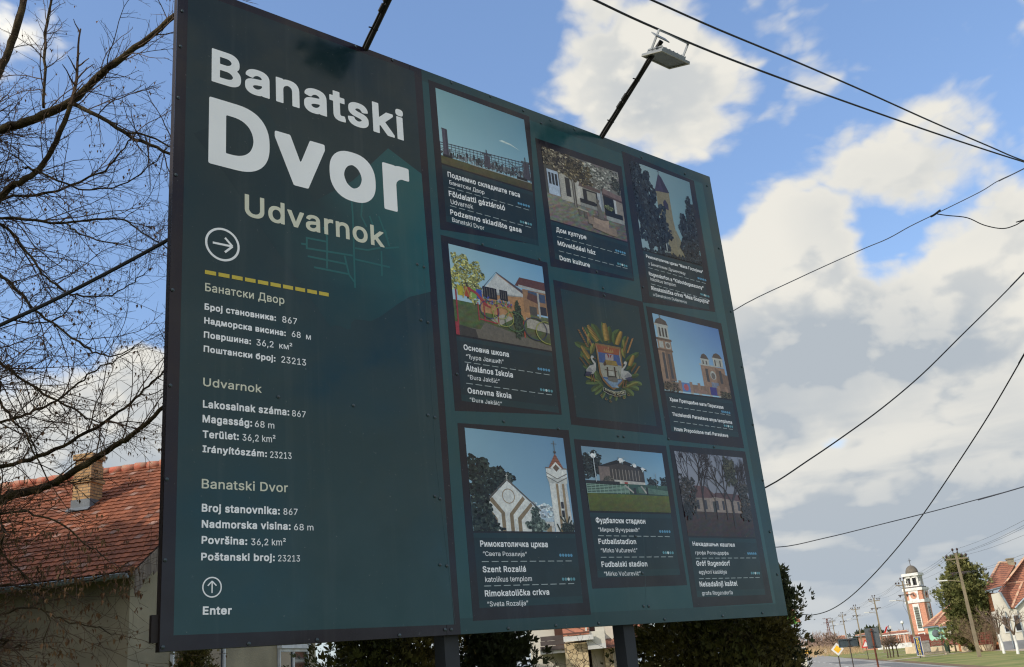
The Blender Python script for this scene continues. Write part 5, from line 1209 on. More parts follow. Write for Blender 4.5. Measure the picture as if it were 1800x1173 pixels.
# spruces added out of view to shade the grey house, bare tree and thujas
for i, (x, y, h, r) in enumerate(((-19.5, 12.5, 17.5, 3.4), (-21.5, 16.6, 12.5, 3.4), (-17.5, 8.4, 16, 3.2), (-24, 20.5, 13.5, 3.4), (-14.5, 4.6, 15, 3.0), (-25.5, 11, 19, 3.6), (-13.2, .6, 14, 3.0), (-12.2, -3.4, 13, 2.8), (-15.5, -1.5, 15, 3.2))):
    evergreen('shade_spruce', 'tall unseen evergreen added to shade the grey house and the billboard foot', (x, y, 0), h, r, 4200, 1.0, M_dark, 40+i, .85, .2, cat='tree', group='added spruces shading the grey house')
# bare twigs in front of the beige house
def bare_bush(name, label, base, h, spread, n, mt, seed, rad=.006, cat='shrub', group=None, kind=None, lv=2):
    rd = random.Random(seed); m = MB(); base = V(base)
    def br(p, d, ln, r, l):
        pts, ra = walk(p, d, ln, 5, .14, r, r*.55, 0, rd); m.tube(pts, ra, 3, cap=False)
        if l > 0:
            for i in range(4): j = rd.randint(2, 5); br(pts[j], (pts[j]-pts[j-1]).normalized()+V((rd.gauss(0, .5), rd.gauss(0, .5), rd.gauss(.1, .35))), ln*rd.uniform(.4, .65), r*.6, l-1)
    for i in range(n):
        a = rd.uniform(0, 6.28); q = rd.random()**.5*spread*.35
        br(base+V((math.cos(a)*q, math.sin(a)*q, 0)), V((math.cos(a)*spread/h*.8, math.sin(a)*spread/h*.8, 1)), h*rd.uniform(.4, .6), rad, lv)
    o = m.build(name, mt, loc=base); return tag(o, label, cat, group, kind)
bare_bush('bare_shrub', 'bare twiggy shrub in front of the stone clad house under the billboard', base_at(1015, 13), 2.6, 1.0, 26, M_bare, 31, .009)

# ------------------------------------------------------------------ stone clad house with balconies, seen under the billboard
M_stone = bpy.data.materials.new('stone_cladding'); M_stone.use_nodes = True; t = M_stone.node_tree; b = t.nodes['Principled BSDF']; b.inputs['Roughness'].default_value = .9
tc2 = t.nodes.new('ShaderNodeTexCoord'); vo = t.nodes.new('ShaderNodeTexVoronoi'); vo.inputs['Scale'].default_value = 6.5; t.links.new(tc2.outputs['Object'], vo.inputs[0])
vd = t.nodes.new('ShaderNodeTexVoronoi'); vd.feature = 'DISTANCE_TO_EDGE'; vd.inputs['Scale'].default_value = 6.5; t.links.new(tc2.outputs['Object'], vd.inputs[0])
cr = t.nodes.new('ShaderNodeMix'); cr.data_type = 'RGBA'; t.links.new(vo.outputs['Color'], cr.inputs[0]); cr.inputs[6].default_value = rgb(206, 186, 148); cr.inputs[7].default_value = rgb(176, 152, 116)
m2 = t.nodes.new('ShaderNodeMapRange'); m2.inputs[1].default_value = 0; m2.inputs[2].default_value = .035; t.links.new(vd.outputs[0], m2.inputs[0])
c3 = t.nodes.new('ShaderNodeMix'); c3.data_type = 'RGBA'; t.links.new(m2.outputs[0], c3.inputs[0]); c3.inputs[6].default_value = rgb(84, 74, 60); t.links.new(cr.outputs[2], c3.inputs[7]); t.links.new(c3.outputs[2], b.inputs['Base Color'])
bp2 = t.nodes.new('ShaderNodeBump'); bp2.inputs['Distance'].default_value = .04; t.links.new(m2.outputs[0], bp2.inputs['Height']); t.links.new(bp2.outputs[0], b.inputs['Normal'])
M_cream = mat('cream_plaster', rgb(206, 196, 180), rgb(190, 180, 164), scale=.8, rough=.9)
M_whitew = mat('white_plaster', rgb(204, 199, 186), rgb(188, 182, 168), scale=.6, rough=.9)
M_orange = mat('orange_plaster', rgb(206, 138, 96), rgb(190, 122, 84), scale=.6, rough=.9)
M_mint = mat('mint_plaster', rgb(168, 214, 186), rgb(154, 202, 174), scale=.7, rough=.9)
M_brown = flat('brown_wood', 84, 56, 46, rough=.6, scale=3)
M_rtile = brick_mat('roof_tile_courses', rgb(170, 110, 82), rgb(146, 92, 70), rgb(98, 66, 54), .36, .22)
M_darkg = flat('dark_opening', 46, 44, 46, rough=.3, scale=2)
M_cap = mat('ridge_cap', rgb(196, 170, 140), rgb(176, 120, 96), scale=2, rough=.9)
YH = 30.0
def hp(x, y, dy=0): return at(x, y, YH+dy)
bh_t = base_at(1010, YH)
bhs = thing('house', 'stone clad house with balconies and orange roof tiles seen under the billboard', 'house', bh_t)
def wall_px(x0, x1, y0, dy, dep, name, mt, y1=None, par=bhs, out=0):
    a, b = hp(x0, y0, dy), hp(x1, y0, dy); zb = hp(x0, y1, dy).z if y1 else 0
    a = V((a.x, a.y, zb)); b = V((b.x, a.y, zb)); mm = MB(); mm.box(a, b-a, V((0, dep, 0)), Z*(hp((x0+x1)/2, y0, dy).z-zb)); return mm.build(name, mt, par)
wall_px(925, 992, 1062, 1.6, 6, 'wall', M_whitew); wall_px(992, 1032, 1113, .6, 6, 'wall', M_cream, 1130); wall_px(992, 1032, 1130, .5, 6, 'wall', M_stone); wall_px(1032, 1075, 1080, 1.2, 6, 'wall', M_cream)
wall_px(1060, 1075, 1130, .9, .3, 'wall', M_stone)
a, b = hp(990, 1119, .3), hp(1036, 1114, .3); m = MB(); m.prism([a, V((b.x, a.y, a.z)), V((b.x-.0, a.y+2.4, a.z+1.5)), V((a.x, a.y+2.4, a.z+1.5))], Z*.08); bhs_r = m.build('roof', M_rtile, bhs)
m = MB(); m.box(V((a.x, a.y-.1, a.z-.16)), V((b.x-a.x+.1, 0, 0)), V((0, .1, 0)), Z*.14); m.build('fascia', M_white, bhs)
a, b, c, d = hp(1064, 1140, .5), hp(1150, 1140, .5), hp(1150, 1085, 3), hp(1062, 1085, 3); m = MB(); m.prism([a, V((b.x, a.y, a.z)), V((b.x, d.y, d.z)), V((a.x-.2, d.y, d.z))], V((0, .1, .05))); m.build('roof', M_rtile, bhs)
m = MB(); pa, pb = hp(1062, 1108, .42), hp(1078, 1122, .42); m.bar(pa, pb, .1); m.build('verge_board', M_cream, bhs)
# balconies: slabs, parapet, rails
a, b = hp(950, 1151, .9), hp(1014, 1151, .9); m = MB(); m.box(a, V((b.x-a.x, 0, 0)), V((0, 1.3, 0)), Z*.14); m.build('balcony_slab', M_white, bhs)
m = MB()
for y in (1124, 1132.5, 1141.5): p, q = hp(950, y, .9), hp(1012, y+1, .9); m.bar(p, V((q.x, p.y, p.z)), .11, .13)
for x in (962, 1011): p, q = hp(x, 1150, .92), hp(x, 1122, .92); m.bar(p, V((p.x, p.y, q.z)), .07)
m.build('balcony_rail', flat('grey_rail', 84, 76, 74, scale=3), bhs)
m = MB(); p = hp(978, 1148, 1.5); m.box(V((p.x, p.y, p.z)), V((.35, 0, 0)), V((0, .06, 0)), Z*2.0); m.build('door', M_brown, bhs)
a, b = hp(1034, 1142, .35), hp(1066, 1142, .35); m = MB(); m.box(a, V((b.x-a.x, 0, 0)), V((0, 1.0, 0)), Z*.14); m.build('balcony_slab', M_white, bhs)
m = MB(); m.box(a+Z*.14, V((b.x-a.x, 0, 0)), V((0, .08, 0)), Z*.36); m.bar(a+Z*.95, V((b.x, a.y, a.z+.95)), .06); m.bar(a+Z*.14, a+Z*.95, .05); m.box(a+Z*.14+V(((b.x-a.x)*.5, .02, 0)), V(((b.x-a.x)*.5, 0, 0)), V((0, .06, 0)), Z*.8); m.build('balcony_parapet', M_whitew, bhs)
m = MB(); p = hp(1040, 1140, 1.18); m.box(p, V((.22, 0, 0)), V((0, .015, 0)), Z*1.3); p = hp(1055, 1140, 1.18); m.box(p, V((.16, 0, 0)), V((0, .015, 0)), Z*1.2); m.build('balcony_door', M_brown, bhs)

# ------------------------------------------------------------------ utility poles along the street
M_conc = mat('pole_concrete', rgb(132, 120, 98), rgb(110, 100, 84), scale=1.5, rough=.95)
M_iron = flat('dark_iron', 70, 62, 58, rough=.6, scale=3)
M_rust = mat('rusty_steel', rgb(112, 58, 38), rgb(84, 48, 36), scale=4, rough=.9)
M_ins = flat('insulator', 62, 44, 40, rough=.3, scale=3)
M_lampw = flat('lamp_head', 216, 216, 210, rough=.4, scale=3)
PH = 8.0
pole = thing('utility_pole', '', 'utility pole', (0, 0, 0), 'concrete poles along the street'); ORG[pole.name] = V((0, 0, 0))
X, Y_ = V((1, 0, 0)), V((0, 1, 0))
m = MB(); r0_, r1_ = .125, .08
m.faces([(-r0_, -r0_, 0), (r0_, -r0_, 0), (r0_, r0_, 0), (-r0_, r0_, 0), (-r1_, -r1_, PH-.3), (r1_, -r1_, PH-.3), (r1_, r1_, PH-.3), (-r1_, r1_, PH-.3)], [(3, 2, 1, 0), (4, 5, 6, 7), (0, 1, 5, 4), (1, 2, 6, 5), (2, 3, 7, 6), (3, 0, 4, 7)])
m.build('pole', M_conc, pole)
def insul(mb, x, z):
    mb.bar((x, 0, z), (x, 0, z+.12), .04); mb.lathe((x, 0, z+.1), [(.05, 0), (.095, .04), (.06, .08), (.095, .12), (.05, .19), (.02, .2)], 8)
m = MB(); m.bar((-.78, 0, PH-.72), (.78, 0, PH-.72), .1); m.bar((-.6, 0, PH-1.0+.3), (0, 0, PH-1.2), .04); m.build('crossarm', M_conc, pole)
m = MB(); m.bar((-.72, 0, PH-1.75), (.72, 0, PH-1.75), .09); m.build('crossarm', M_iron, pole)
m = MB(); m.bar((-.17, 0, PH-.3), (.17, 0, PH-.3), .06); m.bar((-.17, 0, PH-.3), (-.17, 0, PH-.15), .05); m.bar((.17, 0, PH-.3), (.17, 0, PH-.15), .05); m.bar((0, 0, PH-.4), (0, 0, PH-.3), .07); m.build('top_bracket', M_iron, pole)
for x, z_ in ((-.72, PH-.67), (-.42, PH-.67), (.72, PH-.67), (.42, PH-.67), (-.17, PH-.2), (.17, PH-.2), (-.55, PH-2.05), (.2, PH-2.05)):
    m = MB(); insul(m, x, z_); m.build('insulator', M_ins, pole, smooth=True)
m = MB(); m.tube([(-.05, 0, PH-2.45), (-.7, 0, PH-2.3), (-1.1, 0, PH-2.26)], .03, 6); arm = m.build('lamp_arm', M_conc, pole)
m = MB(); m.prism([(-1.75, -.1, PH-2.27), (-1.05, -.13, PH-2.3), (-1.05, .13, PH-2.3), (-1.75, .1, PH-2.27)], Z*.09); m.build('lamp_head', M_lampw, arm)
ptops = [(1678, 966), (1585, 1017), (1535, 1047.5), (1502, 1064), (1479.6, 1077), (1462, 1087.5)]
plab = ['nearest concrete utility pole, standing before the tall conifer by the white house', 'concrete utility pole between the brick clock tower and the blue stone cutter sign', 'concrete utility pole behind the tall grey back of a road sign',
        'concrete utility pole rising between the two grey sign backs', 'concrete utility pole behind the wide grey sign back', 'farthest concrete utility pole, beside the rusty lattice mast']
PP = []
yaw = math.atan2(e1.y, e1.x)
pole.rotation_euler.z = yaw
for i, (x, y) in enumerate(ptops):
    p = gp(x, y, PH); PP.append(V((p.x, p.y, 0))); o_ = pole if i == 0 else copy_tree(pole)
    o_.location = PP[-1]; o_['label'] = plab[i]; o_.scale = (1, 1, 1)
print('poles', [tuple(round(q, 1) for q in p) for p in PP], [round(586.5+0) for p in PP])
M_wire = flat('bare_wire', 70, 72, 78, rough=.5, scale=3)
def sag(a, b, s_, n=8): return [a.lerp(b, i/n) - Z*(s_*4*(i/n)*(1-i/n)) for i in range(n+1)]
ext = [PP[0]-(e2*34)] + PP + [PP[-1]+e2*40]
for i, (x, z_) in enumerate(((-.72, PH-.5), (-.42, PH-.5), (.72, PH-.5), (-.17, PH-.03), (-.55, PH-1.88), (.2, PH-1.88))):
    m = MB(); P = []
    for a, b in zip(ext, ext[1:]):
        P += sag(a+e1*x+Z*z_, b+e1*x+Z*z_, .35)[:-1]
    m.tube(P, .009, 4, cap=False)
    tag(m.build('power_line', M_wire, loc=PP[0]+e1*x+Z*z_), ['thin wire on the outer left insulators of the street poles', 'thin wire on the inner left insulators of the street poles', 'thin wire on the right insulators of the street poles', 'topmost thin wire along the street poles', 'thin wire under the left end of the lower crossarms', 'thin wire under the right side of the lower crossarms'][i], 'wire', 'wires along the street poles')
m = MB(); m.tube(sag(PP[1]+Z*6.0-e1*.15, PP[1]+Z*4.3-e1*.15, 0)[:1] + [PP[1]-e1*.45+Z*5.2, PP[1]-e1*.1+Z*4.2], .015, 5); tag(m.build('cable_loop', M_wire, loc=PP[1]), 'slack loop of cable hanging on the pole by the clock tower', 'cable')
# rusty lattice mast
lp = gp(1453, 1087.5, 9.5); lp.z = 0; ms = thing('lattice_mast', 'rusty steel lattice power mast beyond the signs', 'mast', lp)
m = MB(); h = 9.5; w0, w1 = .55, .16
cs = [(sx, sy) for sx in (-1, 1) for sy in (-1, 1)]
for sx, sy in cs: m.bar(lp+V((sx*w0, sy*w0, 0)), lp+V((sx*w1, sy*w1, h)), .1)
for i in range(12):
    t0, t1 = i/12, (i+1)/12; a_, b_2 = w0+(w1-w0)*t0, w0+(w1-w0)*t1
    for (ax_, ay_), (bx_, by_) in (((-1, -1), (1, -1)), ((1, -1), (1, 1)), ((1, 1), (-1, 1)), ((-1, 1), (-1, -1))):
        if i % 2: ax_, ay_, bx_, by_ = bx_, by_, ax_, ay_
        m.bar(lp+V((ax_*a_, ay_*a_, h*t0)), lp+V((bx_*b_2, by_*b_2, h*t1)), .06)
m.build('lattice', M_rust, ms)
for q in (h-.05, h-1.3):
    m = MB(); m.bar(lp-e1*1.2+Z*q, lp+e1*1.2+Z*q, .09); m.build('crossarm', M_rust, ms)
    for x in (-1.1, -.7, .7, 1.1):
        m = MB(); m.lathe(lp+e1*x+Z*(q+.04), [(.05, 0), (.1, .06), (.07, .14), (.03, .24)], 6); m.build('insulator', M_ins, ms)

# ------------------------------------------------------------------ cables overhead
HP = at(1236, 800, 11.2); HP.z = 0
m = MB(); m.tube([HP, HP+Z*7.0], [.13, .10], 8); t = thing('utility_pole', 'plain wooden pole standing out of sight behind the billboard', 'utility pole', HP); m.build('pole', M_trunk, t)
def cable(name, pts, rad, label, cat='cable', group=None, mt=None, far=0, foot=None):
    """pts: (pixel x, pixel y, forward distance)"""
    P = [at(*p) for p in pts]
    if foot is not None: P[0] = V((HP.x, HP.y, P[0].z))      # tied to the pole behind the board
    if far: d = (P[-1]-P[-2]).normalized(); P += [P[-1]+d*far*.5-Z*.1, P[-1]+d*far]
    P = smooth_path(P, 5); m = MB(); m.tube(P, rad, 6); return tag(m.build(name, mt or M_black, loc=P[0]), label, cat, group)
cable('overhead_cable', [(985, -28, 7.6), (1045, 0, 8), (1130, 40, 8.6), (1260, 95, 9.6), (1400, 148, 10.8), (1520, 191, 12), (1640, 233, 13.2), (1740, 266, 14.4), (1800, 285, 15.2), (1920, 322, 17)], .0125, 'thick black overhead cable, the lower of the two running to the upper right', group='thick cables at the upper right', far=40)
cable('overhead_cable', [(1080, -28, 7.8), (1145, 0, 8.2), (1260, 51, 9.0), (1400, 109, 10.2), (1520, 161, 11.4), (1640, 215, 12.8), (1740, 258, 14.2), (1800, 283, 15.1), (1920, 324, 17)], .0115, 'thick black overhead cable, the upper of the two running to the upper right', group='thick cables at the upper right', far=40)
cable('overhead_cable', [(1230, 575, 10.4), (1290, 546, 10.5), (1400, 491, 10.7), (1510, 441, 10.9), (1560, 420, 11), (1600, 398, 11.1), (1645, 376, 11.2), (1722, 338, 11.4), (1755, 318, 11.5), (1800, 297, 11.6), (1880, 256, 11.8)], .0058, 'thin grey cable with a splice rising from the billboard to the right', mt=M_wire, far=30, foot=1)
cable('hanging_cable', [(1645, 376, 11.21), (1665, 379, 11.2), (1700, 383, 11.2), (1730, 396, 11.2), (1762, 402, 11.2), (1785, 396, 11.2), (1802, 387, 11.2), (1850, 372, 11.2)], .0065, 'slack black cable curving away from the splice of the thin cable', far=10)
cable('cable_clamp', [(1636, 381, 11.18), (1642, 378, 11.18), (1651, 371, 11.18), (1653, 370, 11.18)], .013, 'small metal splice clamp on the thin cable', 'clamp')
cable('overhead_cable', [(1300, 888, 11), (1348, 856, 11.1), (1420, 810, 11.3), (1480, 769, 11.5), (1550, 718, 11.7), (1620, 659, 12), (1690, 590, 12.3), (1750, 531, 12.6), (1800, 480, 12.8), (1860, 417, 13.1)], .0085, 'dark cable rising steeply from the right edge of the billboard', far=30, foot=1)
cable('overhead_cable', [(1396, 1077, 22), (1412, 1080, 21.6), (1430, 1081, 21), (1458, 1073, 20), (1490, 1053, 18.6), (1530, 1016, 17), (1580, 960, 15.5), (1625, 901, 14.2), (1680, 820, 13), (1740, 727, 12), (1800, 624, 11.2), (1860, 520, 10.5)], .0085, 'dark cable sagging low before the church tower and climbing to the right edge', far=20)
cable('overhead_cable', [(1300, 975, 13), (1366, 962, 13), (1450, 946, 13), (1540, 924, 13), (1640, 899, 13), (1730, 875, 13), (1800, 856, 13), (1880, 832, 13)], .0062, 'thin straight cable crossing the sky low on the right', mt=M_wire, far=30, foot=1)
cable('overhead_cable', [(-80, 611, 5.6), (0, 572, 5.6), (90, 530, 5.65), (190, 479, 5.7), (293, 423, 5.75), (420, 350, 5.9), (560, 262, 6.1)], .0125, 'thick black cable running behind the left edge of the billboard')

# ------------------------------------------------------------------ clock tower
tb = gp(1631, 1136); tb = V((tb.x, tb.y, 0)); TY = tb.y
def tz(y, x=1612): return at(x, y, TY).z
nf = V((-.64, -.767, 0)).normalized(); nr = V((.767, -.64, 0)).normalized()
M_rbrick = brick_mat('red_brick', rgb(190, 130, 104), rgb(176, 116, 92), rgb(190, 150, 128), .5, .16)
M_dome = mat('dome_copper', rgb(104, 96, 84), rgb(84, 78, 70), scale=1, rough=.7)
tow = thing('clock_tower', 'red brick church clock tower with white lantern and dark dome', 'tower', tb)
def obox(c, a, b, z0, z1, name, mt, par, cx_=0, cy_=0):   # block of half sizes a (along nr), b (along nf)
    m = MB(); m.box(c+nr*(cx_-a)+nf*(cy_-b)+Z*z0, nr*2*a, nf*2*b, Z*(z1-z0)); return m.build(name, mt, par)
k = TY/FPX*1.04
hw = 14.2*k/1.02
z1, z2, z3, z4_, z5 = tz(1058.5), tz(1038.5), tz(1036), tz(1010), tz(1000)
wal = obox(tb, hw, hw, 0, z1, 'shaft', M_rbrick, tow); obox(tb, hw*1.12, hw*1.12, z1-.15, z1+.35, 'cornice', M_white, tow)
obox(tb, hw, hw, z1+.35, z2, 'clock_storey', M_rbrick, tow); obox(tb, hw*1.14, hw*1.14, z2, z2+.5, 'cornice', M_white, tow); obox(tb, hw*.95, hw*.95, z2+.5, z2+.7, 'cornice', M_iron, tow)
lw = hw*.78; zl0 = z2+.7
obox(tb, lw*.55, lw*.55, zl0, z4_, 'lantern_core', M_darkg, tow)
for sx in (-1, 0, 1):
    for sy in (-1, 0, 1):
        if abs(sx) == 1 or abs(sy) == 1: obox(tb, lw*.14, lw*.14, zl0, z4_-.3, 'lantern_pier', M_white, tow, sx*lw*.88, sy*lw*.88)
obox(tb, lw, lw, zl0, zl0+.25, 'lantern_sill', M_white, tow)
obox(tb, lw*1.02, lw*1.02, z4_-.6, z4_-.25, 'lantern_beam', M_white, tow); obox(tb, lw*1.22, lw*1.22, z4_-.25, z4_+.25, 'cornice', M_white, tow)
m = MB(); dr = lw*.92; dh = tz(993)-z4_-.25
m.lathe(tb+Z*(z4_+.25), [(dr, 0)] + [(dr*math.cos(a*math.pi/16), dh*math.sin(a*math.pi/16)) for a in range(1, 8)] + [(.05, dh)], 20); m.build('dome', M_dome, tow, smooth=True)
m = MB(); m.bar(tb+Z*(z4_+.2+dh), tb+Z*(z4_+dh+1.5), .08); m.bar(tb+Z*(z4_+dh+1.1)-nr*.3, tb+Z*(z4_+dh+1.1)+nr*.3, .08); m.build('cross', M_iron, tow)
for nn, tt in ((nf, nr), (nr, nf)):
    m = MB(); c = tb+nn*hw; zc_ = (z1+z2)/2+.15; s_ = hw*.56
    m.box(c-tt*s_+Z*(zc_-s_), tt*2*s_, nn*.12, Z*2*s_); cf = m.build('clock_face', M_white, tow)
    m = MB(); m.lathe(c+nn*.13+Z*zc_, [(s_*.66, 0), (s_*.66, .05)], 24, (tt, Z, nn)); m.build('dial', M_rbrick, cf)
    m = MB(); m.bar(c+nn*.22+Z*zc_, c+nn*.22+Z*(zc_+s_*.5), .16, up=nn); m.bar(c+nn*.22+Z*zc_, c+nn*.22+Z*(zc_-s_*.1)+tt*s_*.36, .16, up=nn); m.build('clock_hand', M_iron, cf)
    za_, zb_ = tz(1110), tz(1062); ww = hw*.36
    m = MB(); m.box(c-tt*ww+Z*za_, tt*2*ww, nn*.16, Z*(zb_-za_)); sw = m.build('slot_window', M_white, tow)
    m = MB(); m.box(c-tt*ww*.66+Z*(za_+.5)+nn*.162, tt*2*ww*.66, nn*.03, Z*(zb_-za_-1)); m.build('pane', flat('slot_glass', 112, 120, 110, rough=.3, scale=1.5), sw)
    m = MB()
    for i in range(9): m.box(c-tt*ww*.66+Z*(za_+.5+i*(zb_-za_-1)/9)+nn*.195, tt*2*ww*.66, nn*.03, Z*.12)
    m.build('glazing_bar', M_iron, sw)
    m = MB(); m.box(c-tt*hw*.4+Z*tz(1125), tt*hw*.8, nn*.14, Z*(tz(1113)-tz(1125))); dd_ = m.build('doorway', M_white, tow)
    m = MB(); m.box(c-tt*hw*.28+Z*tz(1124.5)+nn*.142, tt*hw*.56, nn*.03, Z*(tz(1114.6)-tz(1124.5))); m.build('door', M_brown, dd_)

# ------------------------------------------------------------------ houses along the street
def oblock(o, a, b, h, name, mt, par, z0=0):
    m = MB(); m.box(o+Z*z0, e1*a, e2*b, Z*h); return m.build(name, mt, par)
def hip_roof(o, a, b, z, h, ov, par, mt=M_rtile, hipa=None, name='roof'):
    """ridge along e1 (length a), hipped at the street end; o is the corner of the walls"""
    A_ = o-e1*ov-e2*ov+Z*z; Bq = A_+e1*(a+2*ov); Cq = Bq+e2*(b+2*ov); D_ = A_+e2*(b+2*ov)
    hp_ = b/2+ov if hipa is None else hipa; R1 = A_+e1*hp_+e2*(b/2+ov)+Z*h; R2 = Bq+e2*(b/2+ov)+Z*h
    for pts in ([A_, Bq, R2, R1], [A_, R1, D_], [D_, R1, R2, Cq]):
        n_ = (pts[1]-pts[0]).cross(pts[2]-pts[0]).normalized(); n_ = n_ if n_.z > 0 else -n_
        m = MB(); m.prism(pts, n_*.08); m.build(name, mt, par)
    m = MB()
    for p, q in ((A_, R1), (D_, R1), (R1, R2)): m.tube([p+Z*.1, q+Z*.1], .16, 6)
    m.build('ridge_tiles', M_cap, par)
    m = MB(); m.bar(A_-Z*.06, Bq-Z*.06, .16); m.bar(A_-Z*.06, D_-Z*.06, .16); m.build('gutter', M_zinc, par)
# mint house
ym = 122.0; mo = at(1656, 1140, ym); mo.z = 0
mint = thing('house', 'mint green house with hipped red roof before the clock tower', 'house', mo)
eh = at(1640, 1101, ym).z
MWD = 11.0
oblock(mo, MWD, 7, eh, 'wall', M_mint, mint)
hip_roof(mo, MWD, 7, eh, at(1684, 1063, ym+4).z-eh, .4, mint, hipa=3.2)
def onwall(o, x, y): return on_plane(x, y, o, -e2)
m = MB(); c = on_plane(1645, 1114, mo-e1*.3, -e1)-e2*0; m.lathe(c, [(.42, 0), (.45, .1), (.35, .3), (.05, .36)], 18, (e1, Z, -e2)); m.bar(c-e2*.1+e1*.25-Z*.2, c-e2*.1+e1*.45-Z*1.0, .12); m.build('satellite_dish', flat('dish_grey', 100, 108, 112, rough=.5, scale=2), mint)
for x in (1656.5, 1676):
    m = MB(); q = onwall(mo, x, 1128); m.tube([V((q.x, q.y, 0))-e2*.1, V((q.x, q.y, eh))-e2*.1], .06, 6); m.build('downpipe', M_zinc, mint)
m = MB(); q = onwall(mo, 1686, 1116); m.box(q, e1*1.0, -e2*.06, Z*1.3); m.build('window', M_darkg, mint)
# cream house wing behind the conifer
yc = 112.0; co = at(1691, 1140, yc); co.z = 0
cre = thing('house', 'low cream house half hidden behind the tall conifer', 'house', co); ch_ = at(1691, 1098, yc).z
oblock(co, 7, 8, ch_, 'wall', M_cream, cre); hip_roof(co, 7, 8, ch_, 2.0, .35, cre)
m = MB(); q = onwall(co, 1706, 1124); m.box(q, e1*1.1, -e2*.07, Z*1.4); m.build('window', M_darkg, cre)
m = MB(); q = onwall(co, 1703, 1128.5); m.box(q-e2*.0, e1*1.5, -e2*.12, Z*.35); m.build('window_box', flat('yellow_flowers', 200, 180, 80, scale=3), cre)
# white house
yw = 93.0; wo = at(1767, 1142, yw); wo.z = 0
wh = thing('house', 'white house with steep red tiled roofs at the right edge of the photo', 'house', wo)
zv = at(1779, 1070, yw).z; za1 = at(1756, 1041, yw).z; eh_ = zv
def wp_(x, y): q = on_plane(x, y, wo, -e2); return q
Lw = 9.0
pl = [wo, wo+e1*Lw, wo+e1*Lw+Z*(za1+.4), wp_(1806, 1046), wp_(1784, 1070), wp_(1775, 1070), wp_(1757, 1041.5), V((wo.x, wo.y, at(1749, 1044, yw).z))]
m = MB(); i0 = len(m.v); m.prism(pl, e2*.35); m.build('wall', M_whitew, wh)
m = MB(); m.box(wo-e1*.03-e2*.03, e1*Lw, e2*.3, Z*.75); m.build('plinth', flat('grey_plinth', 128, 130, 134, scale=1), wh)
m = MB(); m.box(wo+e2*.35, e1*Lw, e2*1.6, Z*(zv-.1)); m.build('wall', M_whitew, wh)
# main roof slope rising behind the notched wall
P1, P2 = wo+e2*.1+Z*(zv-.05)-e1*.2, wo+e1*Lw+e2*.1+Z*(zv-.05)
yr = yw+5; R1_, R2_ = at(1770, 1024, yr), at(1812, 968, yr)
def slab(pts, name, mt, par):
    n_ = (pts[1]-pts[0]).cross(pts[2]-pts[0]).normalized(); n_ = n_ if n_.z > 0 else -n_
    m = MB(); m.prism(pts, n_*.1); return m.build(name, mt, par)
v1, v2, vm = wp_(1757, 1041.5), wp_(1806, 1046), wp_(1779.5, 1070)
rA = at(1768, 1029, yw+2.6); rB = at(1808, 1024, yw+2.6)
slab([v1+Z*.05-e2*.1, vm-e2*.1-e1*.25, rA], 'roof', M_rtile, wh); slab([vm-e2*.1-e1*.25, vm-e2*.1+e1*.2, rB, rA], 'roof', M_rtile, wh); slab([vm-e2*.1+e1*.2, v2+Z*.05-e2*.1, rB], 'roof', M_rtile, wh)
top = at(1822, 955, yw+6.5); tl_ = at(1764, 1036, yw+1.0)
slab([rA+e2*.1, rB+e2*.1+e1*2, top+e1*2, top], 'roof', M_rtile, wh); slab([at(1757, 1041, yw+.2)+e2*.2, rA+e2*.12, top, at(1796, 990, yw+7.5)], 'roof', M_rtile, wh)
m = MB(); m.tube([v1-e2*.2, vm-e2*.2-e1*.25], .1, 6); m.tube([vm-e2*.2+e1*.2, v2-e2*.2], .1, 6); m.build('verge_board', M_zinc, wh)
m = MB(); m.tube([vm-e2*.05+Z*.1, rA.lerp(rB, .75)+Z*.1], .12, 6); m.tube([rA+Z*.1, rB+Z*.1], .12, 6); m.tube([rA+Z*.1+e2*.2, top+Z*.1], .14, 6); m.build('ridge_tiles', M_cap, wh)
# rear wing with its own roof, eaves and orange wall
yq = yw+6
g1_, g2_, g3_, g4_ = at(1730, 1040, yq), at(1763, 1031, yq), at(1786, 992, yq+5), at(1757, 991, yq+5)
slab([g1_, g2_, g3_, g4_], 'roof', M_rtile, wh)
m = MB(); m.tube([g4_+Z*.1, g3_+Z*.1], .14, 6); m.tube([g4_+Z*.1, g1_+Z*.1], .14, 6); m.build('ridge_tiles', M_cap, wh)
m = MB(); m.tube([g1_-Z*.05, g2_-Z*.05], .1, 6); m.build('gutter', M_zinc, wh)
a_ = V((g1_.x+.5, yq+.6, 0)); m = MB(); m.box(a_, V((g2_.x-g1_.x+.2, 0, 0)), V((0, 4, 0)), Z*(g1_.z-.2)); m.build('wall', M_orange, wh)
cq = at(1779, 996, yq+4.6); m = MB(); m.box(cq-Z*1.2-e1*.3, e1*.62, e2*.62, Z*(at(1779, 983, yq+4.6).z-cq.z+1.2)); m.box(cq-e1*.36-e2*.06+Z*(at(1779, 983, yq+4.6).z-cq.z), e1*.74, e2*.74, Z*.12); m.build('chimney', M_plaster, wh)
for x, y in ((1767, 1113), (1786, 1111)):
    q = wp_(x, y); m = MB(); m.box(q-e2*.02, e1*.62, -e2*.06, Z*1.45); fr = m.build('window', M_wframe, wh); m = MB(); m.box(q+e1*.08-e2*.082+Z*.1, e1*.46, -e2*.02, Z*1.25); m.build('pane', M_darkg, fr)
for x in (1775, 1797):
    q = wp_(x, 1110); m = MB(); m.tube([V((q.x, q.y, .1))-e2*.08, V((q.x, q.y, zv-.2))-e2*.08], .045, 6); m.build('downpipe', M_zinc, wh)

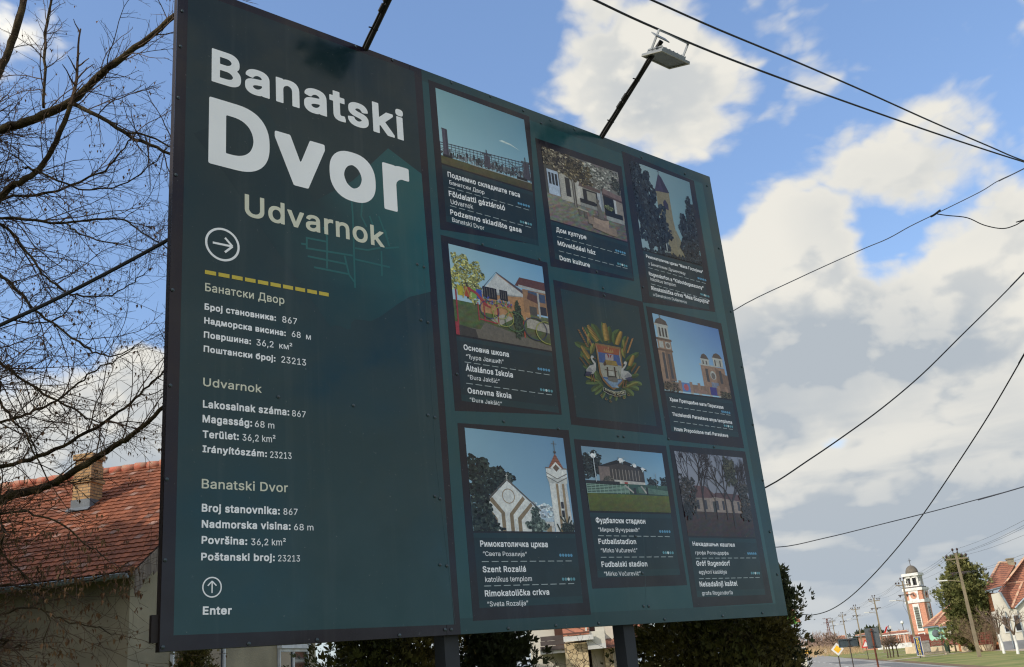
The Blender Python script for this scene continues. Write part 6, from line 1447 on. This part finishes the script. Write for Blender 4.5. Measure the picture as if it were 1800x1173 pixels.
# ------------------------------------------------------------------ trees of the street
cb0 = base_at(1722, 101); evergreen('conifer', 'tall dense conifer between the nearest pole and the white house', cb0, top_h(1694, 964, 101), 2.1, 13000, .32, M_con, 51, .95, .5, cat='tree', clumps=230, low=.1)
def small_tree(name, label, px, py, topy, spread, seed, mt=M_bare, white=0, group=None, n=7, lv=3, rad=.05, fork=.3):
    b = gp(px, py); b.z = 0; h = at(px-(py-topy)*.2, topy, b.y).z; rd = random.Random(seed)
    t = thing(name, label, 'tree', b, group); m = MB(); fz = h*fork
    tp_ = b+V((rd.gauss(0, .05), 0, fz)); m.tube([b, b.lerp(tp_, .5)+V((.03, 0, 0)), tp_], [rad*1.7, rad*1.4, rad*1.2], 8); m.build('trunk', M_white if white else M_trunk, t)
    m = MB()
    def br(p, d, ln, r, l):
        pts, ra = walk(p, d, ln, 4, .13, r, r*.6, 0, rd); m.tube(pts, ra, 4, cap=False)
        if l > 0:
            for i in range(3 if l > 1 else 4): j = rd.randint(2, 4); br(pts[j], (pts[j]-pts[j-1]).normalized()+V((rd.gauss(0, .5), rd.gauss(0, .5), rd.gauss(.1, .3))), ln*rd.uniform(.5, .75), r*.6, l-1)
    for i in range(n):
        a = 6.28*i/n+rd.uniform(-.3, .3); br(tp_-Z*fz*.04*i/n, V((math.cos(a)*spread/h*1.5, math.sin(a)*spread/h*1.5, 1)), (h-fz)*rd.uniform(.4, .55), rad*.8, lv)
    m.build('crown', mt, t); return t
M_darkbr = mat('dark_branch', rgb(92, 76, 66), rgb(112, 96, 82), scale=2, rough=.95)
small_tree('pruned_tree', 'pruned bare tree with whitewashed trunk, left of two before the white house', 1765.5, 1149, 1055, 1.2, 61, M_darkbr, 1, 'whitewashed trees', 5, 3, .07, .36)
small_tree('pruned_tree', 'pruned bare tree with whitewashed trunk, nearest the right edge of the photo', 1790, 1150, 1058, 1.2, 62, M_darkbr, 1, 'whitewashed trees', 5, 3, .07, .36)
small_tree('pruned_tree', 'small spreading bare tree before the mint green house', 1681, 1146, 1104, 1.3, 63, M_trunk, 0, None, 5, 2, .06, .45)
for i, x in enumerate((1562, 1567, 1572, 1580)):
    small_tree('young_tree', ['leftmost dark round headed little tree beside the tall grey sign back', 'second from left of four dark little trees beside the tall grey sign back', 'third from left of four dark little trees on the grass', 'rightmost dark little tree in the row of four on the grass'][i], x-1, (1157, 1156.6, 1156, 1155)[i], 1112, 1.5, 70+i, M_darkbr, 0, 'row of four little trees', 9, 3, .045, .42)
bare_bush('bare_shrub', 'large grey bare shrub between the conifer and the white house', base_at(1738, 96), at(1734, 1062, 96).z, 2.2, 30, M_bare, 81, .022, lv=3)
m = MB()
# thickets, reeds, far wood: ground cover nobody could count
M_thick = mat('thicket_twig', rgb(112, 94, 84), rgb(134, 112, 98), scale=.4, rough=1)
M_reed = mat('dry_reed', rgb(164, 140, 106), rgb(140, 118, 90), scale=.5, rough=1)
def brush(name, mt, spots, label, wd=.06):
    rd = random.Random(hash(label) % 1000 if False else len(label)); m = MB()
    for (x0, x1, yb, yt, Y0, Y1, n) in spots:
        for i in range(n):
            Yd = rd.uniform(Y0, Y1); x = rd.uniform(x0, x1); b = at(x, yb, Yd); h = (at(x, yt, Yd).z)*(rd.uniform(.45, 1)); b.z = 0
            d = V((rd.gauss(0, .22), rd.gauss(0, .22), 1)); pts, ra = walk(b, d, h, 4, .12, wd, wd*.3, 0, rd); m.tube(pts, ra, 3, cap=False)
            for q in range(5):
                j = rd.randint(1, 4); p2, r2 = walk(pts[j], V((rd.gauss(0, .8), rd.gauss(0, .8), 1)), h*rd.uniform(.15, .4), 2, .2, wd*.6, wd*.2, 0, rd); m.tube(p2, r2, 3, cap=False)
    return tag(m.build(name, mt), label, 'undergrowth', None, 'stuff')
brush('thicket', M_thick, [(1395, 1500, 1140, 1122, 260, 330, 420), (1425, 1475, 1140, 1112, 280, 320, 130), (1470, 1640, 1138, 1119, 300, 380, 380), (1550, 1600, 1138, 1108, 230, 280, 130), (1585, 1625, 1138, 1115, 200, 216, 120)], 'bare brown thicket along the horizon', .10)
brush('reeds', M_reed, [(1405, 1520, 1147, 1136, 170, 260, 900)], 'dry tan reeds beside the road in the distance', .03)
for i, (x, y, t) in enumerate(((1440, 1141, 1109), (1466, 1141, 1107))):
    q = at(x, y, 250.0); q.z = 0; h = at(x, t, 250).z
    rd = random.Random(90+i); tt_ = thing('bare_tree', ['distant bare tree, the left one over the thicket beyond the reeds', 'distant bare tree behind the rusty lattice mast'][i], 'tree', q, 'distant bare trees'); m = MB(); m.tube([q, q+Z*h*.35], [.25, .18], 6); m.build('trunk', M_darkbr, tt_)
    m = MB()
    def br(p, d, ln, r, l):
        pts, ra = walk(p, d, ln, 4, .13, r, r*.6, 0, rd); m.tube(pts, ra, 3, cap=False)
        if l > 0:
            for k_ in range(4): j = rd.randint(2, 4); br(pts[j], (pts[j]-pts[j-1]).normalized()+V((rd.gauss(0, .6), rd.gauss(0, .6), rd.gauss(.1, .3))), ln*rd.uniform(.5, .75), r*.65, l-1)
    for k_ in range(6): a = k_*1.05; br(q+Z*h*.33, V((math.cos(a), math.sin(a), .8)), h*.35, .14, 3)
    m.build('crown', M_thick, tt_)
# far hedge line on the horizon
evergreen('evergreen_bush', 'dark evergreen bushes far off behind the wide sign back', at(1535, 1130, 240)*1.0 - Z*at(1535, 1130, 240).z, 4.2, 3.5, 900, 1.0, M_dark, 95, .5, .3)

# ------------------------------------------------------------------ fences and walls
M_fbrown = flat('red_brown_fence', 124, 66, 54, rough=.7, scale=2)
M_cwall = mat('garden_wall', rgb(196, 176, 146), rgb(174, 156, 128), scale=1, rough=.95)
def fence(name, label, p, q, zb, zt, wall_mt, mt, pick=.16, solid=False, cap=None):
    p, q = V((p.x, p.y, 0)), V((q.x, q.y, 0)); t = thing(name, label, 'fence', p); d = (q-p); ln = d.length; d.normalize(); n_ = V((-d.y, d.x, 0))*.1
    if zb > 0: m = MB(); m.box(p-n_, d*ln, n_*2, Z*zb); m.build('wall', wall_mt, t)
    m = MB()
    if solid:
        k = int((zt-zb)/.2)
        for i in range(k): m.box(p-n_*.2+Z*(zb+.03+i*(zt-zb)/k), d*ln, n_*.4, Z*((zt-zb)/k*.82))
    else:
        k = int(ln/pick)
        for i in range(k): m.box(p+d*(i*pick)-n_*.2+Z*(zb+.02), d*pick*.55, n_*.4, Z*(zt-zb-.04+(.08*math.sin(i*1.3))))
        m.box(p-n_*.6+Z*(zb+.15), d*ln, n_*.35, Z*.08); m.box(p-n_*.6+Z*(zt-.25), d*ln, n_*.35, Z*.08)
    m.build('panel', mt, t)
    m = MB()
    for i in range(max(2, int(ln/2.5)+1)): m.box(p+d*(ln*i/max(1, int(ln/2.5)))-n_*.9-d*.08, d*.16, n_*1.8, Z*(zt+.06))
    m.build('fence_post', mt if not cap else cap, t)
    if cap: m = MB(); m.box(p-n_*1.2+Z*(zt+.06), d*ln, n_*2.4, Z*.2); m.build('coping', cap, t)
    return t
fence('fence', 'red brown picket fence on a low wall before the mint green house', at(1637, 1145, 116), at(1690, 1143, 111), .6, 1.35, M_cwall, M_fbrown)
fence('fence', 'solid red brown board fence on a beige plinth beside the conifer', at(1692, 1143, 104), at(1748, 1143, 97), .55, 1.7, M_cwall, M_fbrown, solid=True)
fence('fence', 'long red churchyard fence with white coping', at(1545, 1145, 205), at(1606, 1143, 190), .9, 2.4, M_white, M_rbrick, .9, cap=M_white)
fence('gate', 'tall red brown churchyard gate at the foot of the clock tower', at(1606, 1143, 178), at(1640, 1143, 160), .8, 2.1, M_cwall, M_fbrown, .3)
o_ = at(1593, 1149, 123); o_.z = 0; m = MB(); m.box(o_, at(1634, 1149, 119)*1.0-Z*at(1634, 1149, 119).z-o_, e2*.25, Z*.75); tag(m.build('garden_wall', M_cwall, loc=o_), 'low beige concrete wall behind the blue stone cutter sign', 'wall')
o_ = at(1624, 1147, 114); o_.z = 0; m = MB()
for i in range(5): m.box(o_+e1*(.16*i), e1*.145, e2*.05, Z*1.35)
m.bar(o_+Z*.2-e2*.03, o_+e1*.78+Z*.2-e2*.03, .05); m.bar(o_+Z*1.15-e2*.03, o_+e1*.78+Z*1.15-e2*.03, .05); tag(m.build('metal_gate', flat('grey_sheet_metal', 142, 140, 136, scale=3), loc=o_), 'grey sheet metal garden gate before the clock tower', 'gate')
o_ = at(1688, 1145, 108); o_.z = 0; m = MB(); m.box(o_, e1*.4, e2*.4, Z*1.9); m.box(o_-e1*.05-e2*.05+Z*1.9, e1*.5, e2*.5, Z*.1); tag(m.build('gate_pillar', M_orange, loc=o_), 'orange gate pillar between the two red brown fences', 'pillar')
for i, (x, y, ln) in enumerate(((1617, 1155.5, 3.0), (1622, 1152, 3.2))):
    o_ = gp(x, y); o_.z = 0; m = MB(); m.box(o_+Z*.14, e1*ln+e2*2.0, e2*.3, Z*.1); m.box(o_+e1*.3, e1*.2, e2*.3, Z*.14); m.box(o_+e1*(ln-.5)+e2*1.6, e1*.2, e2*.3, Z*.14); tag(m.build('concrete_slab', M_path, loc=o_), ['pale concrete slab on blocks, the nearer one beside the blue sign', 'pale concrete slab on blocks, the farther one beside the blue sign'][i], 'slab', 'concrete slabs')
o_ = gp(1667, 1148); o_.z = 0; t = thing('bin', 'dark green bin by the picket fence of the mint green house', 'bin', o_); m = MB(); m.lathe(o_, [(.22, 0), (.28, .8), (.3, .82), (.3, .9), (.2, .98)], 10); m.build('body', flat('dark_green_plastic', 46, 62, 48, scale=3), t)
m = MB(); m.box(o_-e1*.3-e2*.2+Z*.98, e1*.6, e2*.4, Z*.04); m.build('lid', M_iron, t)

# ------------------------------------------------------------------ signs
M_sback = flat('sign_back_grey', 92, 98, 100, rough=.5, scale=3, metal=.2)
M_yel = flat('sign_yellow', 232, 176, 44, rough=.5, scale=4); M_blue = flat('sign_blue', 44, 62, 110, rough=.5, scale=3); M_red = flat('sign_red', 196, 50, 44, rough=.5, scale=3)
def px_sign(name, label, corners, Yd, foot, post_mt, plate_mt, rad, thick=.03, topx=None, cat='road sign', ribs=False):
    cs_ = [at(x, y, Yd) for x, y in corners]; c = sum(cs_, V((0, 0, 0)))/4; b = at(foot[0], foot[1], Yd); ground = V((c.x, c.y+.05, 0)); t = thing(name, label, cat, ground)
    uu = ((cs_[1]-cs_[0])+(cs_[2]-cs_[3]))/2; uu.z = 0; w_ = uu.length; h_ = ((cs_[0]+cs_[1])-(cs_[3]+cs_[2])).z/2; uu = (e1*.99).normalized()
    o = c-uu*w_/2-Z*h_/2; m = MB(); r_ = min(w_, h_)*.07
    pts = []
    for (cx_, cy_, a0) in ((w_-r_, r_, -90), (w_-r_, h_-r_, 0), (r_, h_-r_, 90), (r_, r_, 180)):
        for k in range(4): a = R(a0+k*30); pts.append(o+uu*(cx_+math.cos(a)*r_)+Z*(cy_+math.sin(a)*r_))
    m.prism(pts, e2*thick)
    if ribs: m.box(o-e2*.03+Z*(h_-.05), uu*w_, e2*.028, Z*.05); m.box(o-e2*.03, uu*w_, e2*.028, Z*.05); m.box(o-e2*.03+Z*.05, uu*.04, e2*.028, Z*(h_-.1)); m.box(o-e2*.03+uu*(w_-.04)+Z*.05, uu*.04, e2*.028, Z*(h_-.1))
    pl_ = m.build('plate', plate_mt, t)
    fx = topx if topx is not None else .5; pb = o+uu*w_*fx-e2*(rad+.004)
    m = MB(); m.tube([V((pb.x, pb.y, 0)), pb+Z*(h_*.97)], rad, 8); m.build('post', post_mt, t)
    for q in (.12, .86):
        m = MB(); m.bar(pb+Z*h_*q-uu*.09-e2*rad, pb+Z*h_*q+uu*.09-e2*rad, .03, up=-e2); m.build('clamp', M_iron, t)
    return t, o, uu, w_, h_
px_sign('road_sign', 'tall grey back of a road sign on a rusty post', [(1519.5, 1105.5), (1543, 1103), (1549.5, 1139), (1526, 1141)], 36.0, (1545, 1173), M_rust, M_sback, .033, topx=.47)
px_sign('road_sign', 'wide dark grey back of a direction sign on a thin post', [(1472.5, 1125), (1505, 1121), (1508.5, 1135), (1476.5, 1140)], 42.0, (1498, 1173), M_iron, flat('dark_sign_back', 62, 72, 76, rough=.5, scale=3), .022, ribs=True, topx=.55)
def face_sign(name, label, px, py, Yd, poly_pts, mt, inner, size, post_h=None, post_mt=M_iron):
    c = at(px, py, Yd); t = thing(name, label, 'road sign', V((c.x, c.y+.06, 0))); P = lambda a, b, k: c+e1*a*size+Z*b*size-e2*k
    m = MB(); m.prism([P(a, b, 0) for a, b in poly_pts], e2*.02); pl_ = m.build('plate', mt, t)
    for im, s_, k in inner: m = MB(); m.prism([P(a*s_, b*s_, .004*k) for a, b in poly_pts], -e2*.003); m.build('symbol', im, pl_)
    m = MB(); m.tube([V((c.x, c.y+.06, 0)), V((c.x, c.y+.06, c.z+size*.6))], .035, 6); m.build('post', post_mt, t); return t
dia = [(0, -1), (1, 0), (0, 1), (-1, 0)]; tri = [(-.9, -.6), (.9, -.6), (0, 1)]; sq = [(-1, -.75), (1, -.75), (1, .75), (-1, .75)]
face_sign('road_sign', 'yellow and white diamond priority road sign', 1472, 1141.5, 62, dia, M_white, [(M_yel, .62, 1)], .30*62/50)
face_sign('road_sign', 'white triangle with red border, half hidden by the tall grey sign back', 1522, 1133, 110, tri, M_red, [(M_white, .62, 1)], .55)
face_sign('road_sign', 'small far white and red triangle sign beside the thuja', 1403, 1143, 150, tri, M_red, [(M_white, .6, 1)], .5)
face_sign('road_sign', 'small far white rectangular sign with a dark symbol', 1413, 1141, 150, sq, M_white, [(M_iron, .4, 1)], .3)
face_sign('road_sign', 'small far yellow sign board at the thuja', 1398.5, 1140, 140, sq, M_yel, [(M_iron, .2, 1)], .4)
face_sign('road_sign', 'small yellow sign low on the grass by the bend', 1418.5, 1146, 140, sq, M_yel, [(M_white, .3, 1)], .28)
face_sign('road_sign', 'round blue and white sign among the four little trees', 1562, 1130.5, 128, [(math.cos(a*.4488)*.8, math.sin(a*.4488)*.8) for a in range(14)], M_blue, [(M_white, .6, 1)], .5)
# vertical stone cutter sign
Yk = 93.0; ksb = at(1616.5, 1154, Yk); c0_, c1_ = at(1605.5, 1120, Yk), at(1612.5, 1153.5, Yk); kh = c0_.z-c1_.z; kw = 10.5*Yk/FPX
ko = V(((c0_.x+c1_.x)/2, Yk, c1_.z)); kt = thing('shop_sign', 'tall narrow blue sign with yellow vertical lettering by the street pole', 'sign', V((ko.x+kw/2, Yk, 0)))
m = MB(); m.box(ko, e1*kw, e2*.06, Z*kh); pk_ = m.build('board', M_blue, kt)
m = MB()
for a in (0, kw-.03): m.box(ko+e1*a-e2*.012, e1*.03, e2*.011, Z*kh)
m.box(ko+e1*.05-e2*.012, e1*(kw-.1), e2*.011, Z*.05); m.box(ko+e1*.05-e2*.012+Z*(kh-.05), e1*(kw-.1), e2*.011, Z*.05); m.build('border', M_white, pk_)
m = MB(); s_ = 'КАМЕНОРЕЗАЦ'; st = (kh-.16)/len(s_)
for i, chx in enumerate(s_):
    v, fs = glyphs(chx, .014); x0 = min(p.x for p in v); x1 = max(p.x for p in v); y0 = min(p.y for p in v); y1 = max(p.y for p in v); i0 = len(m.v); gw_ = kw*.44
    for p in v: m.v.append(ko-e2*.006+e1*(kw/2-gw_/2+(p.x-x0)/(x1-x0)*gw_)+Z*(kh-.08-st*(i+1)+st*.06+(p.y-y0)/(y1-y0)*st*.86))
    m.f += [tuple(i0+q for q in f_) for f_ in fs]
m.build('lettering', flat('lettering_yellow', 236, 206, 60, scale=4), pk_)
m = MB(); m.tube([V((ko.x+kw/2, Yk+.1, 0))+e1*0, V((ko.x+kw/2, Yk+.1, kh+ko.z-.2))], .04, 6); m.build('post', M_iron, kt)
# windsock flag, lamp far off, kilometre stone
q = at(1555, 1108, 135); fb = V((q.x+.6, 135, 0)); t = thing('flag', 'red and white flag hanging over the little trees', 'flag', fb)
m = MB(); m.tube([fb, fb+Z*(q.z+.6)], .035, 6); m.build('flagpole', M_iron, t)
m = MB(); i0 = 0
for i in range(6): a = fb+Z*(q.z+.5-i*.16)-V((.05+i*.09, 0, 0)); m.v += [a, a-V((.32, .05*math.sin(i), .12))]
m.f = [(2*i, 2*i+1, 2*i+3, 2*i+2) for i in range(5)]; m.build('cloth', M_red, t)
m = MB(); a = fb+Z*(q.z+.5)-V((.0, .02, 0)); m.faces([a, a+V((.35, 0, -.05)), a+V((.3, .04, -.4)), a+V((-.05, 0, -.3))], [(0, 1, 2, 3)]); m.build('cloth', M_white, t)
q = gp(1449, 1149); q.z = 0; m = MB(); m.box(q, e1*.7, e2*.3, Z*.75); m.prism([q+Z*.75, q+e1*.7+Z*.75, q+e1*.35+Z*.95], e2*.3); tag(m.build('marker_stone', M_white, loc=q), 'white marker stone on the grass by the reeds', 'stone')
q = at(1586, 1096, 260); t = thing('street_lamp', 'far thin street lamp with a white head behind the bare bushes', 'lamp', (q.x, q.y, 0)); m = MB(); m.tube([V((q.x, q.y, 0)), V((q.x, q.y, q.z-.2))], .08, 6); m.build('pole', M_iron, t); m = MB(); m.lathe(V((q.x, q.y, q.z-.2)), [(.2, 0), (.42, .3), (.36, .7), (.1, .85)], 10); m.build('lamp_head', M_lampw, t)
# distant buildings
def far_house(label, px, py, Yd, w_, d_, h_, rh, wm):
    o = at(px, py, Yd); o.z = 0; t = thing('house', label, 'house', o); oblock(o, w_, d_, h_, 'wall', wm, t); hip_roof(o, w_, d_, h_, rh, .4, t); m = MB(); m.box(o+e1*w_*.3-e2*.05+Z*1, e1*1.2, e2*.04, Z*1.4); m.box(o+e1*w_*.65-e2*.05+Z*1, e1*1.2, e2*.04, Z*1.4); m.build('window', M_darkg, t)
far_house('small far house with white wall and red roof behind the rusty mast', 1466, 1140, 340, 4, 5, 2.4, 1.6, M_whitew)
far_house('far low brick churchyard building with white trim behind the little trees', 1549, 1140, 222, 6, 6, 2.6, .5, M_rbrick)
far_house('far low white and red building behind the triangle sign', 1517, 1142, 215, 3.5, 5, 3.0, .4, M_rbrick)
q = at(1389, 1083, 24); q.z = 0; hq = at(1397, 1071, 24).z
t = thing('house', 'bit of an orange tiled roof peeping out beside the tall dark thuja', 'house', q); m = MB(); m.box(q-e1*2.3, e1*2.5, e2*3, Z*(hq-1.0)); m.build('wall', M_whitew, t)
m = MB(); m.prism([q-e1*2.4-e2*.2+Z*(hq-.32), q+e1*.2-e2*.2+Z*(hq-.32), q+e1*.1+e2*1.3+Z*(hq+.1), q-e1*2.3+e2*1.3+Z*(hq+.1)], Z*.06); m.build('roof', M_rtile, t)
rd = random.Random(5); m = MB(); ivy = base_at(1395.5, 22.0); zc1, zc0 = at(1397, 1080, 22).z, at(1397, 1098, 22).z
def ivf(): a = rd.uniform(0, 6.28); r_ = rd.random()**.5; return V((ivy.x+math.cos(a)*r_*.14, ivy.y+math.sin(a)*r_*.14, rd.uniform(zc0, zc1))), V((math.cos(a), math.sin(a), .2))
t = thing('climbing_plant', 'bright green leafy plant under the orange roof by the thuja', 'plant', ivy); fronds(m, ivf, 260, .09, rd); m.build('leaves', leaf_mat('bright_leaf', rgb(96, 150, 70), rgb(120, 170, 90)), t); m = MB(); m.tube([ivy, V((ivy.x, ivy.y, zc0+.1))], .025, 6); m.build('stem', M_trunk, t)
